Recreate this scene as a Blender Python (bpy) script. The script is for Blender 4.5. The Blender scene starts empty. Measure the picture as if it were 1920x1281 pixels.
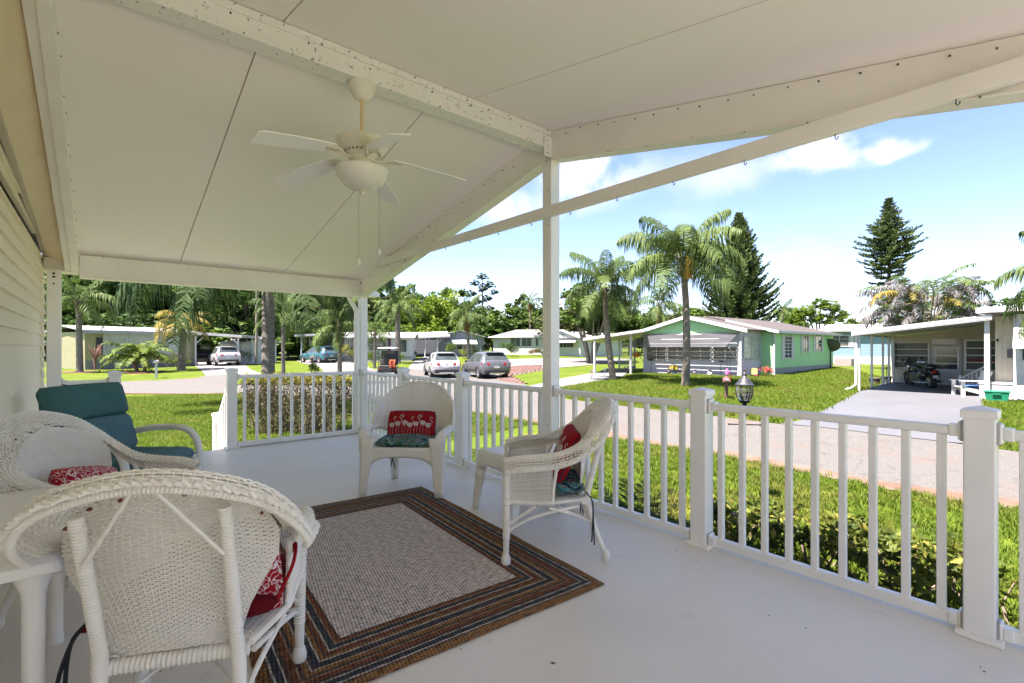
import bpy, bmesh, math, random
import numpy as np
from mathutils import Vector, Matrix, geometry, noise as mnoise
random.seed(7); rng = np.random.default_rng(7)
S = bpy.context.scene; COL = S.collection
R = math.radians
# ------------------------------------------------------------------ camera
FPX, HZ = 912.0, 651.0
CX, CY, CZ, TH = 6.89, -2.955, 1.267, 0.868
ct, st = math.cos(TH), math.sin(TH)
cam = bpy.data.objects.new('camera', bpy.data.cameras.new('camera')); COL.objects.link(cam)
cam.location = (CX, CY, CZ); cam.rotation_euler = (math.pi/2, 0, TH)
cam.data.sensor_width = 36; cam.data.lens = 36*FPX/1920
cam.data.shift_y = (HZ-640.5)/1920
cam.data.clip_start = 0.05; cam.data.clip_end = 3000
S.camera = cam
# ------------------------------------------------------------------ sky and sun
SUN_EL, SUN_AZ = R(66), R(6)          # light travels towards +Y (and a touch to +X)
wd = bpy.data.worlds.new('World'); S.world = wd; wd.use_nodes = True
nt = wd.node_tree; nt.nodes.clear()
def N(t, tree=None, **kw):
    n = (tree or nt).nodes.new(t)
    for k, v in kw.items(): setattr(n, k, v)
    return n
out = N('ShaderNodeOutputWorld'); bg = N('ShaderNodeBackground'); bg.inputs[1].default_value = 0.046
sky = N('ShaderNodeTexSky', sky_type='NISHITA'); sky.sun_disc = False
sky.sun_elevation = SUN_EL; sky.sun_rotation = math.pi - SUN_AZ
sky.air_density = 0.85; sky.dust_density = 0.05; sky.ozone_density = 1.8; sky.altitude = 0
tc = N('ShaderNodeTexCoord'); mp = N('ShaderNodeMapping'); mp.inputs['Scale'].default_value = (1.0, 1.0, 2.6)
mp.inputs['Location'].default_value = (0.35, 0.15, 0.0)
nz = N('ShaderNodeTexNoise'); nz.inputs['Scale'].default_value = 3.2; nz.inputs['Detail'].default_value = 7; nz.inputs['Roughness'].default_value = .56
cr = N('ShaderNodeValToRGB'); cr.color_ramp.elements[0].position = .58; cr.color_ramp.elements[1].position = .78
mx = N('ShaderNodeMix', data_type='RGBA')
L = nt.links.new
L(tc.outputs['Generated'], mp.inputs[0]); L(mp.outputs[0], nz.inputs['Vector']); L(nz.outputs['Fac'], cr.inputs[0])
sc_ = N('ShaderNodeMath', operation='MULTIPLY'); sc_.inputs[1].default_value = .3
L(cr.outputs['Color'], sc_.inputs[0]); L(sc_.outputs[0], mx.inputs[0])
L(sky.outputs[0], mx.inputs[6]); mx.inputs[7].default_value = (4.0, 4.2, 4.5, 1)
L(mx.outputs[2], bg.inputs[0]); L(bg.outputs[0], out.inputs[0])
sl = bpy.data.lights.new('sun', 'SUN'); sl.energy = 3.5; sl.angle = R(.53); sl.color = (1, .95, .87)
so = bpy.data.objects.new('sun', sl); COL.objects.link(so); so.location = (0, -20, 30)
dvec = Vector((math.sin(SUN_AZ)*math.cos(SUN_EL), math.cos(SUN_AZ)*math.cos(SUN_EL), -math.sin(SUN_EL)))
so.rotation_euler = dvec.to_track_quat('-Z', 'Y').to_euler()
vs = S.view_settings; vs.view_transform = 'Standard'; vs.look = 'None'; vs.exposure = 2.86; vs.gamma = 1; vs.use_white_balance = True; vs.white_balance_temperature = 6500; vs.white_balance_tint = 21; vs.use_curve_mapping = False
S.cycles.max_bounces = 20; S.cycles.diffuse_bounces = 16; S.cycles.glossy_bounces = 3; S.cycles.transmission_bounces = 6
S.cycles.transparent_max_bounces = 8; S.cycles.caustics_reflective = False; S.cycles.caustics_refractive = False
S.cycles.use_adaptive_sampling = True; S.cycles.adaptive_threshold = .012; S.cycles.use_denoising = True
S.cycles.sample_clamp_indirect = 6
def cloud(px, py, r0, r1, amt):
    global sky_in
    v = Vector(((px-960)/FPX*ct-st, (px-960)/FPX*st+ct, (HZ-py)/FPX)).normalized()
    nv = N('ShaderNodeVectorMath', operation='DISTANCE'); ms = N('ShaderNodeVectorMath', operation='MULTIPLY'); ms.inputs[1].default_value = (1, 1, 2.2)
    L(wob.outputs[0], ms.inputs[0]); L(ms.outputs[0], nv.inputs[0]); nv.inputs[1].default_value = (v.x, v.y, v.z*2.2)
    mr = N('ShaderNodeMapRange'); mr.interpolation_type = 'SMOOTHSTEP'; mr.inputs['From Min'].default_value = r1; mr.inputs['From Max'].default_value = r0; mr.inputs['To Max'].default_value = amt; L(nv.outputs['Value'], mr.inputs['Value'])
    m_ = N('ShaderNodeMath', operation='MULTIPLY'); L(mr.outputs[0], m_.inputs[0]); L(puff.outputs[0], m_.inputs[1]); x_ = N('ShaderNodeMix', data_type='RGBA'); L(m_.outputs[0], x_.inputs[0]); L(sky_in, x_.inputs[6]); x_.inputs[7].default_value = (4.6, 4.7, 4.9, 1); sky_in = x_.outputs[2]
n2_ = N('ShaderNodeTexNoise'); n2_.inputs['Scale'].default_value = 9; n2_.inputs['Detail'].default_value = 6; L(tc.outputs['Generated'], n2_.inputs['Vector'])
sb_ = N('ShaderNodeVectorMath', operation='SUBTRACT'); sb_.inputs[1].default_value = (.5,.5,.5); L(n2_.outputs['Color'], sb_.inputs[0]); sl_ = N('ShaderNodeVectorMath', operation='SCALE'); sl_.inputs['Scale'].default_value = .10; L(sb_.outputs[0], sl_.inputs[0])
wob = N('ShaderNodeVectorMath', operation='ADD'); L(tc.outputs['Generated'], wob.inputs[0]); L(sl_.outputs[0], wob.inputs[1])
n3_ = N('ShaderNodeTexNoise'); n3_.inputs['Scale'].default_value = 14; n3_.inputs['Detail'].default_value = 8; L(tc.outputs['Generated'], n3_.inputs['Vector']); puff = N('ShaderNodeMapRange'); puff.inputs['From Min'].default_value = .36; puff.inputs['From Max'].default_value = .56; L(n3_.outputs['Fac'], puff.inputs['Value'])
sky_in = mx.outputs[2]
for a_ in ((1110,340,.02,.15,.9), (1500,300,.01,.07,.9), (1575,283,.01,.08,.95), (1665,272,.005,.05,.8), (1640,590,.03,.20,.6), (1350,330,.02,.12,.4), (960,390,.02,.10,.6)): cloud(*a_)
L(sky_in, bg.inputs[0])
# ------------------------------------------------------------------ coordinates
def W(X, D, z=0.0): return Vector((CX + ct*X - st*D, CY + st*X + ct*D, z))      # metres right of / ahead of the viewpoint
def toC(x, y): dx, dy = x-CX, y-CY; return ct*dx + st*dy, -st*dx + ct*dy
CP = [(0,0,1.9),(5,6,1.9),(9,9,1.85),(-6,8,1.9),(-12,14,1.88),(14,19.5,1.8),(15,24,1.7),(14.7,27,1.62),(12.4,26,1.62),(8,31,1.62),(20,33,1.5),
      (-31,36,1.68),(-29,44,1.64),(-25,44,1.62),(-3,30,1.97),(-5,32,1.95),(-20,25,1.85),(-22,58,1.55),(-10,66,1.3),(0,72,1.15),(8,60,1.35),(30,60,1.3),(0,150,.9),(-60,80,1.2),(60,80,1.2),(-40,20,1.9),(30,10,1.9)]
CPa = np.array(CP)
def gz(x, y):
    X, D = toC(x, y); w = 1/((CPa[:,0]-X)**2 + (CPa[:,1]-D)**2 + 9.0)**1.6
    return CZ - float((w*CPa[:,2]).sum()/w.sum())
def G(px, py, dz=0.0):                       # ground point seen at that place of the photograph
    D = 912*1.8/max(py-HZ, 4)
    for _ in range(14):
        p = W((px-960)/FPX*D, D); drop = CZ-gz(p.x, p.y); D = FPX*drop/max(py-HZ, 2)
    p = W((px-960)/FPX*D, D); p.z = gz(p.x, p.y)+dz; return p
def P(px, D): p = W((px-960)/FPX*D, D); p.z = gz(p.x, p.y); return p
def ZY(py, D): return CZ-(py-HZ)/FPX*D
def depth(p): return toC(p.x, p.y)[1]
# ------------------------------------------------------------------ object helpers
def tag(o, label=None, cat=None, group=None, kind=None):
    if label: o['label'] = label
    if cat: o['category'] = cat
    if group: o['group'] = group
    if kind: o['kind'] = kind
    return o
def thing(name, label, cat, loc=(0,0,0), rz=0, group=None):
    o = bpy.data.objects.new(name, None); COL.objects.link(o); o.location = loc; o.rotation_euler = (0,0,rz); o.empty_display_size = .2
    return tag(o, label, cat, group)
def copy_tree(o, parent=None):
    c = o.copy(); COL.objects.link(c)
    if parent is not None: c.parent = parent
    for ch in list(o.children): copy_tree(ch, c)
    return c
def link(name, me, mat=None, parent=None):
    if mat is not None and not me.materials: me.materials.append(mat)
    o = bpy.data.objects.new(name, me); COL.objects.link(o)
    if parent is not None: o.parent = parent
    return o
def np_mesh(name, V, F, smooth=False):
    me = bpy.data.meshes.new(name); V = np.asarray(V, np.float32); F = np.asarray(F, np.int32); m, k = F.shape
    me.vertices.add(len(V)); me.vertices.foreach_set('co', V.ravel())
    me.loops.add(m*k); me.loops.foreach_set('vertex_index', F.ravel())
    me.polygons.add(m); me.polygons.foreach_set('loop_start', np.arange(0, m*k, k, dtype=np.int32))
    me.polygons.foreach_set('use_smooth', np.full(m, smooth)); me.update(calc_edges=True); return me
class MB:
    def __init__(s): s.v, s.f = [], []
    def add(s, V, F):
        b = len(s.v); s.v.extend([tuple(p) for p in V]); s.f.extend([tuple(i+b for i in f) for f in F]); return s
    def box(s, x0, y0, z0, x1, y1, z1, rot=None, org=None):
        V = [Vector(p) for p in ((x0,y0,z0),(x1,y0,z0),(x1,y1,z0),(x0,y1,z0),(x0,y0,z1),(x1,y0,z1),(x1,y1,z1),(x0,y1,z1))]
        if rot is not None: o = Vector(org or (0,0,0)); V = [rot @ (p-o)+o for p in V]
        return s.add(V, [(0,3,2,1),(4,5,6,7),(0,1,5,4),(1,2,6,5),(2,3,7,6),(3,0,4,7)])
    def bar(s, p, q, w, h, up=(0,0,1)):
        p, q = Vector(p), Vector(q); d = (q-p).normalized(); r = d.cross(Vector(up))
        if r.length < 1e-5: r = d.cross(Vector((0,1,0)))
        r.normalize(); u = r.cross(d); V = []
        for e in (p, q):
            for a, b in ((-1,-1),(1,-1),(1,1),(-1,1)): V.append(e + r*(a*w/2) + u*(b*h/2))
        return s.add(V, [(0,1,2,3)[::-1],(4,5,6,7),(0,1,5,4),(1,2,6,5),(2,3,7,6),(3,0,4,7)])
    def tube(s, pts, rad, n=8, cap=True, closed=False):
        pts = [Vector(p) for p in pts]; m = len(pts)
        if not hasattr(rad, '__len__'): rad = [rad]*m
        V, prev = [], None
        for i in range(m):
            if closed: t = (pts[(i+1) % m]-pts[i-1])
            else: t = pts[min(i+1, m-1)]-pts[max(i-1, 0)]
            t.normalize()
            if prev is None:
                a = Vector((0,0,1)) if abs(t.z) < .9 else Vector((1,0,0)); a = (a - t*a.dot(t)).normalized()
            else: a = (prev - t*prev.dot(t)).normalized()
            prev = a; b = t.cross(a)
            for k in range(n):
                an = 2*math.pi*k/n; V.append(pts[i] + (a*math.cos(an)+b*math.sin(an))*rad[i])
        F = []
        for i in range(m if closed else m-1):
            j = (i+1) % m
            for k in range(n): F.append((i*n+k, i*n+(k+1) % n, j*n+(k+1) % n, j*n+k))
        if cap and not closed: F.append(tuple(range(n))[::-1]); F.append(tuple((m-1)*n+k for k in range(n)))
        return s.add(V, F)
    def lathe(s, prof, c=(0,0,0), n=16):
        V, F = [], []
        for r, z in prof:
            for k in range(n): a = 2*math.pi*k/n; V.append((c[0]+r*math.cos(a), c[1]+r*math.sin(a), c[2]+z))
        for i in range(len(prof)-1):
            for k in range(n): F.append((i*n+k, i*n+(k+1) % n, (i+1)*n+(k+1) % n, (i+1)*n+k))
        F.append(tuple(range(n))[::-1]); F.append(tuple((len(prof)-1)*n+k for k in range(n)))
        return s.add(V, F)
    def ball(s, c, r, nu=10, nv=7):
        if not hasattr(r, '__len__'): r = (r, r, r)
        V, F = [], []
        for j in range(nv+1):
            ph = math.pi*j/nv
            for i in range(nu):
                a = 2*math.pi*i/nu; V.append((c[0]+r[0]*math.sin(ph)*math.cos(a), c[1]+r[1]*math.sin(ph)*math.sin(a), c[2]+r[2]*math.cos(ph)))
        for j in range(nv):
            for i in range(nu): F.append((j*nu+i, (j+1)*nu+i, (j+1)*nu+(i+1) % nu, j*nu+(i+1) % nu))
        return s.add(V, F)
    def grid(s, fn, nu, nv, flip=False):
        V = [fn(i/nu, j/nv) for j in range(nv+1) for i in range(nu+1)]; F = []
        for j in range(nv):
            for i in range(nu):
                a = j*(nu+1)+i; f = (a, a+1, a+nu+2, a+nu+1); F.append(f[::-1] if flip else f)
        return s.add(V, F)
    def slab(s, poly, t, dirn=(0,0,-1)):                # polygon (3D points) given thickness
        n = len(poly); d = Vector(dirn)*t; V = [Vector(p) for p in poly]+[Vector(p)+d for p in poly]
        F = [tuple(range(n)), tuple(range(n, 2*n))[::-1]]+[(i, i+n, (i+1) % n+n, (i+1) % n) for i in range(n)]
        return s.add(V, F)
    def build(s, name, mat=None, parent=None, smooth=False, world=False, bevel=0, solid=0, seg=2, kind=None, label=None):
        V = s.v
        if world and parent is not None:
            m = (Matrix.Translation(parent.location) @ parent.rotation_euler.to_matrix().to_4x4()).inverted(); V = [m @ Vector(p) for p in V]
        me = bpy.data.meshes.new(name); me.from_pydata([tuple(p) for p in V], [], s.f)
        bm = bmesh.new(); bm.from_mesh(me); bmesh.ops.recalc_face_normals(bm, faces=bm.faces); bm.to_mesh(me); bm.free()
        if smooth:
            me.polygons.foreach_set('use_smooth', [True]*len(me.polygons))
            try: me.set_sharp_from_angle(angle=R(40))
            except Exception: pass
        o = link(name, me, mat, parent)
        if solid: md = o.modifiers.new('solid', 'SOLIDIFY'); md.thickness = solid; md.offset = 0
        if bevel: md = o.modifiers.new('bevel', 'BEVEL'); md.width = bevel; md.segments = seg; md.limit_method = 'ANGLE'
        if kind: o['kind'] = kind
        if label: o['label'] = label
        return o
def cr_spline(pts, n):                       # smooth curve through the points
    pts = [Vector(p) for p in pts]; q = [pts[0]*2-pts[1]]+pts+[pts[-1]*2-pts[-2]]; o = []
    for i in range(1, len(q)-2):
        for k in range(n):
            t = k/n; a, b, c, d = q[i-1], q[i], q[i+1], q[i+2]
            o.append(.5*((2*b)+(c-a)*t+(2*a-5*b+4*c-d)*t*t+(3*b-a-3*c+d)*t**3))
    return o+[pts[-1]]
# ------------------------------------------------------------------ materials
def M(name, col, rough=.6, col2=None, scale=6, bump=0, bscale=60, metal=0, detail=5, spec=.4, coat=0, trans=0, alpha=1, stretch=None, dirt=None, dscale=1.5, dpos=(.55, .75)):
    m = bpy.data.materials.new(name); m.use_nodes = True; t = m.node_tree; b = t.nodes['Principled BSDF']; l = t.links.new
    b.inputs['Roughness'].default_value = rough; b.inputs['Metallic'].default_value = metal; b.inputs['Specular IOR Level'].default_value = spec
    b.inputs['Coat Weight'].default_value = coat; b.inputs['Coat Roughness'].default_value = .06
    if col2 is None: col2 = tuple(c*.86 for c in col)
    tcn = N('ShaderNodeTexCoord', t); v = tcn.outputs['Object']
    if stretch: mpn = N('ShaderNodeMapping', t); mpn.inputs['Scale'].default_value = stretch; l(v, mpn.inputs[0]); v = mpn.outputs[0]
    n = N('ShaderNodeTexNoise', t); n.inputs['Scale'].default_value = scale; n.inputs['Detail'].default_value = detail; l(v, n.inputs['Vector'])
    r = N('ShaderNodeValToRGB', t); r.color_ramp.elements[0].position = .32; r.color_ramp.elements[1].position = .68
    r.color_ramp.elements[0].color = (*col2, 1); r.color_ramp.elements[1].color = (*col, 1); l(n.outputs['Fac'], r.inputs[0]); c = r.outputs['Color']
    if dirt:
        n2 = N('ShaderNodeTexNoise', t); n2.inputs['Scale'].default_value = dscale; n2.inputs['Detail'].default_value = 8; n2.inputs['Roughness'].default_value = .7; l(tcn.outputs['Object'], n2.inputs['Vector'])
        r2 = N('ShaderNodeValToRGB', t); r2.color_ramp.elements[0].position = dpos[0]; r2.color_ramp.elements[1].position = dpos[1]; l(n2.outputs['Fac'], r2.inputs[0])
        x = N('ShaderNodeMix', t, data_type='RGBA'); l(r2.outputs['Color'], x.inputs[0]); l(c, x.inputs[6]); x.inputs[7].default_value = (*dirt, 1); c = x.outputs[2]
    l(c, b.inputs['Base Color'])
    if bump:
        n3 = N('ShaderNodeTexNoise', t); n3.inputs['Scale'].default_value = bscale; n3.inputs['Detail'].default_value = 4; l(v, n3.inputs['Vector'])
        bp = N('ShaderNodeBump', t); bp.inputs['Strength'].default_value = bump; bp.inputs['Distance'].default_value = .01; l(n3.outputs['Fac'], bp.inputs['Height']); l(bp.outputs[0], b.inputs['Normal'])
    if trans:
        tr = N('ShaderNodeBsdfTranslucent', t); l(c, tr.inputs[0]); ms = N('ShaderNodeMixShader', t); ms.inputs[0].default_value = trans
        l(b.outputs[0], ms.inputs[1]); l(tr.outputs[0], ms.inputs[2]); l(ms.outputs[0], t.nodes['Material Output'].inputs[0])
    return m
def leafmat(name, a, b, c=None, trans=.35, scale=.9):
    """foliage: colour differs from leaf clump to leaf clump and plant to plant"""
    m = M(name, a, .55, b, scale, trans=trans, spec=.18, detail=3); t = m.node_tree; l = t.links.new
    r = [n for n in t.nodes if n.type == 'VALTORGB'][0]
    if c: e = r.color_ramp.elements.new(.5); e.color = (*c, 1)
    oi = N('ShaderNodeObjectInfo', t); ad = N('ShaderNodeVectorMath', t, operation='ADD'); mu = N('ShaderNodeMath', t, operation='MULTIPLY'); mu.inputs[1].default_value = 40
    l(oi.outputs['Random'], mu.inputs[0]); tcn = [n for n in t.nodes if n.type == 'TEX_COORD'][0]; nz_ = [n for n in t.nodes if n.type == 'TEX_NOISE'][0]
    l(tcn.outputs['Object'], ad.inputs[0]); l(mu.outputs[0], ad.inputs[1]); l(ad.outputs[0], nz_.inputs['Vector'])
    return m
WHITE = M('white_vinyl', (.87,.85,.82), .38, (.81,.79,.76), 3, spec=.5)
BEAM = M('painted_beam', (.88,.85,.81), .5, (.82,.79,.75), 2.5, bump=.05, bscale=30, dirt=(.55,.52,.45), dscale=3.5, dpos=(.68,.9))
OLDBEAM = M('flaking_beam', (.83,.82,.79), .5, (.77,.76,.73), 3, dirt=(.13,.12,.10), dscale=30, dpos=(.60,.64))
CEIL = M('ceiling_panel', (.93,.88,.855), .5, (.91,.86,.83), .8, spec=.3)
DARKGAP = M('gap', (.12,.11,.10), .9)
SCREW = M('screw', (.045,.035,.025), .6, metal=.3)
FLOOR = M('painted_deck', (.79,.735,.65), .40, (.71,.66,.585), 1.1, bump=.10, bscale=16, spec=.45, dirt=(.40,.37,.34), dscale=5, dpos=(.62,.84))
CREAM = M('cream_siding', (.88,.80,.63), .45, (.84,.76,.59), 2)
CREAMTRIM = M('cream_trim', (.72,.58,.36), .5)
SOFFIT = M('soffit', (.78,.67,.48), .55, (.72,.61,.42), 1.2)
WPAINT = M('white_paint', (.52,.52,.51), .5, (.45,.45,.44), 2)
GLASS = M('dark_glass', (.035,.045,.045), .08, (.07,.085,.08), 1.2, spec=.6)
SCREEN = M('screen_glass', (.10,.095,.08), .25, (.05,.05,.045), 1.5, spec=.5)
BLIND = M('blinds_glass', (.42,.45,.36), .2, (.28,.32,.26), 2.5, spec=.6)
CONC = M('concrete', (.18,.175,.16), .85, (.145,.14,.128), 3, detail=8, bump=.2, bscale=25, dirt=(.15,.14,.12), dscale=.8, dpos=(.58,.85))
ROADM = M('pale_street', (.118,.112,.098), .9, (.078,.074,.064), 22, detail=9, bump=.6, bscale=60, dirt=(.13,.075,.048), dscale=.30, dpos=(.55,.75))
def cracks(m, scale, width, col, dist=.5):
    t = m.node_tree; l = t.links.new; b = t.nodes['Principled BSDF']; src = b.inputs['Base Color'].links[0].from_socket; tcn = N('ShaderNodeTexCoord', t)
    nn = N('ShaderNodeTexNoise', t); nn.inputs['Scale'].default_value = 1.3; nn.inputs['Detail'].default_value = 6; a = N('ShaderNodeMix', t, data_type='VECTOR'); a.inputs[0].default_value = dist
    l(tcn.outputs['Object'], nn.inputs['Vector']); l(tcn.outputs['Object'], a.inputs[4]); mu = N('ShaderNodeVectorMath', t, operation='SCALE'); mu.inputs['Scale'].default_value = 6; l(nn.outputs['Color'], mu.inputs[0]); l(mu.outputs[0], a.inputs[5])
    v = N('ShaderNodeTexVoronoi', t); v.feature = 'DISTANCE_TO_EDGE'; v.inputs['Scale'].default_value = scale; l(a.outputs[1], v.inputs['Vector']); r = N('ShaderNodeValToRGB', t); r.color_ramp.elements[0].color = (1,1,1,1); r.color_ramp.elements[1].color = (0,0,0,1); r.color_ramp.elements[1].position = width; l(v.outputs['Distance'], r.inputs[0])
    x = N('ShaderNodeMix', t, data_type='RGBA'); l(r.outputs['Color'], x.inputs[0]); l(src, x.inputs[6]); x.inputs[7].default_value = (*col, 1); l(x.outputs[2], b.inputs['Base Color'])
cracks(ROADM, .5, .012, (.06,.052,.045)); cracks(CONC, .28, .007, (.10,.095,.085), .2)
BLACK = M('black_metal', (.02,.02,.02), .4, metal=.5)
RUBBER = M('rubber', (.025,.025,.025), .8)
CHROME = M('chrome', (.6,.6,.6), .18, metal=1)
REDL = M('red_lens', (.30,.008,.01), .3)
# ================================================================== PORCH STRUCTURE
def zc(x): return 2.25+.218*x if x <= 3.92 else 3.1046-.194*(x-3.92)
GZ0 = -.63
b = MB().box(-.06, -3.40, -.14, 12.5, .09, 0)  # right end beyond the roof is added, unseen, to bounce sun under the ceiling
deck = b.build('porch_floor', FLOOR, bevel=.006); tag(deck, 'grey painted porch deck floor', 'porch floor', kind='structure')
sk = MB().box(-.03, -3.38, -1.0, 12.5, .05, -.142).build('porch_skirt', WPAINT, deck)
roof = thing('porch_roof', 'white gabled porch roof with panel ceiling, screwed beams and square posts', 'porch roof', (3.92, 0, 0))
def rb(mb, name, mat=BEAM, bevel=.004, **k): return mb.build(name, mat, roof, world=True, bevel=bevel, **k)
ys = [-3.225, -2.24, -1.09, .10]; yr = [-3.225, -2.17, -.86, .10]
for a, b_ in zip(ys, ys[1:]):
    a += .004; b_ -= .004
    rb(MB().slab([(-.02, a, zc(-.02)), (3.915, a, zc(3.915)), (3.915, b_, zc(3.915)), (-.02, b_, zc(-.02))], .05, (0,0,1)), 'ceiling_panel', CEIL, .002)
for a, b_ in zip(yr, yr[1:]):
    a += .004; b_ -= .004
    rb(MB().slab([(3.925, a, zc(3.925)), (8.1, a, zc(8.1)), (8.1, b_, zc(8.1)), (3.925, b_, zc(3.925))], .05, (0,0,1)), 'ceiling_panel', CEIL, .002)
o1 = .056
rb(MB().slab([(-.22,-3.75,zc(-.22)+o1), (3.92,-3.75,zc(3.92)+o1), (3.92,.13,zc(3.92)+o1), (-.22,.13,zc(-.22)+o1)], .06, (0,0,1)), 'roof_sheet', WPAINT)
rb(MB().slab([(3.921,-3.75,zc(3.921)+o1), (8.4,-3.75,zc(8.4)+o1), (8.4,.13,zc(8.4)+o1), (3.921,.13,zc(3.921)+o1)], .06, (0,0,1)), 'roof_sheet', WPAINT)
m = MB().box(3.87, -3.22, 2.958, 3.97, -.056, zc(3.87)-.003); rb(m, 'ridge_beam', OLDBEAM)
rb(MB().box(3.858, -3.22, 2.932, 3.982, -.056, 2.956), 'beam_flange', OLDBEAM, .002)
rb(MB().box(3.95, -3.22, zc(3.97)-.05, 3.983, -.056, zc(3.983)-.004), 'beam_flange', OLDBEAM, .002)
def sloped(x0, x1, y0, y1, top, bot):     # sloped beam under the ceiling: top/bot offsets below zc
    V = []
    for x in (x0, x1):
        for z in (zc(x)-top, zc(x)-bot):
            for y in (y0, y1): V.append((x, y, z))
    return MB().add(V, [(0,1,3,2),(4,6,7,5),(0,2,6,4),(1,5,7,3),(0,4,5,1),(2,3,7,6)])
rb(sloped(.052, 3.92-.005, -.05, .03, .003, .235), 'gable_beam'); rb(sloped(3.926, 7.95, -.05, .03, .003, .235), 'gable_beam')
rb(sloped(.052, 3.915, -.062, .055, .2365, .249), 'beam_flange', BEAM, .002); rb(sloped(3.926, 7.95, -.062, .055, .2365, .249), 'beam_flange', BEAM, .002)
rb(sloped(.052, 3.915, .058, .11, .15, .165), 'outer_trim', BEAM, .002); rb(sloped(3.926, 7.95, .058, .11, .15, .165), 'outer_trim', BEAM, .002)
rb(sloped(-.1, 3.915, .113, .13, -.1, .17), 'fascia', BEAM, .002); rb(sloped(3.926, 8.1, .113, .13, -.1, .17), 'fascia', BEAM, .002)
rb(MB().box(-.05, -3.12, 2.02, .045, -.055, zc(0)-.012), 'eave_beam'); rb(MB().box(-.062, -3.12, 1.994, .056, -.055, 2.018), 'beam_flange', BEAM, .002)
rb(sloped(-.05, 3.915, -3.235, -3.125, -.002, .17), 'rafter'); rb(sloped(3.926, 7.95, -3.235, -3.125, -.002, .17), 'rafter')
rb(sloped(-.05, 3.915, -3.185, -3.124, .171, .19), 'beam_flange', BEAM, .002)
rb(MB().box(.55, -.108, 2.355, 7.9, -.064, 2.445), 'tie_beam', BEAM, .003)
rb(MB().box(3.868, -.052, 0, 3.972, .052, 2.85), 'post', WHITE); rb(MB().box(-.052, -.052, 0, .052, .052, 1.992), 'post', WHITE)
rb(MB().box(-.035, -3.37, -.6, .075, -3.26, 2.06), 'post', WHITE); rb(MB().box(7.88, -.052, 0, 7.984, .052, 2.2), 'post', WHITE)
rb(MB().box(-.30, -3.4, 2.06, -.06, .24, 2.2), 'gutter', WHITE); rb(MB().box(-.30, .0, 2.03, -.07, .30, 2.09), 'gutter_end', WHITE)
rb(MB().tube(cr_spline([(-.10,-.16,2.06),(-.10,-.16,1.98),(-.05,-.12,1.88),(.0,-.10,1.78),(.0,-.10,1.6),(.0,-.10,0.05)], 6), .032, 10), 'downspout', WHITE, 0, smooth=True)
rb(MB().box(3.90, -.062, 2.80, 3.985, -.052, 3.02).box(3.976, -.14, 2.86, 3.984, -.05, 3.03), 'corner_bracket', BEAM, .001)
# screws: small dark heads with the shank showing, on the room side of every beam
m = MB()
def screw(p, d, r=.007, l=.012):
    r *= .66*random.uniform(.75,1.1); p = Vector(p)+Vector((0,0,random.uniform(-.012,.012)))
    p = Vector(p); d = Vector(d).normalized(); m.tube([p, p+d*l*.4, p+d*l], [r, r, r*.55], 6)
random.seed(3)
for i in range(8):
    y = -3.0+i*.41+random.uniform(-.03,.03)
    screw((3.985, y, 3.068), (1,0,-.5), .006, .016); screw((3.971, y+.14, 3.03), (1,0,0)); screw((3.984, y+.2, 2.944), (1,0,0), .006, .006)
for i in range(9):
    y = -2.95+i*.34+random.uniform(-.03,.03)
    screw((.046, y, 2.215), (1,0,-.4), .006); screw((.046, y+.12, 2.185), (1,0,0), .006, .006); screw((.057, y+.05, 2.006), (1,0,0), .005, .006)
for i in range(11):
    x = .35+i*.335+random.uniform(-.03,.03)
    screw((x, -.051, zc(x)-.035), (0,-1,-.6), .007, .018); screw((x+.15, -.051, zc(x)-.05), (0,-1,0)); screw((x+.1, -.063, zc(x+.1)-.242), (0,-1,0), .006, .006)
    x = 4.15+i*.335
    screw((x, -.051, zc(x)-.035), (0,-1,-.6), .007, .018); screw((x+.15, -.051, zc(x)-.065), (0,-1,0)); screw((x+.1, -.063, zc(x+.1)-.242), (0,-1,0), .006, .006)
for i in range(14):
    x = .2+i*.27; screw((x, -3.124, zc(x)-.10+.05*(i % 2)), (0,1,0), .007, .006)
for c in range(2):
    for k in range(4): screw((3.985 if c else 3.93, -.11 if c else -.063, 2.85+k*.045), (1,0,0) if c else (0,-1,0), .007, .006)
    for k in range(4): screw((.05 if c else .075, -.075 if c else -.051, 2.05+k*.035), (1,0,0) if c else (0,-1,0), .005, .006)
for k in range(3): m.lathe([(.017,0),(.017,.008),(.012,.012)], (0,0,0), 8) if False else screw((.076, -3.315, 2.03-.055*k), (1,0,0), .018, .012)
for z in (.6, 1.2, 1.75, 2.3, 2.6): screw((3.92+.02, -.053, z), (0,-1,0), .008, .006)
rb(m, 'screw', SCREW, 0, kind='stuff')
m = MB()      # little wire hooks along the tie beam
for i in range(14):
    x = 1.0+i*.46; m.tube([(x,-.086,2.356),(x,-.086,2.335),(x+.006,-.086,2.326),(x+.013,-.086,2.334),(x+.013,-.086,2.342)], .0025, 5)
rb(m, 'hook', BLACK, 0, kind='stuff')
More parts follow.
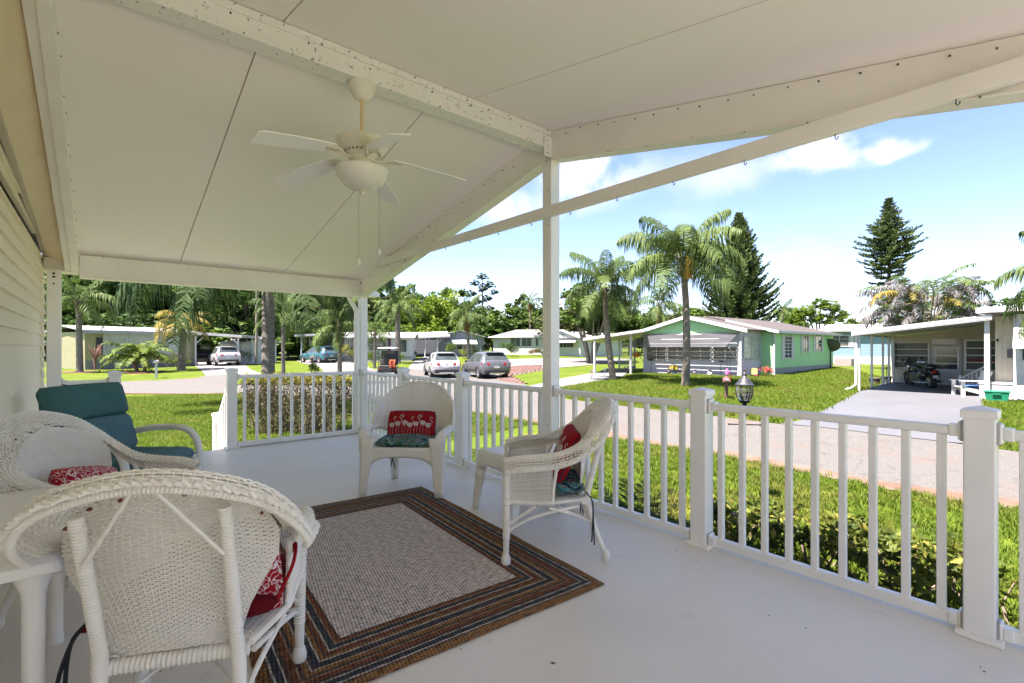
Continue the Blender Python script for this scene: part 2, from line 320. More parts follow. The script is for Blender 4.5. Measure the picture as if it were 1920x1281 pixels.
# ------------------------------------------------------------------ railings
def rail_thing(label, loc): return thing('porch_railing', label, 'railing', loc, 0, 'white porch railings')
def newel(par, x, y, z0=0, h=.985, plate=True):
    p = MB().box(x-.052, y-.052, z0, x+.052, y+.052, z0+h).build('newel_post', WHITE, par, world=True, bevel=.006)
    c = MB(); t = z0+h; c.box(x-.06, y-.06, t-.028, x+.06, y+.06, t+.008)
    c.add([(x-.058,y-.058,t+.008),(x+.058,y-.058,t+.008),(x+.058,y+.058,t+.008),(x-.058,y+.058,t+.008),(x,y,t+.026)], [(0,1,4),(1,2,4),(2,3,4),(3,0,4)])
    c.build('post_cap', WHITE, par, world=True, bevel=.003)
    if plate: MB().box(x-.078, y-.078, z0, x+.078, y+.078, z0+.02).build('base_plate', WHITE, par, world=True, bevel=.005)
bal_me = {}
def section(par, p, q, zt=.914, zb=.045, n=9, r0=.06, brack=True, sub=0):
    """rails and balusters between two posts (p, q = post centres on plan, possibly stepping down)"""
    p, q = Vector(p), Vector(q); d = (q-p); L_ = d.length; u = d/L_; a, c = p+u*r0, q-u*r0
    up = Vector((0,0,1))
    m = MB(); w, h = .052, .044
    m.bar(a+up*(zt-.022), c+up*(zt-.022), w, h); m.build('top_rail', WHITE, par, world=True, bevel=.014, seg=3)
    MB().bar(a+up*zb, c+up*zb, .042, .052).build('bottom_rail', WHITE, par, world=True, bevel=.004)
    for i in range(n):
        s = p+d*((i+1)/(n+1)); hh = zt-.044-zb-.026
        key = round(hh, 3)
        if key not in bal_me:
            t = MB().box(-.0165,-.0165,0,.0165,.0165,hh).build('baluster', WHITE); bal_me[key] = t.data; bpy.data.objects.remove(t)
        o = link('baluster', bal_me[key], None, par); o.location = s+up*(zb+.026)-Vector(par.location); o.rotation_euler.z = math.atan2(u.y, u.x)
        md = o.modifiers.new('bevel','BEVEL'); md.width = .003; md.segments = 1
    if brack:
        k = u
        for e, sg in ((p, 1), (q, -1)):
            for z in (zt-.02, zb):
                m = MB(); c0 = e+k*(sg*.053); c1 = e+k*(sg*.072); m.bar(c0+up*z, c1+up*z, .062, .085)
                m.bar(e+k*(sg*.0715)+up*z, e+k*(sg*.105)+up*z, .058, .054); o = m.build('rail_bracket', WHITE, par, world=True, bevel=.006)
                MB().bar(e+k*(sg*.0522)+up*z, e+k*(sg*.062)+up*z, .067, .09).build('gasket', M_GASK, par, world=True)
M_GASK = M('weathered_gasket', (.42,.41,.38), .7)
fr = rail_thing('long white porch railing with square newels facing the street', (3.92, 0, 0))
PX = [0, 1.26, 2.59, 3.92, 5.29, 6.59, 7.93]
for x in (1.26, 2.59, 5.29, 6.59): newel(fr, x, 0)
for a, b_ in zip(PX, PX[1:]): section(fr, (a,0,0), (b_,0,0), n=9)
bk = rail_thing('short white porch railing in front of the clipped hedge, ending at the stair newel', (0, -.85, 0))
newel(bk, 0, -1.70); section(bk, (0,-1.70,0), (0,0,0), n=11)
MB().box(-.055,-1.64,0,.01,-.06,.018).build('curb_strip', WPAINT, bk, world=True)
b2 = rail_thing('stub of white railing behind the teal cushioned chair', (0, -3.07, 0))
newel(b2, 0, -2.83); section(b2, (0,-3.315,0), (0,-2.83,0), n=3)
for y, lb in ((-1.70, 'sloping white stair railing running down from the hedge end newel'), (-2.83, 'sloping white stair railing nearer the cream wall')):
    t = rail_thing(lb, (-.5, y, 0)); newel(t, -.98, y, -.66, .99, False)
    m = MB().bar((-.06,y,.86), (-.93,y,.22), .05, .044); m.build('top_rail', WHITE, t, world=True, bevel=.012)
    MB().bar((-.06,y,.05), (-.93,y,-.58), .042, .05).build('bottom_rail', WHITE, t, world=True)
    for i in range(7):
        x = -.06-.87*(i+.7)/7.5; z = .86-.64*(i+.7)/7.5
        MB().box(x-.016,y-.016,z-.8,x+.016,y+.016,z-.02).build('baluster', WHITE, t, world=True)
st_ = thing('porch_steps', 'grey steps leading down from the porch between the two stair railings', 'steps', (-.5,-2.26,-.6))
for i in range(3): MB().box(-.07-.30*(i+1), -2.78, -.9, -.072-.30*i, -1.75, -.17-.16*i).build('step', FLOOR, st_, world=True, bevel=.005)
# ------------------------------------------------------------------ the home's own wall
home = thing('house', 'cream lap-sided house wall at the left edge of the porch', 'house', (4, -3.4, -.6))
MB().box(-.285, -9, -1.0, 9, -3.425, 2.16).build('wall', CREAM, home, world=True)  # right end stops short, unseen, so sun reaches the added deck
MB().slab([(-.6,-3.6,2.17),(9.2,-3.6,2.95),(9.2,-9.5,2.95),(-.6,-9.5,2.17)], .9, (0,0,1)).build('roof', WPAINT, home, world=True)  # unseen slab over the house, put in to block the sun
def wtop(x): return 2.20+.107*(x+.29)
z = -.62; bh = .112
while z < 2.66:
    x0 = max(-.29, (z+.02-2.20)/.107-.29)
    zt = z+bh; V = []
    for x in (x0, 9):
        zz = min(zt, wtop(x)) if z < 2.2 else zt
        V += [(x,-3.424,z), (x,-3.396,z), (x,-3.418,zz), (x,-3.424,zz)]
    MB().add(V, [(0,1,2,3),(4,7,6,5),(0,4,5,1),(1,5,6,2),(2,6,7,3),(3,7,4,0)]).build('siding_board', CREAM, home, world=True)
    z += bh
MB().box(-.325,-3.46,-.8,-.293,-3.412,2.17).build('corner_trim', CREAMTRIM, home, world=True)
m = MB(); m.grid(lambda u, v: (-.3+8.0*u, -3.405+.20*v, (1-v)*(wtop(-.3+8*u) if u < .52 else wtop(3.86))+v*(zc(-.3+8.0*u)-.10)), 24, 1); m.build('soffit', SOFFIT, home, world=True)
m = MB().bar((-.29,-3.392,wtop(-.29)+.01), (3.9,-3.392,wtop(3.9)+.01), .03, .05); m.build('soffit_trim', M('mauve_trim', (.55,.47,.40), .5), home, world=True)
# bits of leaf and dirt blown onto the deck
m = MB(); random.seed(14)
for i in range(150):
    x, y = random.uniform(.2, 7.6), -random.random()**1.6*3.2-.05; a = random.uniform(0, 6.28); l_ = random.uniform(.003,.010)*(1.8 if i % 9 == 0 else 1); c_, s_ = math.cos(a)*l_, math.sin(a)*l_
    m.add([(x-c_,y-s_,.002),(x-s_*.5,y+c_*.5,.004),(x+c_,y+s_,.003),(x+s_*.5,y-c_*.5,.002)], [(0,1,2,3)])
tag(m.build('leaf_litter', M('leaf_litter', (.10,.07,.04), .9)), 'tiny dry leaf bits and grit scattered on the porch floor', 'litter', kind='stuff')
# ------------------------------------------------------------------ ceiling fan
FANW = M('fan_ivory', (.80,.76,.66), .4); BLADE = M('fan_blade', (.92,.91,.89), .42, (.90,.89,.87)); ROD = M('rod_yellowed', (.72,.58,.34), .5)
fx, fy = 3.93, -1.69
fan = thing('ceiling_fan', 'ivory five-bladed ceiling fan with light bowl and two pull chains', 'ceiling fan', (fx, fy, 2.93))
def fb(mb, n, mat=FANW, **k): return mb.build(n, mat, fan, **k)
fb(MB().lathe([(.085,0),(.084,-.02),(.074,-.05),(.055,-.085),(.03,-.105),(.014,-.108)], n=24), 'canopy', smooth=True)
fb(MB().lathe([(.0125,-.10),(.0125,-.36)], n=12), 'downrod', ROD, smooth=True)
fb(MB().lathe([(.02,-.345),(.135,-.352),(.155,-.36),(.157,-.378),(.145,-.41),(.115,-.438),(.09,-.452),(.085,-.456),(.085,-.47),(.06,-.472)], n=32), 'motor_housing', smooth=True)
m = MB()
for k in range(26): a = 2*math.pi*k/26; m.bar((.1*math.cos(a),.1*math.sin(a),-.4455), (.113*math.cos(a+.08),.113*math.sin(a+.08),-.4395), .008, .004)
fb(m, 'vent_slot', DARKGAP, kind='stuff')
fb(MB().lathe([(.078,-.468),(.08,-.485),(.082,-.49),(.072,-.492),(.072,-.50),(.075,-.52),(.08,-.545),(.06,-.546)], n=28), 'light_kit', smooth=True)
fb(MB().lathe([(.155,-.54),(.165,-.545),(.162,-.56),(.145,-.60),(.115,-.635),(.075,-.66),(.035,-.672),(.005,-.674)], n=32), 'light_bowl', M('frosted_glass', (.82,.80,.74), .25, spec=.5), smooth=True)
fb(MB().lathe([(.028,-.668),(.028,-.678),(.016,-.684),(.01,-.70),(.006,-.703)], n=14), 'finial', smooth=True)
for k in range(5):
    a = R(-128)+TH+k*2*math.pi/5; ca, sa = math.cos(a), math.sin(a); ra = Matrix.Rotation(a, 3, 'Z'); pitch = Matrix.Rotation(R(12), 3, 'X')
    def T(p): return ra @ (pitch @ Vector((p[0], p[1], 0)) + Vector((0,0,p[2]-.19*max(0, p[0]-.2))))
    br = MB(); br.tube([T(p) for p in ((.07,0,-.478),(.12,.0,-.485),(.17,.03,-.478),(.21,.035,-.472),(.235,0,-.472),(.21,-.035,-.472),(.17,-.03,-.478),(.12,0,-.485))], .0085, 6)
    br.bar(T((.16,0,-.474)), T((.25,0,-.470)), .06, .006); fb(br, 'blade_iron', FANW, smooth=True)
    out = [(.20,-.045),(.30,-.058),(.45,-.066),(.60,-.07),(.645,-.066),(.66,-.05),(.66,.05),(.645,.066),(.60,.07),(.45,.066),(.30,.058),(.20,.045)]
    fb(MB().slab([T((x,y,-.464)) for x, y in out], .007), 'blade', BLADE, bevel=.002)
for x, y, zb in ((.02,-.03,-1.13),(.075,.08,-1.06)):
    m = MB().tube([(x,y,-.62),(x,y,zb)], .0018, 5)
    for i in range(22): m.ball((x,y,-.64+(zb+.64)*i/22), .0032, 5, 4)
    c = fb(m, 'pull_chain', M('chain', (.45,.42,.36), .35, metal=.7)); MB().lathe([(.002,.02),(.007,.008),(.011,-.008),(.007,-.02),(.002,-.024)], (x,y,zb), 10).build('chain_knob', FANW, c, smooth=True)
# ================================================================== PORCH FURNITURE
WICK = M('white_wicker', (.82,.79,.73), .5, (.75,.71,.63), 7, dirt=(.50,.42,.30), dscale=3, dpos=(.62,.85))
RUST = M('rust', (.20,.055,.02), .8)
def weave(mb, fn, ns, nk, amp=.0022, rs=.0029, rk=.0026, seg=2, gap=None):
    """fn(u,v)->point; ns strands along u, nk stakes along v; strands go over and under the stakes"""
    e = 1e-3
    def nrm(u, v):
        a = Vector(fn(min(u+e,1), v))-Vector(fn(max(u-e,0), v)); b = Vector(fn(u, min(v+e,1)))-Vector(fn(u, max(v-e,0))); c = a.cross(b)
        return c.normalized() if c.length > 1e-12 else Vector((0,0,1))
    for j in range(ns):
        v = (j+.5)/ns; pts = []
        m = nk*seg
        for i in range(m+1):
            u = i/m; pts.append(Vector(fn(u, v))+nrm(u, v)*(amp*1.5*math.cos(math.pi*(i/seg+j))))
        L0 = sum((pts[i+1]-pts[i]).length for i in range(m))
        if L0 > .02: mb.tube(pts, rs, 4, cap=False)
    for k in range(nk+1):
        u = min(max(k/nk, .002), .998); mb.tube([fn(u, t/10) for t in range(11)], rk, 4, cap=False)
def wrapped(mb, pts, r, pitch=.009, n=8, amp=.12):
    L_ = sum((Vector(pts[i+1])-Vector(pts[i])).length for i in range(len(pts)-1)); q = []; m = max(2, int(L_/pitch*2))
    acc = [0.0]
    for i in range(len(pts)-1): acc.append(acc[-1]+(Vector(pts[i+1])-Vector(pts[i])).length)
    for k in range(m+1):
        s = L_*k/m; i = 0
        while i < len(acc)-2 and acc[i+1] < s: i += 1
        t = (s-acc[i])/max(acc[i+1]-acc[i], 1e-9); q.append(Vector(pts[i]).lerp(Vector(pts[i+1]), min(t, 1)))
    mb.tube(q, [r*(1+amp*(1 if k % 2 else -1)) for k in range(m+1)], n)
def braid(mb, pts, r=.007, off=.008, pitch=.045):
    L_ = 0; prev = None; P_ = [Vector(p) for p in pts]
    for ph in (0, math.pi):
        q = []; L_ = 0
        for i, p in enumerate(P_):
            if i: L_ += (p-P_[i-1]).length
            t = (P_[min(i+1,len(P_)-1)]-P_[max(i-1,0)]).normalized(); a = t.cross(Vector((0,0,1)));
            if a.length < .05: a = t.cross(Vector((0,1,0)))
            a.normalize(); c = t.cross(a); an = 2*math.pi*L_/pitch+ph; q.append(p+a*(off*math.cos(an))+c*(off*.7*math.sin(an)))
        mb.tube(q, r, 6)
RIMH = [(.315,.275,.590),(.345,.18,.612),(.352,.06,.622),(.350,-.07,.645),(.368,-.19,.71),(.345,-.29,.80),(.265,-.355,.885),(.125,-.392,.938),(0,-.402,.955)]
INH = [(.248,.270,.600),(.262,.18,.622),(.262,.06,.632),(.268,-.04,.650),(.277,-.135,.70),(.255,-.20,.765),(.20,-.245,.825),(.11,-.272,.862),(0,-.282,.873)]
def mirror(h): return [Vector(p) for p in h]+[Vector((-p[0],p[1],p[2])) for p in h[-2::-1]]
RIM = cr_spline(mirror(RIMH), 8); INN = cr_spline(mirror(INH), 8)
def at(c, u): t = u*(len(c)-1); i = min(int(t), len(c)-2); return c[i].lerp(c[i+1], t-i)
def make_wicker():
    r = thing('wicker_chair', 'x', 'chair')
    # rolled shoulder running from arm tip over the back to the other arm tip
    def band(u, v):
        a, b_ = at(INN, u), at(RIM, u); p = a.lerp(b_, v); outw = Vector((p.x, p.y, 0)).normalized()
        h = .030*math.sin(math.pi*min(v*1.08, 1)); p = p+Vector((0,0,1))*h*.8+outw*(h*.5)
        if v > .8: p.z -= (v-.8)*.13
        return p
    m = MB(); weave(m, band, 15, 88, rs=.0035, rk=.0025); m.build('rolled_rim', WICK, r, smooth=False)
    m = MB(); edge = [band(i/150, 1)+Vector((0,0,-.006)) for i in range(151)]; braid(m, edge); 
    und = [band(i/90, .93)+Vector((0,0,-.030)) for i in range(91)]; wrapped(m, und, .0105, .010); m.build('rim_braid', WICK, r, smooth=True)
    # back panel
    ztab = [(.375,.168,-.190),(.46,.190,-.205),(.54,.232,-.218),(.62,.276,-.232),(.70,.282,-.247),(.77,.252,-.261),(.82,.205,-.271),(.85,.135,-.278),(.872,.02,-.284)]
    def back(u, v):
        z = .375+v*.497; i = 0
        while i < len(ztab)-2 and ztab[i+1][0] < z: i += 1
        a, b_ = ztab[i], ztab[i+1]; t = (z-a[0])/(b_[0]-a[0]); w = a[1]+(b_[1]-a[1])*t; y = a[2]+(b_[2]-a[2])*t; s = 2*u-1
        return Vector((s*w, y+.055*(s*w/.25)**2, z))
    m = MB(); weave(m, back, 70, 27, rs=.0034, amp=.002); m.build('backrest', WICK, r)
    # arm sides
    for s in (1, -1):
        def side(u, v, s=s): y = .262-.262*u; z = .37+v*(.245+.03*u); return Vector((s*(.272+.012*v), y, z))
        m = MB(); weave(m, lambda u, v, f=side: f(v, u), 36, 10, rs=.003); m.build('arm_panel', WICK, r)
        m = MB(); wrapped(m, [(s*.272,.0,.36),(s*.278,-.005,.45),(s*.283,-.02,.55),(s*.290,-.06,.62)], .010); 
        wrapped(m, [(s*.272,.255,.365),(s*.272,.02,.362),(s*.20,-.185,.362)], .013); m.build('arm_frame', WICK, r, smooth=True)
    m = MB(); weave(m, lambda u, v: Vector(((2*u-1)*(.265-.07*max(0,(v-.5)*2)), .262-.45*v, .372)), 40, 20, rs=.0045, rk=.004); m.build('seat', WICK, r)
    m = MB(); wrapped(m, [(-.20,-.195,.352),(.20,-.195,.352)], .021, .013, 10, .1); wrapped(m, [(-.27,.265,.358),(.27,.265,.358)], .016, .012); m.build('seat_rail', WICK, r, smooth=True)
    for s in (1, -1):
        m = MB(); wrapped(m, [(s*.272,.268,.16),(s*.276,.268,.40),(s*.285,.268,.595)], .021, .012, 10, .08)
        m.tube([(s*.272,.268,.17),(s*.272,.270,.06)], [.0195,.0165], 10); m.lathe([(.014,.075),(.022,.06),(.027,.04),(.027,.02),(.02,.003),(.015,0)], (s*.272,.270,0), 12)
        m.build('leg', WICK, r, smooth=True)
        m = MB(); wrapped(m, [(s*.172,-.335,.83),(s*.172,-.27,.60),(s*.172,-.218,.40)], .0185, .010, 10, .06)
        m.tube([(s*.172,-.218,.41),(s*.176,-.212,.33),(s*.192,-.26,.18),(s*.205,-.315,.05)], [.0195,.021,.0185,.016], 10)
        m.lathe([(.014,.07),(.022,.055),(.026,.036),(.025,.018),(.016,0)], (s*.208,-.322,0), 12); m.build('leg', WICK, r, smooth=True)
    def br_(pts, r_): MB().tube(pts, r_, 7).build('brace', WICK, r, smooth=True)
    for s in (1, -1):
        br_(cr_spline([(s*.272,.262,.20),(s*.268,.15,.262),(s*.25,.02,.30),(s*.205,-.16,.325)], 5), .010); br_(cr_spline([(s*.272,.262,.235),(s*.272,.17,.30),(s*.272,.10,.345)], 5), .008)
        br_(cr_spline([(s*.19,-.245,.22),(s*.222,-.13,.28),(s*.26,.02,.33)], 5), .009)
        br_([(s*.012,-.395,.918),(s*.165,-.318,.69)], .006)
        br_([(s*.26,.25,.23),(0,.0,.30),(-s*.18,-.23,.24)], .006)
    m = MB()
    for u in (.33,.415,.465,.55,.60,.67):
        p = at(INN, u)+Vector((0,-.014,-.012)); q = p+Vector((.004,-.028,.004)); m.tube([p, p.lerp(q, .5), q], [.0035,.006,.0025], 5)
    m.build('rust_stain', RUST, r)
    return r
def cush(w, d, h, nu=18, nv=18, ex=3.2, sag=.0, wav=.004, seed=0, ctr=True):
    """soft pad, w x d on plan, h thick, resting on z=0"""
    m = MB(); rr = random.Random(seed)
    def prof(u, v, top):
        s, t = 2*u-1, 2*v-1; ss = math.copysign(abs(s)**.8, s); tt = math.copysign(abs(t)**.8, t)
        k = (max(0, 1-abs(ss)**ex)*max(0, 1-abs(tt)**ex))**.42
        z = h*.5*k*(1 if top else -1)+h*.5+mnoise.noise(Vector((s*2.2+seed, t*2.2, top*3)))*wav*k*3
        if top: z -= sag*k*(1-s*s)*(1-t*t)
        cnr = 1-.05*abs(ss*tt)**3
        return (ss*w/2*cnr, tt*d/2*cnr, z)
    m.grid(lambda u, v: prof(u, v, 1), nu, nv); m.grid(lambda u, v: prof(u, v, 0), nu, nv, True); return m
def fabric(name, cols, scale=9, dist=2.5, fine=300):
    m = M(name, cols[0], .85, cols[1], scale, bump=.35, bscale=fine, spec=.15); t = m.node_tree; r = [n for n in t.nodes if n.type == 'VALTORGB'][0]
    nzn = [n for n in t.nodes if n.type == 'TEX_NOISE'][0]; nzn.inputs['Distortion'].default_value = dist; nzn.inputs['Detail'].default_value = 2
    cr_ = r.color_ramp; cr_.interpolation = 'CONSTANT'
    while len(cr_.elements) > 1: cr_.elements.remove(cr_.elements[0])
    cr_.elements[0].position = 0; cr_.elements[0].color = (*cols[0], 1)
    for i, c in enumerate(cols[1:]): e = cr_.elements.new(.36+.27*i/(len(cols)-1)); e.color = (*c, 1)
    return m
TROP = fabric('tropical_print', [(.01,.03,.06),(.015,.10,.13),(.02,.07,.045),(.25,.32,.30),(.05,.22,.24),(.015,.03,.08),(.36,.24,.20),(.03,.12,.05)], 11, 1.6)
def vinemat(name, red, white, sc=34):
    m = M(name, red, .85, spec=.15); t = m.node_tree; l = t.links.new; v = N('ShaderNodeTexVoronoi', t); v.feature = 'DISTANCE_TO_EDGE'; v.inputs['Scale'].default_value = sc; v.inputs['Randomness'].default_value = 1
    tcn = N('ShaderNodeTexCoord', t); nn = N('ShaderNodeTexNoise', t); nn.inputs['Scale'].default_value = 18; a = N('ShaderNodeMix', t, data_type='VECTOR'); a.inputs[0].default_value = .13
    l(tcn.outputs['Object'], nn.inputs['Vector']); l(tcn.outputs['Object'], a.inputs[4]); l(nn.outputs['Color'], a.inputs[5]); l(a.outputs[1], v.inputs['Vector'])
    r = N('ShaderNodeValToRGB', t); r.color_ramp.interpolation = 'CONSTANT'; e = r.color_ramp.elements; e[0].color = (*white, 1); e[1].position = .05; e[1].color = (*red, 1); l(v.outputs['Distance'], r.inputs[0])
    l(r.outputs['Color'], t.nodes['Principled BSDF'].inputs['Base Color']); return m
VINE = vinemat('red_vine_print', (.34,.012,.02), (.72,.66,.64)); REDC = M('red_cloth', (.33,.012,.018), .85, (.28,.01,.014), 8, bump=.3, bscale=300, spec=.1); WINE = M('wine_cloth', (.13,.008,.012), .85, spec=.1)
NAVY = M('navy_cord', (.02,.03,.08), .8); TIE = M('dark_tie', (.03,.03,.04), .85); FEATH = M('flamingo_print', (.62,.55,.53), .85, (.50,.40,.38), 30, spec=.1); BEAK = M('beak_print', (.03,.02,.02), .8)
def place(r, X, D, face, z=0, label=None):   # face = degrees, 0 looks away from the viewpoint, + turns left
    p = W(X, D); r.location = (p.x, p.y, z); r.rotation_euler = (0, 0, TH+R(face))
    if label: r['label'] = label
    return r
GW = 'white wicker armchairs on the porch'
wk = make_wicker(); wk['group'] = GW
place(wk, .235, 3.09, 90, label='white wicker armchair seen from the side with flamingo pillow, its feet at the rug edge')
wk2 = copy_tree(wk); place(wk2, -2.01, 2.42, -84, label='white wicker armchair against the cream wall beside the teal cushioned chair')
wk3 = copy_tree(wk); place(wk3, -1.045, 1.62, 15, label='large white wicker armchair nearest the viewer, seen from behind')
def child_at(o, par, loc, rot=(0,0,0)):     # world placement of a separate thing, given in the chair's own frame
    m = Matrix.Translation(par.location) @ par.rotation_euler.to_matrix().to_4x4() @ Matrix.Translation(Vector(loc)*par.scale.x) @ Matrix.Rotation(rot[2],4,'Z') @ Matrix.Rotation(rot[0],4,'X') @ Matrix.Rotation(rot[1],4,'Y')
    o.location = m.to_translation(); o.rotation_euler = m.to_euler(); return o
def seat_pad(par, label, seed, cat='cushion', loc=(0,.03,.385)):
    t = thing('seat_cushion', label, cat, group='tropical print seat cushions')
    cush(.50,.47,.085,seed=seed).build('pad', TROP, t, smooth=True)
    for s in (1, -1):
        m = MB(); x = s*.23
        for k in range(2): m.tube(cr_spline([(x,-.23,.03),(x+s*.01,-.265,-.02),(x+s*(.0+.02*k),-.27,-.12),(x+s*(.01-.03*k),-.262-.02*k,-.26-.03*k)], 4), .0042, 5)
        m.build('tie', TIE, t)
    child_at(t, par, loc); return t
def flamingo_pillow(par, label, loc, rot, w=.40, h=.27):
    t = thing('pillow', label, 'pillow', group='red flamingo pillows'); th = .10
    base = cush(w, h, th, seed=5, ex=3.6, wav=0); 
    base.v = [(x, z-th/2, y) for x, y, z in base.v]; base.build('cover', REDC, t, smooth=True)
    def surf(x, z):      # front face of the pillow (towards +y)
        s = min(1, abs(x/(w/2))); q = min(1, abs(z/(h/2))); k = (max(0,1-s**3.6)*max(0,1-q**3.6))**.42
        return th*.5*k+.0015
    def pt(x, z): return Vector((x, surf(x, z), z))
    kx, kz = w/.40, h/.27
    for i in range(7):
        x0 = (-.150+i*.05)*kx; s = 1 if i % 3 != 1 else -1; zb = (.015+.010*((i*5) % 3-1))*kz; m = MB()
        V = [pt(x0+.025*math.cos(a)*(1+.25*s*math.cos(a)), zb+.021*math.sin(a)) for a in [2*math.pi*k/14 for k in range(14)]]; m.slab([v+Vector((0,.0012,0)) for v in V], .003, (0,-1,0))
        nk = [(x0-s*.020,zb+.008),(x0-s*.030,zb+.030),(x0-s*.016,zb+.046),(x0-s*.008,zb+.062),(x0-s*.018,zb+.074),(x0-s*.030,zb+.066)]
        m.tube(cr_spline([pt(*p) for p in nk], 4), .0024, 5); m.ball(pt(x0-s*.029,zb+.067), (.006,.003,.004), 6, 4)
        for dx in (-.007, .009): m.tube([pt(x0+dx,zb-.012), pt(x0+dx*1.7+.004,zb-.055*kz), pt(x0+dx*1.3,zb-.105*kz)], .0013, 4)
        m.build('flamingo_figure', FEATH, t, smooth=True, label='flamingo printed in pale pink')
    m = MB(); q = []
    for a in range(60):
        an = 2*math.pi*a/60; c, s_ = math.cos(an), math.sin(an); q.append((math.copysign(abs(c)**.28, c)*w/2*.985, 0, math.copysign(abs(s_)**.28, s_)*h/2*.985))
    m.tube(q, .0045, 6, closed=True); m.build('piping', NAVY, t, smooth=True)
    child_at(t, par, loc, rot); return t
seat_pad(wk, 'tropical print seat cushion with hanging ties in the side-on wicker chair', 1)
flamingo_pillow(wk, 'red flamingo pillow leaning in the side-on wicker chair', (.0,-.10,.60), (R(22),0,0), .40, .34)
def vine_pillow(par, label, loc, rot, w=.40, h=.40, th=.13):
    t = thing('pillow', label, 'pillow', group='red leaf print pillows'); base = cush(w, h, th, seed=9, ex=3.4); base.v = [(x, z-th/2, y) for x, y, z in base.v]; base.build('cover', VINE, t, smooth=True); child_at(t, par, loc, rot); return t
vine_pillow(wk2, 'red and white leaf print pillow in the wicker chair by the wall', (.04,-.03,.53), (R(30),R(-14),R(4)), .38, .34)
t = vine_pillow(wk3, 'red leaf print pillow bulging past the back of the nearest wicker chair', (.10,-.05,.515), (R(14),0,R(-6)), .34, .28, .11)
t = thing('seat_cushion', 'dark wine red seat cushion with dangling ties on the nearest wicker chair', 'cushion'); cush(.54,.42,.10,seed=4).build('pad', WINE, t, smooth=True)
m = MB()
for k in range(2): m.tube(cr_spline([(-.27,-.13,.05),(-.30,-.16,.0),(-.31-.02*k,-.17,-.14),(-.305+.02*k,-.175,-.30)], 5), .006, 5)
m.build('tie', TIE, t); m = MB().tube(cr_spline([(.26,-.16,.06),(.305,-.14,.16),(.30,-.06,.20),(.27,-.02,.12)], 5), .006, 5); m.build('tie', REDC, t); child_at(t, wk3, (0,.055,.385))
# ------------------------------------------------------------------ moulded plastic chair
PLAS = M('moulded_resin', (.82,.80,.75), .38, (.77,.75,.70), 5, bump=.12, bscale=120, spec=.45)
def plastic_chair(X, D, face):
    r = thing('plastic_chair', 'white moulded plastic armchair with rounded back holding a flamingo pillow', 'chair')
    def back(u, v):
        a = (2*u-1); an = a*math.pi/2*1.0; s, c = math.sin(an), math.cos(an)
        top = .50+.425*abs(c)**.62 if abs(a) < 1 else .50
        hw = .375; z0 = .44+.08*abs(s)**3; z = z0+(top-z0)*v
        return Vector((hw*s*(.80+.20*min(1, v+abs(s)**4)), -.235-.13*(z-.44)/.48+.20*(1-c)**1.5, z))
    MB().grid(back, 44, 16).build('backrest', PLAS, r, smooth=True, solid=.014)
    m = MB(); rim = [back(i/60, 1) for i in range(61)]; m.tube(rim, .015, 8); m.build('back_rim', PLAS, r, smooth=True)
    m = MB()                                       # herringbone relief of the back: little raised ribs
    for i in range(17):
        for j in range(16):
            u = .2+.6*i/16; v = .34+.60*j/16; p = back(u, v); q = back(u+.018, v+(.03 if i % 2 else -.03)); o_ = Vector((0,.0085,0)); m.tube([p+o_, q+o_], .0035, 4, cap=False)
    m.build('woven_relief', PLAS, r, smooth=True, kind='stuff')
    for s in (1, -1):
        def arm(u, v, s=s):
            c = cr_spline([(.352,-.10,.555),(.368,.02,.560),(.366,.13,.558),(.350,.215,.540),(.338,.25,.48),(.330,.262,.40)], 6); p = at(c, u); return Vector((s*(p.x-.055+.085*v), p.y, p.z-(.5-abs(v-.5))*0-.02*(abs(2*v-1))**2))
        MB().grid(arm, 30, 6).build('armrest', PLAS, r, smooth=True, solid=.016)
        m = MB()                                  # front leg: tapered L-shaped panel
        for (xa, ya, xb, yb) in ((.235,.262,.352,.262),(.345,.262,.352,.15)):
            def leg(u, v, xa=xa, ya=ya, xb=xb, yb=yb, s=s):
                z = .50*(1-v); k = 1-.52*v; x = xb+(xa-xb)*(1-u)*k; y = .262+(min(ya,yb)-.262)*(u if ya != yb else 0)*k+.03*v; return Vector((s*x, y, z))
            m.grid(leg, 5, 8)
        m.build('leg', PLAS, r, smooth=True, solid=.012)
        m = MB()
        for (dx, dy) in ((1,0),(0,1)): m.grid(lambda u, v, dx=dx, dy=dy, s=s: Vector((s*(.25-.075*u*dx*(1-.4*v)), -.25-.06*v+.07*u*dy*(1-.4*v), .44*(1-v))), 3, 6)
        m.build('leg', PLAS, r, smooth=True, solid=.012)
    MB().grid(lambda u, v: Vector(((2*u-1)*(.33-.06*v), .262-.50*v, .415-.03*math.sin(math.pi*v)*math.sin(math.pi*u))), 12, 12).build('seat', PLAS, r, smooth=True, solid=.014)
    MB().grid(lambda u, v: Vector(((2*u-1)*.30, .266, .42-v*(.085+.12*abs(2*u-1)**4))), 24, 4).build('front_apron', PLAS, r, smooth=True, solid=.012)
    for s in (1, -1): MB().grid(lambda u, v, s=s: Vector((s*(.345-.08*u), .25-.48*u, .42-v*(.07+.14*abs(2*u-1)**4))), 20, 4).build('side_apron', PLAS, r, smooth=True, solid=.012)
    return place(r, X, D, face)
pc = plastic_chair(-.915, 4.36, 176)
seat_pad(pc, 'tropical print seat cushion on the plastic armchair', 6, loc=(0,.045,.405))
flamingo_pillow(pc, 'red flamingo pillow propped upright in the plastic armchair', (.0,-.055,.55), (R(17),0,0), .44, .28)
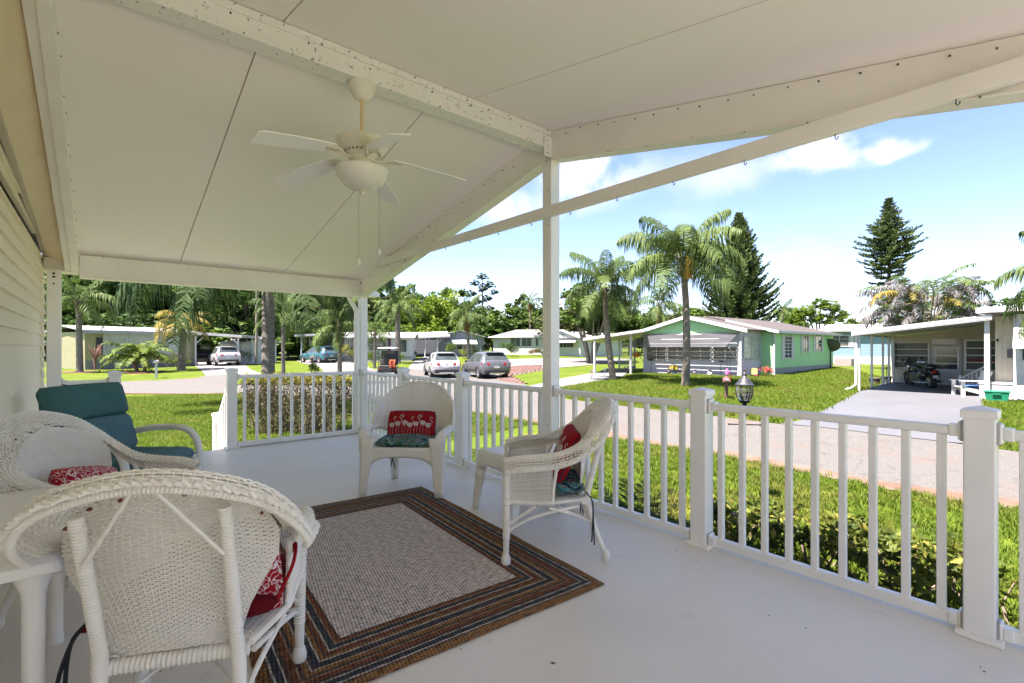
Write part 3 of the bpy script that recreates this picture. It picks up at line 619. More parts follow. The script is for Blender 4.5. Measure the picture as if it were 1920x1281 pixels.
# ------------------------------------------------------------------ moulded side tables
def resin_table(label, w, d, h, loc, rz, leg='panel'):
    ah = .03 if leg == 'round' else .10
    r = thing('side_table', label, 'table', loc, rz, 'white moulded side tables')
    m = MB()
    def top(u, v): s, t_ = 2*u-1, 2*v-1; return Vector((s*w/2, t_*d/2, h-.012*max(abs(s), abs(t_))**10))
    m.grid(top, 20, 20); m.build('tabletop', PLAS, r, smooth=True, solid=.016)
    for sx, sy, L_ in ((1,0,d),(-1,0,d),(0,1,w),(0,-1,w)):
        def ap(u, v):
            s = 2*u-1; z = h-.006-v*(ah+.12*abs(s)**5*(ah > .05)); fl = .012*v; return Vector((sx*(w/2+fl), s*(d/2+fl), z)) if sx else Vector((s*(w/2+fl), sy*(d/2+fl), z))
        MB().grid(ap, 22, 5).build('apron', PLAS, r, smooth=True, solid=.010)
    for sx in (1, -1):
        for sy in (1, -1):
            m = MB()
            if leg == 'round': m.lathe([(.050,h-.02),(.044,h-.05),(.030,h-.09),(.026,h-.12),(.025,.05),(.028,.0)], (sx*(w/2-.045), sy*(d/2-.045), 0), 18)
            else:
                for a in (0, 1):
                    def lg(u, v): k = .095-.045*v; e = .012+.02*v; z = (h-.15)*(1-v); return Vector((sx*(w/2+e-u*k*(a == 0)), sy*(d/2+e-u*k*(a == 1)), z))
                    m.grid(lg, 4, 6)
            m.build('leg', PLAS, r, smooth=True, solid=0 if leg == 'round' else .012)
    return r
p = W(.045, 3.78); resin_table('white moulded side table standing between the plastic chair and the side-on wicker chair', .44, .44, .465, (p.x, p.y, 0), R(-3))
resin_table('white plastic table with thick round leg at the left, behind the nearest chair', 1.0, .36, .665, (4.49, -3.235, 0), 0, 'round')
# ------------------------------------------------------------------ teal cushioned chair
TEAL = M('teal_canvas', (.062,.155,.15), .85, (.05,.13,.128), 4, bump=.3, bscale=260, spec=.15); TEALB = M('faded_teal_canvas', (.095,.185,.215), .85, (.08,.16,.19), 4, bump=.3, bscale=260, spec=.15)
PVC = M('white_pipe', (.80,.78,.74), .35)
tc_ = thing('patio_chair', 'white pipe-frame patio chair with teal cushions beside the cream wall', 'chair')
for s in (1, -1):
    c = cr_spline([(s*.325,-.33,.50),(s*.325,-.26,.56),(s*.325,-.08,.60),(s*.325,.12,.61),(s*.325,.24,.585),(s*.325,.31,.50),(s*.325,.33,.38),(s*.325,.33,.20),(s*.325,.30,.03)], 6)
    MB().tube(c, .025, 12).build('arm_tube', PVC, tc_, smooth=True)
    MB().tube([(s*.29,.33,.36),(s*.24,-.25,.30),(s*.24,-.38,.70)], .02, 10).build('side_rail', PVC, tc_, smooth=True); MB().tube([(s*.325,-.33,.51),(s*.325,-.36,.02)], .02, 10).build('rear_leg', PVC, tc_, smooth=True)
m = MB().tube([(-.3,.32,.345),(.3,.32,.345)], .02, 10).tube([(-.24,-.37,.68),(.24,-.37,.68)], .02, 10).tube([(-.3,-.3,.14),(.3,-.3,.14)], .018, 8); m.build('cross_rail', PVC, tc_, smooth=True)
tc_.scale = (1.1,1,1); place(tc_, -2.92, 3.66, -93)
tq = thing('chair_cushion', 'teal two-part cushion, faded blue on the seat, lying in the patio chair', 'cushion')
m = cush(.58,.62,.12,seed=12,ex=7,wav=.006); m.v = [(x, y+.05, z+.355) for x, y, z in m.v]; m.build('seat_pad', TEALB, tq, smooth=True)
for nm, y0, hh, mat in (('back_pad', 0, .29, TEALB), ('head_pad', .285, .27, TEAL)):
    m = cush(.60, hh+.01, .15, seed=int(y0*10)+3, ex=6, wav=.006); q = Matrix.Rotation(R(106), 3, 'X')
    m.v = [tuple(q @ Vector((x, y+y0+hh/2, -z+.06)) + Vector((0,-.20,.445))) for x, y, z in m.v]; m.build(nm, mat, tq, smooth=True)
m = MB().tube(cr_spline([(-.05,-.37,.985),(0,-.345,.955),(.03,-.355,.97),(.09,-.39,.99)], 4), .005, 5); m.build('tie', M('teal_tie', (.015,.06,.06), .9), tq)
tq.location = tc_.location; tq.rotation_euler = tc_.rotation_euler; tq.scale = tc_.scale
# ------------------------------------------------------------------ rug
def rugmat(hx, hy):
    m = M('striped_rug', (.30,.28,.26), .95, spec=.05); t = m.node_tree; l = t.links.new; b = t.nodes['Principled BSDF']
    tcn = N('ShaderNodeTexCoord', t); sp = N('ShaderNodeSeparateXYZ', t); l(tcn.outputs['Object'], sp.inputs[0])
    def mth(op, a, c=None, **k):
        n = N('ShaderNodeMath', t, operation=op)
        for i, q in enumerate((a, c)):
            if q is None: continue
            if isinstance(q, (int, float)): n.inputs[i].default_value = q
            else: l(q, n.inputs[i])
        return n.outputs[0]
    dx = mth('SUBTRACT', hx, mth('ABSOLUTE', sp.outputs[0])); dy = mth('SUBTRACT', hy, mth('ABSOLUTE', sp.outputs[1])); dd = mth('MINIMUM', dx, dy)
    wv = N('ShaderNodeTexNoise', t); wv.inputs['Scale'].default_value = 9; l(tcn.outputs['Object'], wv.inputs['Vector']); dd = mth('ADD', dd, mth('MULTIPLY', mth('SUBTRACT', wv.outputs['Fac'], .5), .006))
    bw = .335; r = N('ShaderNodeValToRGB', t); l(mth('DIVIDE', dd, bw), r.inputs[0]); e = r.color_ramp.elements; r.color_ramp.interpolation = 'CONSTANT'
    BR, RS, NV, GR, TN, DK = (.22,.115,.05), (.17,.068,.04), (.055,.056,.062), (.40,.355,.305), (.27,.185,.12), (.085,.06,.05)
    seq = [(BR,2.2),(DK,.5),(GR,.5),(NV,1.6),(GR,.35),(DK,.9),(RS,1.4),(TN,.4),(DK,.8),(BR,1.3),(GR,.35),(DK,.7),(NV,1.3),(GR,.4),(BR,1.0),(DK,.5),(RS,1.0),(GR,.4),(NV,1.5),(TN,.4),(RS,1.0),(DK,.5)]
    seq = [s for s in seq]; tot = sum(s[1] for s in seq); x = 0
    e[0].color = (*seq[0][0], 1); e[0].position = 0; e.remove(e[1])
    x = seq[0][1]
    for c, w in seq[1:]: n = e.new(x/tot); n.color = (*c, 1); x += w
    n = e.new(.997); n.color = (.50,.44,.40, 1)
    # yarn texture: crossed fine ribs plus fleck
    def wave(rot, sc):
        mp_ = N('ShaderNodeMapping', t); mp_.inputs['Rotation'].default_value = (0,0,R(rot)); l(tcn.outputs['Object'], mp_.inputs[0]); w = N('ShaderNodeTexWave', t); w.inputs['Scale'].default_value = sc; w.inputs['Distortion'].default_value = 1.2; w.inputs['Detail'].default_value = 2; w.inputs['Detail Scale'].default_value = 3; l(mp_.outputs[0], w.inputs['Vector']); return w.outputs['Fac']
    f = mth('MULTIPLY', wave(8, 24), wave(98, 20)); fl = N('ShaderNodeTexNoise', t); fl.inputs['Scale'].default_value = 120; fl.inputs['Detail'].default_value = 3
    mp2 = N('ShaderNodeMapping', t); mp2.inputs['Scale'].default_value = (1, .22, 1); mp2.inputs['Rotation'].default_value = (0,0,R(20)); l(tcn.outputs['Object'], mp2.inputs[0]); l(mp2.outputs[0], fl.inputs['Vector'])
    k = mth('ADD', .30, mth('ADD', mth('MULTIPLY', f, 1.25), mth('MULTIPLY', mth('SUBTRACT', fl.outputs['Fac'], .37), 2.6)))
    vm = N('ShaderNodeVectorMath', t, operation='SCALE'); l(r.outputs['Color'], vm.inputs[0]); l(k, vm.inputs['Scale']); l(vm.outputs[0], b.inputs['Base Color'])
    bp = N('ShaderNodeBump', t); bp.inputs['Strength'].default_value = .6; bp.inputs['Distance'].default_value = .004; l(k, bp.inputs['Height']); l(bp.outputs[0], b.inputs['Normal']); return m
hx, hy = 1.115, .81; pf = W(-.82, 4.39); a_ = R(-4.2); ux = Vector((math.cos(a_), math.sin(a_), 0)); uy = Vector((-math.sin(a_), math.cos(a_), 0))
c = pf+ux*hx-uy*hy
rug = MB().grid(lambda u, v: ((2*u-1)*hx*(1+.002*math.sin(v*17)), (2*v-1)*hy*(1+.003*math.sin(u*23)), .004+.0015*mnoise.noise(Vector((u*5, v*5, 0)))), 40, 30).build('rug', rugmat(hx, hy), smooth=True, solid=.007)
rug.location = (c.x, c.y, .003); rug.rotation_euler.z = a_; tag(rug, 'woven rug with grey field and brown, navy and rust striped border', 'rug')
# ================================================================== GROUND, STREET, DRIVEWAYS
def gzv(X, D):
    w = 1/((CPa[:,0]-X[:,None])**2+(CPa[:,1]-D[:,None])**2+9.0)**1.6; return CZ-(w*CPa[:,2]).sum(1)/w.sum(1)
Xs = np.concatenate([np.linspace(-400,-60,18), np.linspace(-55,45,76), np.linspace(50,400,18)]); Ds = np.concatenate([np.linspace(-40,-2,10), np.linspace(0,50,51), np.linspace(52,110,30), np.linspace(120,900,22)])
XX, DD = np.meshgrid(Xs, Ds); XX, DD = XX.ravel(), DD.ravel(); Zg = gzv(XX, DD)
Vg = np.stack([CX+ct*XX-st*DD, CY+st*XX+ct*DD, Zg], 1); nx_, ny_ = len(Xs), len(Ds)
I = (np.arange(ny_-1)[:,None]*nx_+np.arange(nx_-1)[None]).ravel(); Fg = np.stack([I, I+1, I+nx_+1, I+nx_], 1)
def grassmat(name):
    m = M(name, (.095,.132,.014), .9, (.068,.108,.010), .5, bump=.8, bscale=28, spec=.1); t = m.node_tree; l = t.links.new
    b = t.nodes['Principled BSDF']; src = b.inputs['Base Color'].links[0].from_socket; tcn = N('ShaderNodeTexCoord', t)
    n = N('ShaderNodeTexNoise', t); n.inputs['Scale'].default_value = 9; n.inputs['Detail'].default_value = 8; n.inputs['Roughness'].default_value = .75; l(tcn.outputs['Object'], n.inputs['Vector'])
    r = N('ShaderNodeValToRGB', t); r.color_ramp.elements[0].position = .3; r.color_ramp.elements[1].position = .7; r.color_ramp.elements[0].color = (.45,.5,.4,1); r.color_ramp.elements[1].color = (1.25,1.2,1.1,1); l(n.outputs['Fac'], r.inputs[0])
    x = N('ShaderNodeMix', t, data_type='RGBA', blend_type='MULTIPLY'); x.inputs[0].default_value = 1; l(src, x.inputs[6]); l(r.outputs['Color'], x.inputs[7])
    n2 = N('ShaderNodeTexNoise', t); n2.inputs['Scale'].default_value = .9; n2.inputs['Detail'].default_value = 5; l(tcn.outputs['Object'], n2.inputs['Vector']); r2 = N('ShaderNodeValToRGB', t); r2.color_ramp.elements[0].position = .56; r2.color_ramp.elements[1].position = .8; l(n2.outputs['Fac'], r2.inputs[0])
    y = N('ShaderNodeMix', t, data_type='RGBA'); l(r2.outputs['Color'], y.inputs[0]); l(x.outputs[2], y.inputs[6]); y.inputs[7].default_value = (.16,.145,.03,1); l(y.outputs[2], b.inputs['Base Color']); return m
LAWN = grassmat('lawn')
tag(link('ground', np_mesh('ground', Vg, Fg, True), LAWN), 'green lawns and open ground around the homes', 'ground', kind='structure')
def gpoly(name, pts, off, mat, step=.8, label=None, cat=None, kind='structure', parent=None):
    P2 = [Vector((p[0], p[1])) for p in pts]; q = []
    for i in range(len(P2)):                       # add points along the edges
        a, b_ = P2[i], P2[(i+1) % len(P2)]; n = max(1, int((b_-a).length/step))
        for k in range(n): q.append(a.lerp(b_, k/n))
    xs = [p.x for p in q]; ys_ = [p.y for p in q]; pts2 = list(q); x = min(xs)
    while x < max(xs):
        y = min(ys_)
        while y < max(ys_): pts2.append(Vector((x+random.uniform(-.1,.1)*step, y+random.uniform(-.1,.1)*step))); y += step
        x += step
    r = geometry.delaunay_2d_cdt(pts2, [], [list(range(len(q)))], 1, 1e-4); V = [(v.x, v.y, gz(v.x, v.y)+off) for v in r[0]]; F = [tuple(f) for f in r[2] if len(f) >= 3]
    me = bpy.data.meshes.new(name); me.from_pydata(V, [], F); bm = bmesh.new(); bm.from_mesh(me); bmesh.ops.delete(bm, geom=[v for v in bm.verts if not v.link_faces], context='VERTS')
    for f in bm.faces:
        if f.normal.z < 0: f.normal_flip()
    bm.to_mesh(me); bm.free(); me.polygons.foreach_set('use_smooth', [True]*len(me.polygons)); o = link(name, me, mat, parent); tag(o, label, cat, kind=kind); return o
def GP(*l): return [G(*p) for p in l]
near_e = GP((2600,1090),(2100,990),(1900,955),(1700,925),(1538,893),(1441,872),(1292,845),(1159,824),(1008,795),(890,776),(760,762),(660,752),(560,745),(445,740),(250,739),(90,739),(-200,740),(-500,741))
far_e = GP((-500,719),(-200,721),(90,721),(235,716),(300,714),(372,709),(386,704),(440,702),(494,701),(560,699.5),(608,697),(660,695),(702,693),(765,691),(820,698),(858,699),(871,698),(905,692),(938,706),(955,707),(987,723),(1003,731),(1045,736),(1062,750),(1156,761),(1203,767),(1276,774),(1365,785),(1463,797),(1549,804),(1774,831),(1900,848),(2100,880),(2600,960))
gpoly('street', near_e+far_e, .022, ROADM, .9, 'pale worn asphalt street bending past the porch to a junction', 'street')
VERGE = M('bare_soil', (.16,.095,.062), .95, (.10,.06,.038), 6, detail=9, bump=.6, bscale=50, dirt=(.13,.12,.09), dscale=1.6, dpos=(.5,.7))
random.seed(17); ve = [p for p in near_e if -30 < p.x < 16]; vi = []
for a, b_ in zip(ve, ve[1:]):
    n = max(1, int((b_-a).length/.5)); vi += [a.lerp(b_, k/n) for k in range(n)]
gpoly('dirt_verge', [Vector((p.x, p.y-.10, 0)) for p in vi]+[Vector((p.x, p.y+.18+random.random()*.32, 0)) for p in vi[::-1]], .028, VERGE, .5, 'worn strip of bare reddish soil along the near edge of the street', 'dirt verge')
gpoly('kerb_lawn', GP((440,717),(446,722.5),(560,723.5),(690,724),(688,713),(660,707.5),(560,708.5),(450,711)), .05, LAWN, .7, 'grass island between the two lanes of the junction', 'grass island')
gpoly('driveway', GP((386,705),(378,696),(366,687),(360,680),(440,677),(452,681),(470,694),(494,702)), .030, CONC, .8, 'concrete driveway up to the cream home carport', 'driveway')
gpoly('driveway', GP((608,698),(600,690),(569,682),(556,677),(641,674),(668,683),(704,694)), .030, CONC, .8, 'concrete driveway to the carport with the blue car', 'driveway')
gpoly('driveway', GP((764,692),(777,678),(793,670),(800,667),(846,667),(858,690),(860,700)), .030, CONC, .8, 'pale driveway behind the white compact SUV', 'driveway')
GRAV = M('pale_gravel', (.20,.183,.155), .95, (.14,.128,.108), 2.2, bump=.6, bscale=50, dirt=(.10,.095,.06), dscale=1.1, dpos=(.58,.8))
gpoly('gravel_lot', GP((905,690),(912,683),(934,676),(1017,672.3),(1161,672.8),(1190,674),(1161,680),(1050,690),(1017,695),(952,706.5),(936,706)), .030, GRAV, .8, 'pale gravel and sand parking lot in the middle distance', 'gravel lot')
gpoly('driveway', GP((990,725.5),(1050,711.5),(1111,700.5),(1150,693.5),(1187,693),(1166,708),(1051,727.5),(1038,735.5),(1003,731)), .034, CONC, .7, 'white concrete driveway leading to the green home carport', 'driveway')
GREYC = M('grey_painted_concrete', (.108,.112,.115), .6, (.094,.098,.10), .8, bump=.08, bscale=20)
gpoly('driveway', GP((1463,796.5),(1500,791),(1567,760),(1608,737),(1660,719),(1675,713),(1740,713.5),(1870,716),(1843,752),(1848,838),(1774,831.5),(1549,804.5)), .034, GREYC, .7, 'smooth grey painted driveway running under the flat carport', 'driveway')
# brick patch: individual pavers, uneven
BRICKM = M('old_pavers', (.16,.085,.065), .9, (.11,.065,.052), 3, bump=.4, bscale=30)
bp_ = thing('brick_paving', 'patch of worn reddish brick paving beside the silver car', 'paving', G(960, 698))
bp_['kind'] = 'structure'
poly = [Vector((p.x, p.y)) for p in GP((934,691),(975,686.5),(1015,685.5),(1017,694),(957,704.5),(985,721),(938,714))]
def inpoly(x, y, pl):
    c = False
    for i in range(len(pl)):
        a, b_ = pl[i], pl[i-1]
        if (a.y > y) != (b_.y > y) and x < (b_.x-a.x)*(y-a.y)/(b_.y-a.y)+a.x: c = not c
    return c
bme = [MB().box(-.19,-.09,0,.19,.09,.05).build('brick', BRICKM) for _ in range(1)][0]; bm_ = bme.data; bpy.data.objects.remove(bme)
random.seed(4); x0, x1 = min(p.x for p in poly), max(p.x for p in poly); y0, y1 = min(p.y for p in poly), max(p.y for p in poly); n = 0; cand = []
y = y0; row = 0
while y < y1:
    x = x0+(row % 2)*.2
    while x < x1:
        if inpoly(x, y, poly): cand.append((x, y))
        x += .40
    y += .20; row += 1
cand.sort(key=lambda p: depth(Vector((p[0],p[1],0)))); rest = MB()
for i, (x, y) in enumerate(cand):
    z = gz(x, y)+.012+random.uniform(-.006,.01)
    if i < 300: o = link('brick', bm_, None, bp_); o.location = Vector((x, y, z))-Vector(bp_.location); o.rotation_euler = (random.uniform(-.03,.03), random.uniform(-.03,.03), random.uniform(-.05,.05))
    else: rest.box(x-.19,y-.09,z,x+.19,y+.09,z+.05)
if rest.v: rest.build('brick', BRICKM, bp_, world=True, kind='stuff')
# ------------------------------------------------------------------ grass blades (uncountable)
def tuft(name, n, h, spread, seed):
    r = random.Random(seed); V, F = [], []
    for i in range(n):
        a = r.uniform(0, 6.28); d = spread*math.sqrt(r.random()); x, y = d*math.cos(a), d*math.sin(a); hh = h*r.uniform(.5, 1.15); la = r.uniform(0, 6.28); le = hh*r.uniform(.15, .9); w = .0045*r.uniform(.8, 1.4); wx, wy = -math.sin(la)*w, math.cos(la)*w
        b = len(V); V += [(x-wx,y-wy,0),(x+wx,y+wy,0),(x+math.cos(la)*le*.4+wx*.8,y+math.sin(la)*le*.4+wy*.8,hh*.6),(x+math.cos(la)*le*.4-wx*.8,y+math.sin(la)*le*.4-wy*.8,hh*.6),(x+math.cos(la)*le,y+math.sin(la)*le,hh*.95)]; F += [(b,b+1,b+2,b+3),(b+3,b+2,b+4)]
    me = bpy.data.meshes.new(name); me.from_pydata(V, [], F); return me
BLADES = leafmat('grass_blade', (.125,.175,.017), (.056,.105,.010), (.092,.143,.013), .4, .35)
def lawn(name, pts, dens, tm, label, smin=.6, smax=1.2, step=1.0):
    o = gpoly(name, pts, .012, LAWN, step, label, 'grass', 'stuff'); src = bpy.data.objects.new('grass_tuft', tm)
    ng = bpy.data.node_groups.new(name+'_scatter', 'GeometryNodeTree'); ng.interface.new_socket('Geometry', in_out='INPUT', socket_type='NodeSocketGeometry'); ng.interface.new_socket('Geometry', in_out='OUTPUT', socket_type='NodeSocketGeometry')
    A = lambda k: ng.nodes.new(k); gi, go = A('NodeGroupInput'), A('NodeGroupOutput'); ds = A('GeometryNodeDistributePointsOnFaces'); ds.inputs['Density'].default_value = dens
    ii = A('GeometryNodeInstanceOnPoints'); ob = A('GeometryNodeObjectInfo'); ob.inputs[0].default_value = src; rv = A('FunctionNodeRandomValue'); rv.data_type = 'FLOAT_VECTOR'; rv.inputs[0].default_value = (-.12,-.12,0); rv.inputs[1].default_value = (.12,.12,6.28)
    rs = A('FunctionNodeRandomValue'); rs.inputs[2].default_value = smin; rs.inputs[3].default_value = smax; jn = A('GeometryNodeJoinGeometry'); l = ng.links.new
    l(gi.outputs[0], ds.inputs[0]); l(ds.outputs['Points'], ii.inputs['Points']); l(ob.outputs['Geometry'], ii.inputs['Instance']); l(rv.outputs[0], ii.inputs['Rotation']); l(rs.outputs[1], ii.inputs['Scale']); l(gi.outputs[0], jn.inputs[0]); l(ii.outputs[0], jn.inputs[0]); l(jn.outputs[0], go.inputs[0])
    md = o.modifiers.new('blades', 'NODES'); md.node_group = ng; return o
BLADES.node_tree.nodes['Principled BSDF'].inputs['Specular IOR Level'].default_value = .12
t_ = BLADES.node_tree; l_ = t_.links.new; rl = [n for n in t_.nodes if n.type == 'VALTORGB'][0]; geo = N('ShaderNodeNewGeometry', t_); pn = N('ShaderNodeTexNoise', t_); pn.inputs['Scale'].default_value = .9; pn.inputs['Detail'].default_value = 6; l_(geo.outputs['Position'], pn.inputs['Vector'])
pr = N('ShaderNodeValToRGB', t_); pr.color_ramp.elements[0].position = .50; pr.color_ramp.elements[1].position = .72; pr.color_ramp.elements[1].color = (.75,.75,.75,1); l_(pn.outputs['Fac'], pr.inputs[0]); px_ = N('ShaderNodeMix', t_, data_type='RGBA'); l_(pr.outputs['Color'], px_.inputs[0]); l_(rl.outputs['Color'], px_.inputs[6]); px_.inputs[7].default_value = (.155,.135,.035,1)
for lk in list(t_.links):
    if lk.from_socket == rl.outputs['Color'] and lk.to_node != px_: l_(px_.outputs[2], lk.to_socket)
t1 = tuft('grass_tuft', 13, .085, .075, 1); t1.materials.append(BLADES); t2 = tuft('grass_tuft', 16, .10, .16, 2); t2.materials.append(BLADES)
def off(p, d): return Vector((p.x, p.y-d, 0))
nl = [off(p, .06) for p in near_e]
lawn('lawn_grass', [Vector((14,.12,0))]+[p for p in nl if -1 < p.x < 14]+[Vector((-1,.12,0))], 230, t1, 'short bright green grass between the porch and the street', step=.7)
lawn('lawn_grass', [Vector((-1.1,-3.3,0)), Vector((-1.1,.3,0))]+[p for p in nl if -17 < p.x < -1.2]+[Vector((-17,-6,0)), Vector((-6,-7.5,0))], 110, t2, 'mown green grass left of the porch steps')
gl = GP((1066,748),(1156,759.5),(1203,765.5),(1276,772),(1365,783),(1462,795),(1498,790),(1566,759),(1606,736),(1655,718),(1668,712),(1560,690),(1445,706),(1200,702),(1168,709),(1053,728.5),(1047,735))
lawn('lawn_grass', gl, 60, t2, 'green grass in front of the lime green home', .8, 1.5)
lawn('lawn_grass', GP((1852,752),(1852,838),(1900,846),(2090,876),(2500,870),(2500,760),(2000,757)), 110, t2, 'strip of grass beside the grey driveway, right of the last newel')
# ------------------------------------------------------------------ homes around the street
class Facade:
    def __init__(s, p0, p1, par=None):
        s.p0, s.p1 = Vector((p0.x, p0.y, 0)), Vector((p1.x, p1.y, 0)); s.u = (s.p1-s.p0).normalized(); s.L = (s.p1-s.p0).length; n = Vector((-s.u.y, s.u.x, 0)); vd = Vector((CX, CY, 0))-s.p0
        s.n = n if n.dot(vd) > 0 else -n; s.par = par
    def s_(s, px):             # distance along the wall at which that column of the photograph meets it
        X0, D0 = toC(s.p0.x, s.p0.y); X1, D1 = toC(s.p1.x, s.p1.y); r = (px-960)/FPX; ux, ud = (X1-X0)/s.L, (D1-D0)/s.L; return (r*D0-X0)/(ux-r*ud)
    def D(s, t): q = s.p0+s.u*t; return toC(q.x, q.y)[1]
    def pt(s, t, o, z): q = s.p0+s.u*t+s.n*o; return Vector((q.x, q.y, z))
    def z_(s, px, py): return ZY(py, s.D(s.s_(px)))
    def box(s, m, a, b, z0, z1, o0, o1):
        V = [s.pt(t, o, z) for z in (z0, z1) for t, o in ((a,o0),(b,o0),(b,o1),(a,o1))]; return m.add(V, [(0,3,2,1),(4,5,6,7),(0,1,5,4),(1,2,6,5),(2,3,7,6),(3,0,4,7)])
    def win(s, a, b, z0, z1, nx=1, nz=2, fr=.06, frame=WPAINT, pane=GLASS, name='window', out=.03):
        m = MB(); s.box(m, a, b, z1-fr, z1, .002, out+.02); s.box(m, a, b, z0, z0+fr, .002, out+.035); s.box(m, a, a+fr, z0+fr, z1-fr, .002, out+.02); s.box(m, b-fr, b, z0+fr, z1-fr, .002, out+.02); f = m.build(name, frame, s.par, world=True)
        w = b-a-2*fr; h = z1-z0-2*fr; q = MB(); s.box(q, a+fr, b-fr, z0+fr, z1-fr, .004, .014); po = q.build('pane', pane, f); po.data.transform(f.matrix_basis.inverted()); 
        inv = (Matrix.Translation(s.par.location) @ s.par.rotation_euler.to_matrix().to_4x4()).inverted(); po.data.transform(inv)
        if nx*nz > 1:
            m = MB()
            for i in range(1, nx): x = a+fr+w*i/nx; s.box(m, x-.02, x+.02, z0+fr+.001, z1-fr-.001, .015, out)
            for j in range(1, nz): z = z0+fr+h*j/nz; s.box(m, a+fr+.001, b-fr-.001, z-.018, z+.018, .016, out+.003)
            mo = m.build('mullion', frame, f); mo.data.transform(inv)
        return f
    def winpx(s, px0, py0, px1, py1, **k):
        a, b = s.s_(px0), s.s_(px1); z1 = (s.z_(px0, py0)+s.z_(px1, py0))/2; z0 = (s.z_(px0, py1)+s.z_(px1, py1))/2; return s.win(a, b, z0, z1, **k)
def hb(m, name, mat, par, **k): return m.build(name, mat, par, world=True, **k)
def wallbox(par, F, a, b, dep, z0, z1, mat, name='wall'):
    m = MB(); F.box(m, a, b, z0, z1, -dep, 0); return hb(m, name, mat, par)
def lapmat(name, c, pitch=.2, k=.7):
    m = M(name, c, .5); t = m.node_tree; l = t.links.new; w = N('ShaderNodeTexWave', t); w.bands_direction = 'Z'; w.wave_profile = 'SAW'; w.inputs['Scale'].default_value = .314/pitch
    tcn = N('ShaderNodeTexCoord', t); l(tcn.outputs['Object'], w.inputs['Vector']); bp = N('ShaderNodeBump', t); bp.inputs['Strength'].default_value = k; bp.inputs['Distance'].default_value = .03; l(w.outputs['Fac'], bp.inputs['Height']); l(bp.outputs[0], t.nodes['Principled BSDF'].inputs['Normal']); return m
def post(par, p, h, w=.09, mat=WPAINT, name='post'): m = MB().box(p.x-w/2, p.y-w/2, p.z-.05, p.x+w/2, p.y+w/2, p.z+h); return hb(m, name, mat, par)
AWN = M('ribbed_awning', (.17,.17,.178), .5, (.125,.125,.135), 1.2)
LIME = M('lime_green_siding', (.33,.62,.30), .55, (.30,.58,.27), 1, bump=.1, bscale=4); SKIRT = M('grey_skirting', (.30,.29,.29), .7, (.25,.245,.245), 1); ROOFG = M('brown_grey_shingle', (.085,.072,.064), .9, (.06,.05,.045), 5, bump=.4, bscale=18)
# ---- lime green home
m0, n0 = P(1450, 27.3), P(1428, 27.85); q0 = W(12.35, 26.2); pl = W(12.35-.646*6.2, 26.2+.763*6.2); zb = gz(m0.x, m0.y)
gh = thing('green_home', 'lime green mobile home with white awning over its front porch windows', 'house', (q0.x, q0.y, zb))
zb = zb-.1; ze = CZ+.98; zp = CZ+1.78                       # eaves and ridge
dx_, wx = Vector((1,0,0)), 6.2
xl, xr, yf = pl.x, q0.x, q0.y; xm = (xl+xr)/2; yb = m0.y+10.0; xR = m0.x; yM = m0.y
F1 = Facade(Vector((xl,yf,0)), Vector((xr,yf,0)), gh); F2 = Facade(Vector((xr,yf,0)), Vector((xr,yM,0)), gh); F3 = Facade(Vector((xR,yM,0)), Vector((xR,yb,0)), gh); F4 = Facade(Vector((xr,yM,0)), Vector((xR,yM,0)), gh)
PORCHW = M('porch_grey_panel', (.50,.50,.51), .6, (.45,.45,.46), 1)
hb(MB().box(xl,yf,zb,xr,yM-.01,ze-.02), 'porch_wall', PORCHW, gh); hb(MB().box(xl+.01,yM,zb+.55,xR,yb,ze-.02), 'wall', LIME, gh); hb(MB().box(xl+.03,yM+.02,zb,xR-.03,yb-.03,zb+.549), 'skirting', SKIRT, gh)
hb(MB().slab([(xl,yf-.012,ze-.15),(xr,yf-.012,ze-.15),(xr,yf-.012,ze),(xm,yf-.012,zp-.08),(xl,yf-.012,ze)], .03, (0,1,0)), 'gable', LIME, gh)
m = MB()
for i in range(14):
    z = ze-.1+.0; x = xl+.2+i*(wx-.4)/13; top = ze+(zp-.1-ze)*(1-abs(x-xm)/(wx/2)); m.box(x-.008, yf-.018, ze-.14, x+.008, yf-.0125, top)
hb(m, 'siding_seam', LIME, gh, kind='stuff')
m = MB()
for i in range(36): y = yM+.25+i*.27; m.box(xR+.0005, y-.007, zb+.56, xR+.006, y+.007, ze-.03)
hb(m, 'siding_seam', LIME, gh, kind='stuff')
ov = .30; zo = .10
for nm, a, c in (('roof', (xl-.55, ze-.12), (xm, zp+.0)), ('roof', (xr+.45, ze-.09), (xm, zp+.0))):
    hb(MB().slab([(a[0],yf-ov,a[1]+.06),(c[0],yf-ov,c[1]+.06),(c[0],yM+.6,c[1]+.06),(a[0],yM+.6,a[1]+.06)], .06), nm, ROOFG, gh)
    hb(MB().slab([(a[0],yf-ov-.02,a[1]+.08),(c[0],yf-ov-.02,c[1]+.08),(c[0],yf-ov-.02,c[1]-.12),(a[0],yf-ov-.02,a[1]-.12)], .018, (0,1,0)), 'fascia', WPAINT, gh)
hb(MB().slab([(xl-.4,yM-.35,ze-.02),(xm,yM-.35,zp+.14),(xm,yb+.3,zp+.14),(xl-.4,yb+.3,ze-.02)], .07), 'roof', ROOFG, gh)
hb(MB().slab([(xR+.3,yM-.35,ze-.06),(xm,yM-.35,zp+.14),(xm,yb+.3,zp+.14),(xR+.3,yb+.3,ze-.06)], .07), 'roof', ROOFG, gh)
hb(MB().slab([(xR+.32,yM-.37,ze-.04),(xm+1.2,yM-.37,zp-.13),(xm+1.2,yM-.37,zp-.28),(xR+.32,yM-.37,ze-.2)], .018, (0,1,0)), 'fascia', WPAINT, gh)
hb(MB().box(xR+.31,yM-.4,ze-.2,xR+.43,yb+.3,ze-.06), 'gutter', WPAINT, gh)
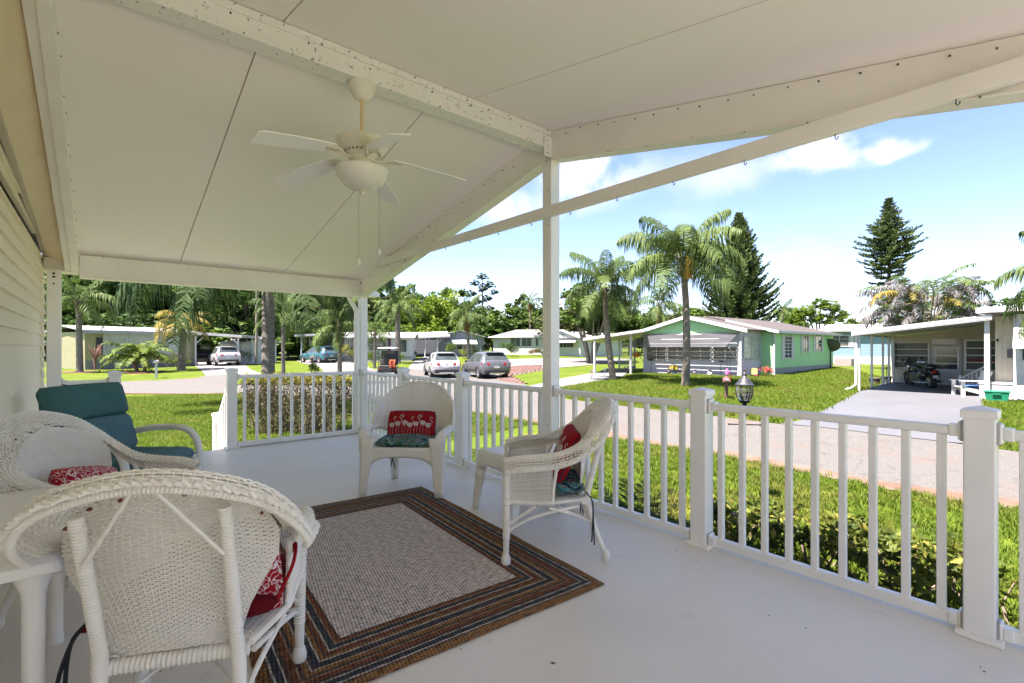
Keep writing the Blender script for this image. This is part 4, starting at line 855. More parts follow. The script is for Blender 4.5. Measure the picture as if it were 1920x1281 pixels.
for px0, px1 in ((1213,1250),(1252,1289),(1294,1334),(1338,1383)): F1.winpx(px0, 650, px1, 675.5, nx=2, nz=2, pane=SCREEN, frame=M_GASK, fr=.05)
m = MB(); A_ = [F1.pt(F1.s_(1203), .02, ze-.22), F1.pt(F1.s_(1387), .02, ze-.22)]; out_ = 1.0; lowz = F1.z_(1290, 652)
nr = 12
for k in range(nr):                                             # awning: overlapping ribbed metal boards
    t0, t1_ = k/nr, (k+1)/nr; V = []
    for t_, dz in ((t0, .0), (t1_, .05)):
        for e, sx in ((0, -.1), (1, -.35)): V.append(F1.pt(F1.s_(1203 if e == 0 else 1387)+(sx*0 if e else -.45*t_)+(-.30*t_ if e else 0), .03+out_*t_, ze-.2+(lowz-ze+.2)*t_+dz))
    hb(MB().add(V, [(0,1,3,2)]), 'awning_board', AWN, gh, solid=.02)
for px in (1207, 1392-6): 
    s_ = F1.s_(px); hb(MB().bar(F1.pt(s_, .03, lowz-.9), F1.pt(s_-.1, .95, lowz), .03, .03), 'awning_arm', WPAINT, gh)
s2a, s2b = .35, F2.L-.4
F2.win(.18, F2.L-.25, F1.z_(1388, 674)-.02, ze-.35, nx=2, nz=4, pane=BLIND, frame=M_GASK, fr=.08)
hb(MB().box(xr-.06,yf-.06,zb,xr+.03,yf+.03,ze-.05), 'corner_post', WPAINT, gh)
for px0, py0, px1, py1 in ((1471,631,1483,671),(1506,630,1514,659.5),(1529.5,631,1539,658)):
    f = F3.winpx(px0-1, py0-1, px1+1, py1+1, nx=2, nz=6 if py1 > 665 else 2, pane=GLASS, fr=.05)
    a, b = F3.s_(px0-1), F3.s_(px1+1); z1, z0 = F3.z_((px0+px1)/2, py0-3), F3.z_((px0+px1)/2, py1+3); sw = .32
    for e in ((a-sw, a), (b, b+sw)): m = MB(); F3.box(m, e[0], e[1], z0, z1, .003, .04); hb(m, 'shutter', WPAINT, gh)
hb(MB().box(xR+.02,yM-.06,zb,xR+.10,yM+.02,ze-.05), 'downspout', WPAINT, gh)
m = MB(); F4.box(m, .01, F4.L-.1, zb, zb+.53, .01, .03); hb(m, 'skirting', WPAINT, gh)
# its carport on the left
cpt = thing('carport', 'white flat carport with lattice screen joined to the lime green home', 'carport', (pl.x-2.4, pl.y, gz(pl.x-2.4, pl.y)))
A1 = P(1116, 29.5); A2 = W(8.2, 33.5); zc_ = ZY(632.5, 29.5)
c1, c2 = P(1093, 30.2), P(1196, 29.2)
Fc = Facade(c1, c2, cpt); zl, zr_ = ZY(634, 30.2), ZY(617, 29.2)
V = [Fc.pt(0,0,zl), Fc.pt(Fc.L+.4,0,zr_), Fc.pt(Fc.L+.4,-8,zr_-.1), Fc.pt(0,-8,zl-.1)]; hb(MB().slab(V, .16), 'roof', WPAINT, cpt)
for px, D_ in ((1115,30.1),(1183,29.9)):
    p = P(px, D_); post(cpt, p, zl+(zr_-zl)*(px-1093)/(1196-1093)-p.z-.08, .11)
for px, D_ in ((1161,36.5),(1190,36)): p = P(px, D_); post(cpt, p, 2.5, .09)
LATW = M('lattice', (.72,.72,.70), .6); la, lb_ = P(1163, 36.3), P(1189, 35.9); Fl = Facade(la, lb_, cpt); m = MB(); zb2 = la.z+.1; H_ = 2.2; k = -H_
while k < Fl.L:
    a0, a1 = max(0, k), min(Fl.L, k+H_); 
    if a1-a0 > .05: m.bar(Fl.pt(a0, 0, zb2+(a0-k)), Fl.pt(a1, 0, zb2+(a1-k)), .012, .05, up=Fl.n); m.bar(Fl.pt(a0, .012, zb2+H_-(a0-k)), Fl.pt(a1, .012, zb2+H_-(a1-k)), .012, .05, up=Fl.n)
    k += .16
hb(m, 'lattice', LATW, cpt)
# ---- right flat carport, screen room and beige home
a1 = W(13.85, 19.45); a1.z = gz(a1.x, a1.y); rh = thing('carport_home', 'beige home with flat white carport, screened room and hanging white awning', 'house', (a1.x+2, a1.y+3, a1.z))
xa, ya = a1.x, a1.y; xb = xa+3.70; ybk = ya+5.6; zA, zB = CZ+24/912*19.4, CZ+.98; zbs = a1.z-.1
BEIGE = M('beige_panel', (.64,.575,.45), .6, (.58,.52,.40), 1.2); BEIGEW = M('pale_wall', (.40,.375,.34), .6, (.66,.62,.57), 1.2)
hb(MB().slab([(xa-.12,ya-.25,zA+.12),(xb+.12,ya-.25,zB+.12),(xb+.12,ybk+3,zB+.12),(xa-.12,ybk+3,zA+.12)], .10), 'roof', WPAINT, rh)
for k, (d0, d1) in enumerate(((.02,.09),(.092,.16),(.162,.20))):
    hb(MB().slab([(xa-.14,ya-.29+.012*k,zA+.14-d0),(xb+.14,ya-.29+.012*k,zB+.14-d0),(xb+.14,ya-.29+.012*k,zB+.14-d1),(xa-.14,ya-.29+.012*k,zA+.14-d1)], .03, (0,1,0)), 'fascia', WPAINT, rh)
hb(MB().box(xa-.16,ya-.28,zA-.06,xa-.121,ybk+3,zA+.12), 'fascia', WPAINT, rh)
for yy in (0, 1.75, 3.5, 4.5, 5.35): post(rh, Vector((xa+.03, ya+yy, gz(xa, ya+yy))), zA-gz(xa, ya+yy)+.01, .075)
post(rh, Vector((xb, ya, gz(xb, ya))), zB-gz(xb, ya)+.02, .13)
hb(MB().tube([(xa-.06,ya-.1,zA),(xa-.06,ya-.1,gz(xa,ya)+.28),(xa-.20,ya-.16,gz(xa,ya)+.14),(xa-.42,ya-.22,gz(xa,ya)+.05)], .045, 8), 'downspout', WPAINT, rh, smooth=True)
Fb = Facade(Vector((xa-.12,ybk,0)), Vector((xb+.9,ybk,0)), rh); zt = lambda t: zA+(zB-zA)*t/(xb-xa)
zg = gz(xa+2, ybk)
V = [Fb.pt(0,-.004,zg-.1), Fb.pt(Fb.L,-.004,zg-.1), Fb.pt(Fb.L,-.004,zt(Fb.L)-.02), Fb.pt(0,-.004,zt(0)-.02)]; hb(MB().slab(V, .08, (0,1,0)), 'screen_room_wall', BEIGE, rh)
ALU = M('aluminium', (.42,.41,.39), .4, metal=.6)
zw0 = zg+.70; zw1 = zg+1.95
Fb.win(.10, 1.42, zw0, zw1, 1, 4, .06, ALU, SCREEN, out=.02)
m = MB(); Fb.box(m, 1.50, 2.50, zg+.02, zg+1.80, .004, .05); dr = hb(m, 'door', WPAINT, rh)
m = MB(); Fb.box(m, 1.62, 2.38, zg+.72, zg+1.68, .051, .055); o = hb(m, 'door_screen', GLASS, rh)
m = MB(); [Fb.box(m, 1.60, 2.40, z, z+.05, .056, .07) for z in (zg+.68, zg+.95, zg+1.30, zg+1.66)]; [Fb.box(m, x, x+.05, zg+.74, zg+1.65, .056, .068) for x in (1.6, 2.36)]; hb(m, 'door_frame', ALU, rh)
m = MB(); Fb.box(m, 1.50, 2.50, zg+1.83, zg+2.07, .004, .02); hb(m, 'transom', GLASS, rh)
Fb.win(2.58, 4.2, zw0-.02, zw1+.08, 2, 4, .06, ALU, GLASS, out=.02)
m = MB(); Fb.box(m, 2.68, 4.15, zg+1.02, zg+1.22, -.002, .0145); hb(m, 'red_blind', M('red_blind', (.16,.03,.02), .6), rh)
# beige home right of the carport
Fh = Facade(Vector((xb+.12,ya+.9,0)), Vector((xb+.62,ya+.9,0)), rh)
wallbox(rh, Fh, 0, 6, 7, zbs, zB+.10, BEIGE); m = MB()
for i in range(14): Fh.box(m, .04+i*.12, .055+i*.12, zbs+.1, zB, .0005, .012)
hb(m, 'siding_rib', BEIGE, rh, kind='stuff')
Ff = Facade(Vector((xb+.62,ya+.05,0)), Vector((xb+6,ya+.05,0)), rh); wallbox(rh, Ff, 0, 6, 1.0, zbs, zB+.12, BEIGEW)
hb(MB().slab([(xb-.25,ya-.35,zB+.36),(xb+8,ya-.35,zB+.52),(xb+8,ya+9,zB+.52),(xb-.25,ya+9,zB+.36)], .18), 'roof', WPAINT, rh)
zw = CZ+22/912*16.6; m = MB()
for k in range(9):
    t0, t1_ = k/9, (k+1)/9; z0_, z1_ = zB-.12, zB-1.02; V = [Ff.pt(.02, .02+.5*t0, z0_+(z1_-z0_)*t0), Ff.pt(4, .02+.5*t0, z0_+(z1_-z0_)*t0), Ff.pt(4, .02+.5*t1_+.02, z0_+(z1_-z0_)*t1_), Ff.pt(.02, .02+.5*t1_+.02, z0_+(z1_-z0_)*t1_)]
    hb(MB().add(V, [(0,1,2,3)]), 'awning_board', WPAINT, rh, solid=.012)
f_ = Ff.win(.15, 3.4, zB-1.46, zB-.6, 4, 1, .06, WPAINT, GLASS); 
m = MB(); 
for i, c in enumerate(((.02,.02,.03),(.5,.18,.03),(.05,.35,.06))):
    m = MB(); Ff.box(m, .24+i*.28, .49+i*.28, zB-1.38, zB-1.2+.06*(i == 1), .0145, .018); hb(m, 'window_sticker', M('sticker_%s' % ('black','orange','green')[i], c, .6), rh)
m = MB(); Fh.box(m, .3, .42, zB-1.35, zB-1.05, .013, .12); hb(m, 'letter_box', M('dark_box', (.12,.12,.12), .5), rh); m = MB(); Fh.box(m, .03, .09, zB-.78, zB-.70, .013, .08); hb(m, 'porch_light', BLACK, rh)
zk = gz(xb, ya)
hb(MB().box(xb-.22,ya+.25,zk,xb+.6,ya+.88,zk+.5), 'entry_step', WPAINT, rh); hb(MB().box(xb-.24,ya+.23,zk+.5,xb+.6,ya+.9,zk+.56), 'step_tread', WPAINT, rh)
m = MB().bar((xb-.95,ya+2.2,zk+.55),(xb-.05,ya+1.2,zk+1.15),.05,.05).bar((xb-.95,ya+2.2,zk+.15),(xb-.05,ya+1.2,zk+.75),.05,.04)
for i in range(8): t = i/7; x, y, z = xb-.95+.9*t, ya+2.2-t, zk+.15+.6*t; m.box(x-.018,y-.018,z,x+.018,y+.018,z+.4)
m.box(xb-1.0,ya+2.17,zk,xb-.92,ya+2.25,zk+.68); hb(m, 'stair_railing', WPAINT, rh)
m = MB()
for i in range(14): x = xb+.08+i*.22; m.ball((x, ya-.18+.02*(i % 2), gz(x,ya)+.03), (.10,.05,.06), 8, 5)
hb(m, 'edging_stone', WPAINT, rh); hb(MB().box(xb+.1,ya-.12,zk-.05,xb+5,ya+.045,zk+.035), 'mulch_bed', M('red_mulch', (.22,.035,.02), .9, (.14,.02,.012), 20, bump=.6, bscale=40), rh)
# ---- blue home between them
bh0, bh1 = P(1545, 46), P(1690, 42); BLUE = lapmat('pale_blue_siding', (.20,.30,.37), .28)
bl = thing('blue_home', 'pale blue lapped home with white roof beyond the lime green one', 'house', (bh0.x, bh0.y, bh0.z)); Fb2 = Facade(bh0, bh1, bl)
zb_ = bh0.z-.1; zt0 = Fb2.z_(1560, 619); wallbox(bl, Fb2, 0, Fb2.L, 7, zb_, zt0, BLUE); hb(MB().slab([Fb2.pt(-.4,.5,zt0+.0), Fb2.pt(Fb2.L+.4,.5,zt0-.1), Fb2.pt(Fb2.L+.4,-3.6,zt0+.55), Fb2.pt(-.4,-3.6,zt0+.65)], .12), 'roof', WPAINT, bl); hb(MB().slab([Fb2.pt(-.4,-7.6,zt0+.0), Fb2.pt(Fb2.L+.4,-7.6,zt0-.1), Fb2.pt(Fb2.L+.4,-3.61,zt0+.55), Fb2.pt(-.4,-3.61,zt0+.65)], .12), 'roof', WPAINT, bl)
Fb2.winpx(1556, 628.5, 1593, 650, nx=2, nz=3, pane=SCREEN); m = MB(); Fb2.box(m, Fb2.s_(1594), Fb2.s_(1601), Fb2.z_(1597, 651), Fb2.z_(1597, 629), .004, .05); hb(m, 'shutter', WPAINT, bl)
m = MB(); Fb2.box(m, 0, Fb2.L, zb_, zb_+.75, .005, .03); hb(m, 'skirting', WPAINT, bl)
# ---- homes across the junction
YEL = lapmat('pale_yellow_siding', (.34,.315,.19), .14); PUR = M('plum_shutter', (.12,.02,.07), .5); SHB = M('dark_shutter', (.03,.035,.04), .5); GREYW = lapmat('grey_siding', (.22,.25,.29), .22); ROOFW = M('white_roof', (.36,.36,.36), .6, (.30,.30,.30), 1); ROOFS = M('grey_shingle', (.15,.14,.13), .9, (.11,.105,.10), 4)
y0, y1 = P(159, 36), P(366, 42.5); yh = thing('yellow_home', 'pale yellow home with a long window bank, dark shutter and carport at the far left', 'house', (y0.x, y0.y, y0.z)); FY = Facade(y0, y1, yh)
zb = min(y0.z, y1.z)-.15; zt = FY.z_(170, 622); wallbox(yh, FY, 0, FY.L, 7, zb, zt, YEL)
hb(MB().slab([FY.pt(-.3,.45,zt+.12), FY.pt(FY.L+.3,.45,zt+.12), FY.pt(FY.L+.3,-3.5,zt+.55), FY.pt(-.3,-3.5,zt+.55)], .1), 'roof', ROOFW, yh); hb(MB().slab([FY.pt(-.3,-7.4,zt+.12), FY.pt(FY.L+.3,-7.4,zt+.12), FY.pt(FY.L+.3,-3.51,zt+.55), FY.pt(-.3,-3.51,zt+.55)], .1), 'roof', ROOFW, yh)
m = MB(); FY.box(m, -.3, FY.L+.3, zt-.16, zt+.11, .40, .46); hb(m, 'fascia', ROOFW, yh)
m = MB(); FY.box(m, FY.s_(193), FY.s_(337), FY.z_(200,666), zt-.02, .004, .10); hb(m, 'window_bay', WPAINT, yh)
fy = Facade(FY.p0+FY.n*.10, FY.p1+FY.n*.10, yh); zz0, zz1 = FY.z_(200,664), FY.z_(200,633)
for a, c in ((193.5,214),(216.5,238.5),(241,263),(268,290),(294,315),(317,336)): fy.win(fy.s_(a), fy.s_(c), zz0, zz1, 1, 2, .07, WPAINT, BLIND)
for a, c in ((180,191),(338,345)): m = MB(); FY.box(m, FY.s_(a), FY.s_(c), zz0, zz1, .004, .05); hb(m, 'shutter', SHB, yh)
m = MB(); [FY.box(m, .05, FY.L-.05, zb+.16+.14*k, zb+.22+.14*k, .01, .05) for k in range(5)]; hb(m, 'skirting_slat', M('dark_slat', (.16,.16,.20), .7), yh); m = MB(); FY.box(m, .02, FY.L, zb, zb+.80, .001, .009); hb(m, 'skirting', SKIRT, yh)
FYc = Facade(P(366, 42.5), P(451, 43.2), yh); zc1, zc2 = ZY(622, 42.5), ZY(629, 43.2); Lc = FYc.L
hb(MB().slab([FYc.pt(-.4,.6,zc1), FYc.pt(Lc+.3,.6,zc2), FYc.pt(Lc+.3,-8,zc2), FYc.pt(-.4,-8,zc1)], .22), 'carport_roof', ROOFW, yh)
for t_, o_ in ((.15,.3),(Lc-.1,.3),(Lc-.1,-3.4),(Lc-.1,-7)):
    q = FYc.pt(t_, o_, 0); q.z = gz(q.x, q.y); post(yh, q, zc2-q.z-.1, .13, name='carport_post')
    hb(MB().bar(q+Vector((0,0,zc2-q.z-.75)), FYc.pt(t_+(-.6 if t_ > 1 else .6), o_, zc2-.2), .08, .08), 'brace', WPAINT, yh)
wallbox(yh, FYc, 0, Lc+.1, .15, zb, zc2-.2, BEIGE, 'rear_wall'); [ch for ch in yh.children if ch.name.startswith('rear_wall')][0].location = -FYc.n*8.2
# white home with plum shutters (carport with the blue car)
p0, p1 = P(640, 52), P(772, 53); ph = thing('white_home', 'white home with plum shutters behind the palms and a carport on its left', 'house', (p0.x, p0.y, p0.z)); FP = Facade(p0, p1, ph); zb = p0.z-.15; zt = FP.z_(700, 634)
wallbox(ph, FP, 0, FP.L, 7, zb, zt, WPAINT); hb(MB().slab([FP.pt(-.4,.5,zt+.1), FP.pt(FP.L+.4,.5,zt+.1), FP.pt(FP.L+.4,-3.5,zt+.75), FP.pt(-.4,-3.5,zt+.75)], .12), 'roof', ROOFW, ph); hb(MB().slab([FP.pt(-.4,-7.4,zt+.1), FP.pt(FP.L+.4,-7.4,zt+.1), FP.pt(FP.L+.4,-3.51,zt+.75), FP.pt(-.4,-3.51,zt+.75)], .12), 'roof', ROOFW, ph)
for a, c, nx in ((648,664,2),(691,727,3)): FP.winpx(a, 634.5, c, 657.5, nx=nx, nz=2, pane=GLASS)
for a, c in ((640.5,645.5),(727.5,732.5)): m = MB(); FP.box(m, FP.s_(a), FP.s_(c), FP.z_(a,657.5), FP.z_(a,634.5), .004, .05); hb(m, 'shutter', PUR, ph)
m = MB(); FP.box(m, FP.s_(747), FP.s_(762), FP.z_(750,660), FP.z_(750,638), .004, .04); hb(m, 'porch_screen', GLASS, ph)
m = MB(); FP.box(m, 0, FP.L, zb, zb+.75, .004, .03); hb(m, 'skirting', SKIRT, ph)
Fpc = Facade(P(560, 50.5), P(640, 51.5), ph); zc1 = ZY(628, 51)
hb(MB().slab([Fpc.pt(-.3,.6,zc1), Fpc.pt(Fpc.L,.6,zc1+.25), Fpc.pt(Fpc.L,-7,zc1+.25), Fpc.pt(-.3,-7,zc1)], .2), 'carport_roof', ROOFW, ph)
for t_, o_ in ((.3,.2),(Fpc.L-.6,.2),(.3,-5)): q = Fpc.pt(t_, o_, 0); q.z = gz(q.x, q.y); post(ph, q, zc1-q.z-.05, .12, name='carport_post')
wallbox(ph, Fpc, 0, Fpc.L, .15, zb, zc1-.15, GREYW, 'rear_wall'); [ch for ch in ph.children if ch.name.startswith('rear_wall')][0].location = -Fpc.n*6.5
# grey-blue home with white awnings
p0, p1 = P(822, 66), P(902, 66); g2 = thing('grey_blue_home', 'grey blue home with white window awnings and a long white carport roof', 'house', (p0.x, p0.y, p0.z)); FG = Facade(p0, p1, g2); zb = p0.z-.15; zt = FG.z_(860, 630); zr = FG.z_(860, 619.5)
wallbox(g2, FG, 0, FG.L, 8, zb, zt, GREYW); mid = FG.L*.52
hb(MB().slab([FG.pt(0,-.01,zt-.03), FG.pt(FG.L,-.01,zt-.03), FG.pt(mid,-.01,zr-.1)], .05, tuple(-FG.n)), 'gable', GREYW, g2)
for a, c in ((-.4, mid), (FG.L+.5, mid)): hb(MB().slab([FG.pt(a,.5,zt-.05), FG.pt(c,.5,zr+.05), FG.pt(c,-8,zr+.05), FG.pt(a,-8,zt-.05)], .1), 'roof', ROOFW, g2)
for a, c in ((844,854),(856,868),(869,881),(884,893)): FG.winpx(a, 639, c, 656, nx=1, nz=2, pane=GLASS)
for a, c in ((836,848),(850,892)):
    s0, s1 = FG.s_(a), FG.s_(c); z1, z0 = FG.z_(870,635.5), FG.z_(870,645); hb(MB().slab([FG.pt(s0,.02,z1), FG.pt(s1,.02,z1), FG.pt(s1+.35,1.0,z0), FG.pt(s0-.1,1.0,z0)], .04), 'awning', ROOFW, g2)
m = MB(); FG.box(m, 0, FG.L, zb, zb+.9, .004, .03); hb(m, 'skirting', SKIRT, g2)
q0_, q1_ = P(752, 63.5), P(822, 64.5); Fq = Facade(q0_, q1_, g2); zc1, zc2 = ZY(634, 63.5), ZY(629.5, 64.5)
hb(MB().slab([Fq.pt(0,.6,zc1), Fq.pt(Fq.L+1.5,.6,zc2), Fq.pt(Fq.L+1.5,-4.5,zc2+.75), Fq.pt(0,-4.5,zc1+.75)], .2), 'carport_roof', ROOFW, g2)
for px in (755, 778, 797, 820):
    t_ = Fq.s_(px); q = Fq.pt(t_, .3, 0); q.z = gz(q.x, q.y); post(g2, q, zc1-q.z-.05, .13, name='carport_post'); hb(MB().bar(q+Vector((0,0,zc1-q.z-.7)), Fq.pt(t_+.55, .3, zc1-.15), .09, .09), 'brace', WPAINT, g2)
wallbox(g2, Fq, .5, Fq.L+.4, .15, zb, zc1-.1, GREYW, 'rear_wall'); [ch for ch in g2.children if ch.name.startswith('rear_wall')][0].location = -Fq.n*5
# low white home farther right
p0, p1 = P(925, 78), P(1028, 74); w3 = thing('louvred_home', 'low white home with louvred windows and grey shingle roof beside the round bush', 'house', (p0.x, p0.y, p0.z)); F5 = Facade(p0, p1, w3); zb = p0.z-.15; zt = F5.z_(960, 631.5)
wallbox(w3, F5, 0, F5.L, 8, zb, zt, WPAINT); zr = F5.z_(960, 620)
hb(MB().slab([F5.pt(-.6,.6,zt-.02), F5.pt(F5.L+.5,.6,zt-.02), F5.pt(F5.L+.5,-4,zr+.3), F5.pt(2.2,-4,zr+.3)], .14), 'roof', ROOFS, w3); m = MB(); F5.box(m, -.6, F5.L+.5, zt-.14, zt+.05, .605, .66); hb(m, 'fascia', WPAINT, w3)
hb(MB().slab([F5.pt(-.6,.6,zt-.03), F5.pt(2.2,-4,zr+.29), F5.pt(-.6,-8.5,zt-.03)], .14), 'roof', ROOFS, w3)
for a, c in ((957,976),(978,997)): F5.winpx(a, 633.5, c, 649.5, nx=2, nz=4, pane=GLASS)
F5.winpx(1004, 634, 1010, 649, nx=1, nz=4, pane=GLASS)
# awning home behind the multi-stemmed tree
p0, p1 = P(1046, 70), P(1088, 66); w4 = thing('awning_home', 'white home with a drooping white awning behind the porch post', 'house', (p0.x, p0.y, p0.z)); F6 = Facade(p0, p1, w4); zb = p0.z-.15; zt = F6.z_(1060, 634)
wallbox(w4, F6, -1, F6.L, 8, zb, zt, WPAINT); hb(MB().slab([F6.pt(-1.3,.4,zt), F6.pt(F6.L+.4,.4,zt), F6.pt(F6.L*.2,.4,zt+1.15)], .2, tuple(-F6.n)), 'gable', WPAINT, w4)
for a, c in ((-1.4, F6.L*.2), (F6.L+.6, F6.L*.2)): hb(MB().slab([F6.pt(a,.7,zt), F6.pt(c,.7,zt+1.2), F6.pt(c,-8,zt+1.2), F6.pt(a,-8,zt)], .1), 'roof', ROOFW, w4)
F6.winpx(1049, 642, 1076, 652, nx=4, nz=1, pane=GLASS); s1 = F6.s_(1082); z1, z0 = F6.z_(1060,636.5), F6.z_(1060,642.5); hb(MB().slab([F6.pt(-.5,.02,z1), F6.pt(s1,.02,z1), F6.pt(s1+.9,1.2,z0), F6.pt(-.6,1.2,z0)], .04), 'awning', ROOFW, w4)
# white shed glimpsed left of the thick palm trunk
p0, p1 = P(453, 46), P(500, 48); sh = thing('white_shed', 'white gabled shed between the carport and the thick palm trunk', 'shed', (p0.x, p0.y, p0.z)); F7 = Facade(p0, p1, sh); zb = p0.z-.1; zt = F7.z_(470, 641); wallbox(sh, F7, 0, F7.L+1, 4, zb, zt, WPAINT)
hb(MB().slab([F7.pt(-.2,.3,zt-.1), F7.pt(F7.L*.9,.3,zt+.45), F7.pt(F7.L*.9,-4,zt+.45), F7.pt(-.2,-4,zt-.1)], .1), 'roof', ROOFW, sh); hb(MB().slab([F7.pt(0,.01,zt-.02), F7.pt(F7.L+1,.01,zt-.02), F7.pt(F7.L*.9,.01,zt+.35)], .05, tuple(-F7.n)), 'gable', WPAINT, sh); hb(MB().slab([F7.pt(F7.L+1.3,.3,zt-.02), F7.pt(F7.L*.9,.3,zt+.45), F7.pt(F7.L*.9,-4,zt+.45), F7.pt(F7.L+1.3,-4,zt-.02)], .1), 'roof', ROOFW, sh)
# ================================================================== VEHICLES
CARW = M('white_car_paint', (.38,.38,.385), .25, (.37,.37,.375), 1, coat=.8); CARS = M('silver_car_paint', (.13,.133,.14), .3, (.17,.175,.185), 1, metal=.4, coat=.8); CARB = M('sea_blue_car_paint', (.06,.17,.21), .28, (.055,.16,.20), 1, metal=.3, coat=.8); TRIM = M('black_trim', (.02,.02,.022), .5)
def car(name, label, paint, loc, face, L_=4.55, H=1.66, Wd=1.86, tail=1.0, lightw=.34):
    t = thing(name, label, 'car', loc, TH+R(face)); h = L_/2; w = Wd/2; k = H/1.66
    # y, underside, belt height, top height, half width at belt, half width at top
    st_ = [(-h,.42,.80,.86,w*.86,w*.80),(-h+.04,.36,.98,1.04,w*.96,w*.84),(-h+.12,.32,1.02,1.16,w*.99,w*.83),(-h+.30,.30,1.04,1.44,w,w*.76),(-h+.50,.29,1.05,1.60,w,w*.71),(-h+1.0,.28,1.05,1.655,w,w*.70),(-h+1.7,.28,1.03,1.66,w,w*.71),(-h+2.35,.28,1.01,1.60,w,w*.71),(-h+2.65,.28,1.0,1.53,w,w*.72),(-h+3.35,.28,.98,1.04,w*.99,w*.84),(-h+3.5,.28,.96,1.0,w*.98,w*.82),(-h+4.1,.30,.86,.91,w*.95,w*.74),(h-.16,.34,.74,.80,w*.88,w*.66),(h-.03,.40,.60,.66,w*.74,w*.56)]
    rings = []
    for y, zb, zl, zt, wb, wt in st_:
        zl, zt = zl*k, zt*k; half = [(0,zb),(wb*.86,zb),(wb*.97,zb+.10),(wb*1.0,zb+.28),(wb*1.005,(zb+zl)/2+.08),(wb*.985,zl-.05),(wb*.955,zl),(wt+(wb*.93-wt)*.12,zt-(zt-zl)*.14-.02),(wt*.94,zt-.02),(wt*.6,zt+.015 if zt > 1.3 else zt),(0,zt+.02 if zt > 1.3 else zt+.01)]
        rings.append([(x,y,z) for x, z in half]+[(-x,y,z) for x, z in half[-2:0:-1]])
    n = len(rings[0]); V = [p for r in rings for p in r]; reg = {'body':[], 'rear_window':[], 'windshield':[], 'side_window':[], 'side_window2':[]}
    for i in range(len(rings)-1):
        for j in range(n):
            f = (i*n+j, i*n+(j+1) % n, (i+1)*n+(j+1) % n, (i+1)*n+j); g = 'body'
            top = j in (8,9,10,11)
            if top and i in (2,3): g = 'rear_window'
            elif top and i == 8: g = 'windshield'
            elif j == 6 and 4 <= i <= 8: g = 'side_window'
            elif j == 13 and 4 <= i <= 8: g = 'side_window2'
            reg[g].append(f)
    reg['body'] += [tuple(range(n))[::-1], tuple((len(rings)-1)*n+j for j in range(n))]
    for g, F in reg.items():
        m = MB(); ids = sorted({a for f in F for a in f}); mp_ = {a: q for q, a in enumerate(ids)}; m.v = [V[a] for a in ids]; m.f = [tuple(mp_[a] for a in f) for f in F]
        m.build(g.rstrip('2'), paint if g == 'body' else GLASS, t, smooth=True)
    zt = 1.0*k; y = -h
    for s in (1, -1):
        m = MB(); m.slab([(s*w*.46,y-.02,.86*k),(s*w*1.0,y+.05,.86*k),(s*w*1.0,y+.08,1.03*k),(s*w*.46,y+.005,.98*k)], .06, (0,1,0)); m.build('tail_light', REDL, t)
        MB().ball((s*(w+.10),h-1.75,1.04*k), (.10,.07,.08), 8, 6).build('mirror', TRIM, t, smooth=True)
        MB().slab([(s*w*.55,h-.10,.70*k),(s*w*.86,h-.22,.72*k),(s*w*.86,h-.25,.80*k),(s*w*.55,h-.14,.77*k)], .05, (0,-1,0)).build('headlight', CHROME, t)
    MB().box(-w*.80,y-.035,.34,w*.80,y+.02,.56).build('rear_bumper', TRIM, t, bevel=.02); MB().box(-w*.5,y-.05,.30,w*.5,y-.02,.40).build('skid_plate', CHROME, t, bevel=.01)
    MB().box(-.17,y-.022,.68,.17,y+.0,.80).build('licence_plate', WPAINT, t); MB().lathe([(.001,0),(.045,0),(.045,.02),(.001,.02)], (0,0,0), 14).build('badge', CHROME, t).matrix_basis = Matrix.Translation((0,y+.012,.93*k)) @ Matrix.Rotation(R(90),4,'X')
    MB().box(-w*.60,-h+.24,1.60*k,w*.60,-h+.48,1.635*k).build('roof_spoiler', paint, t, bevel=.01)
    for s in (1, -1): MB().tube([(s*w*.62,-h+.7,1.68*k),(s*w*.62,-h+.9,1.71*k),(s*w*.64,-h+2.1,1.71*k),(s*w*.64,-h+2.35,1.67*k)], .018, 6).build('roof_rail', TRIM, t, smooth=True)
    for s in (1, -1):
        for yy in (-h+.85, h-.85):
            wh = MB(); wh.tube([(s*(w-.23),yy,.33),(s*(w-.21),yy,.33),(s*(w-.02),yy,.33),(s*(w+.005),yy,.33)], [.30,.335,.335,.305], 22); wo = wh.build('wheel', RUBBER, t, smooth=True)
            rm = MB().tube([(s*(w+.004),yy,.33),(s*(w+.012),yy,.33)], [.215,.20], 18); [rm.bar((s*(w+.014),yy,.33),(s*(w+.014),yy+.19*math.cos(a),.33+.19*math.sin(a)),.01,.04,(1,0,0)) for a in [i*2*math.pi/5 for i in range(5)]]; rm.build('rim', M_RIM, wo)
            ar = MB(); ar.tube([(s*(w+.002),yy+.40*math.cos(a),.34+.40*math.sin(a)) for a in [math.pi*i/12-.05 for i in range(13)]], .028, 6); ar.build('wheel_arch', TRIM, t, smooth=True)
    return t
M_RIM = M('alloy_rim', (.40,.40,.41), .3, metal=.8)
q = P(418, 43.2); car('parked_car', 'white SUV parked nose-in under the cream home carport', CARW, q, 42, 4.7, 1.68, 1.9)
q = P(827, 32.2); car('parked_car', 'white compact SUV with red tail lights seen over the railing beside the silver SUV', CARW, q, 17, 4.5, 1.62, 1.84)  # compact SUV body
q = P(908, 31.6); car('parked_car', 'silver grey SUV with roof rails at the brick paving', CARS, q, 22, 4.75, 1.66, 1.9)
q = P(597, 50); car('parked_car', 'sea blue SUV in the carport of the white home with plum shutters', CARB, q, 54, 4.6, 1.66, 1.86)
SEAT = M('cart_seat', (.06,.055,.05), .6); ORANGE = M('orange_cloth', (.40,.08,.025), .7)
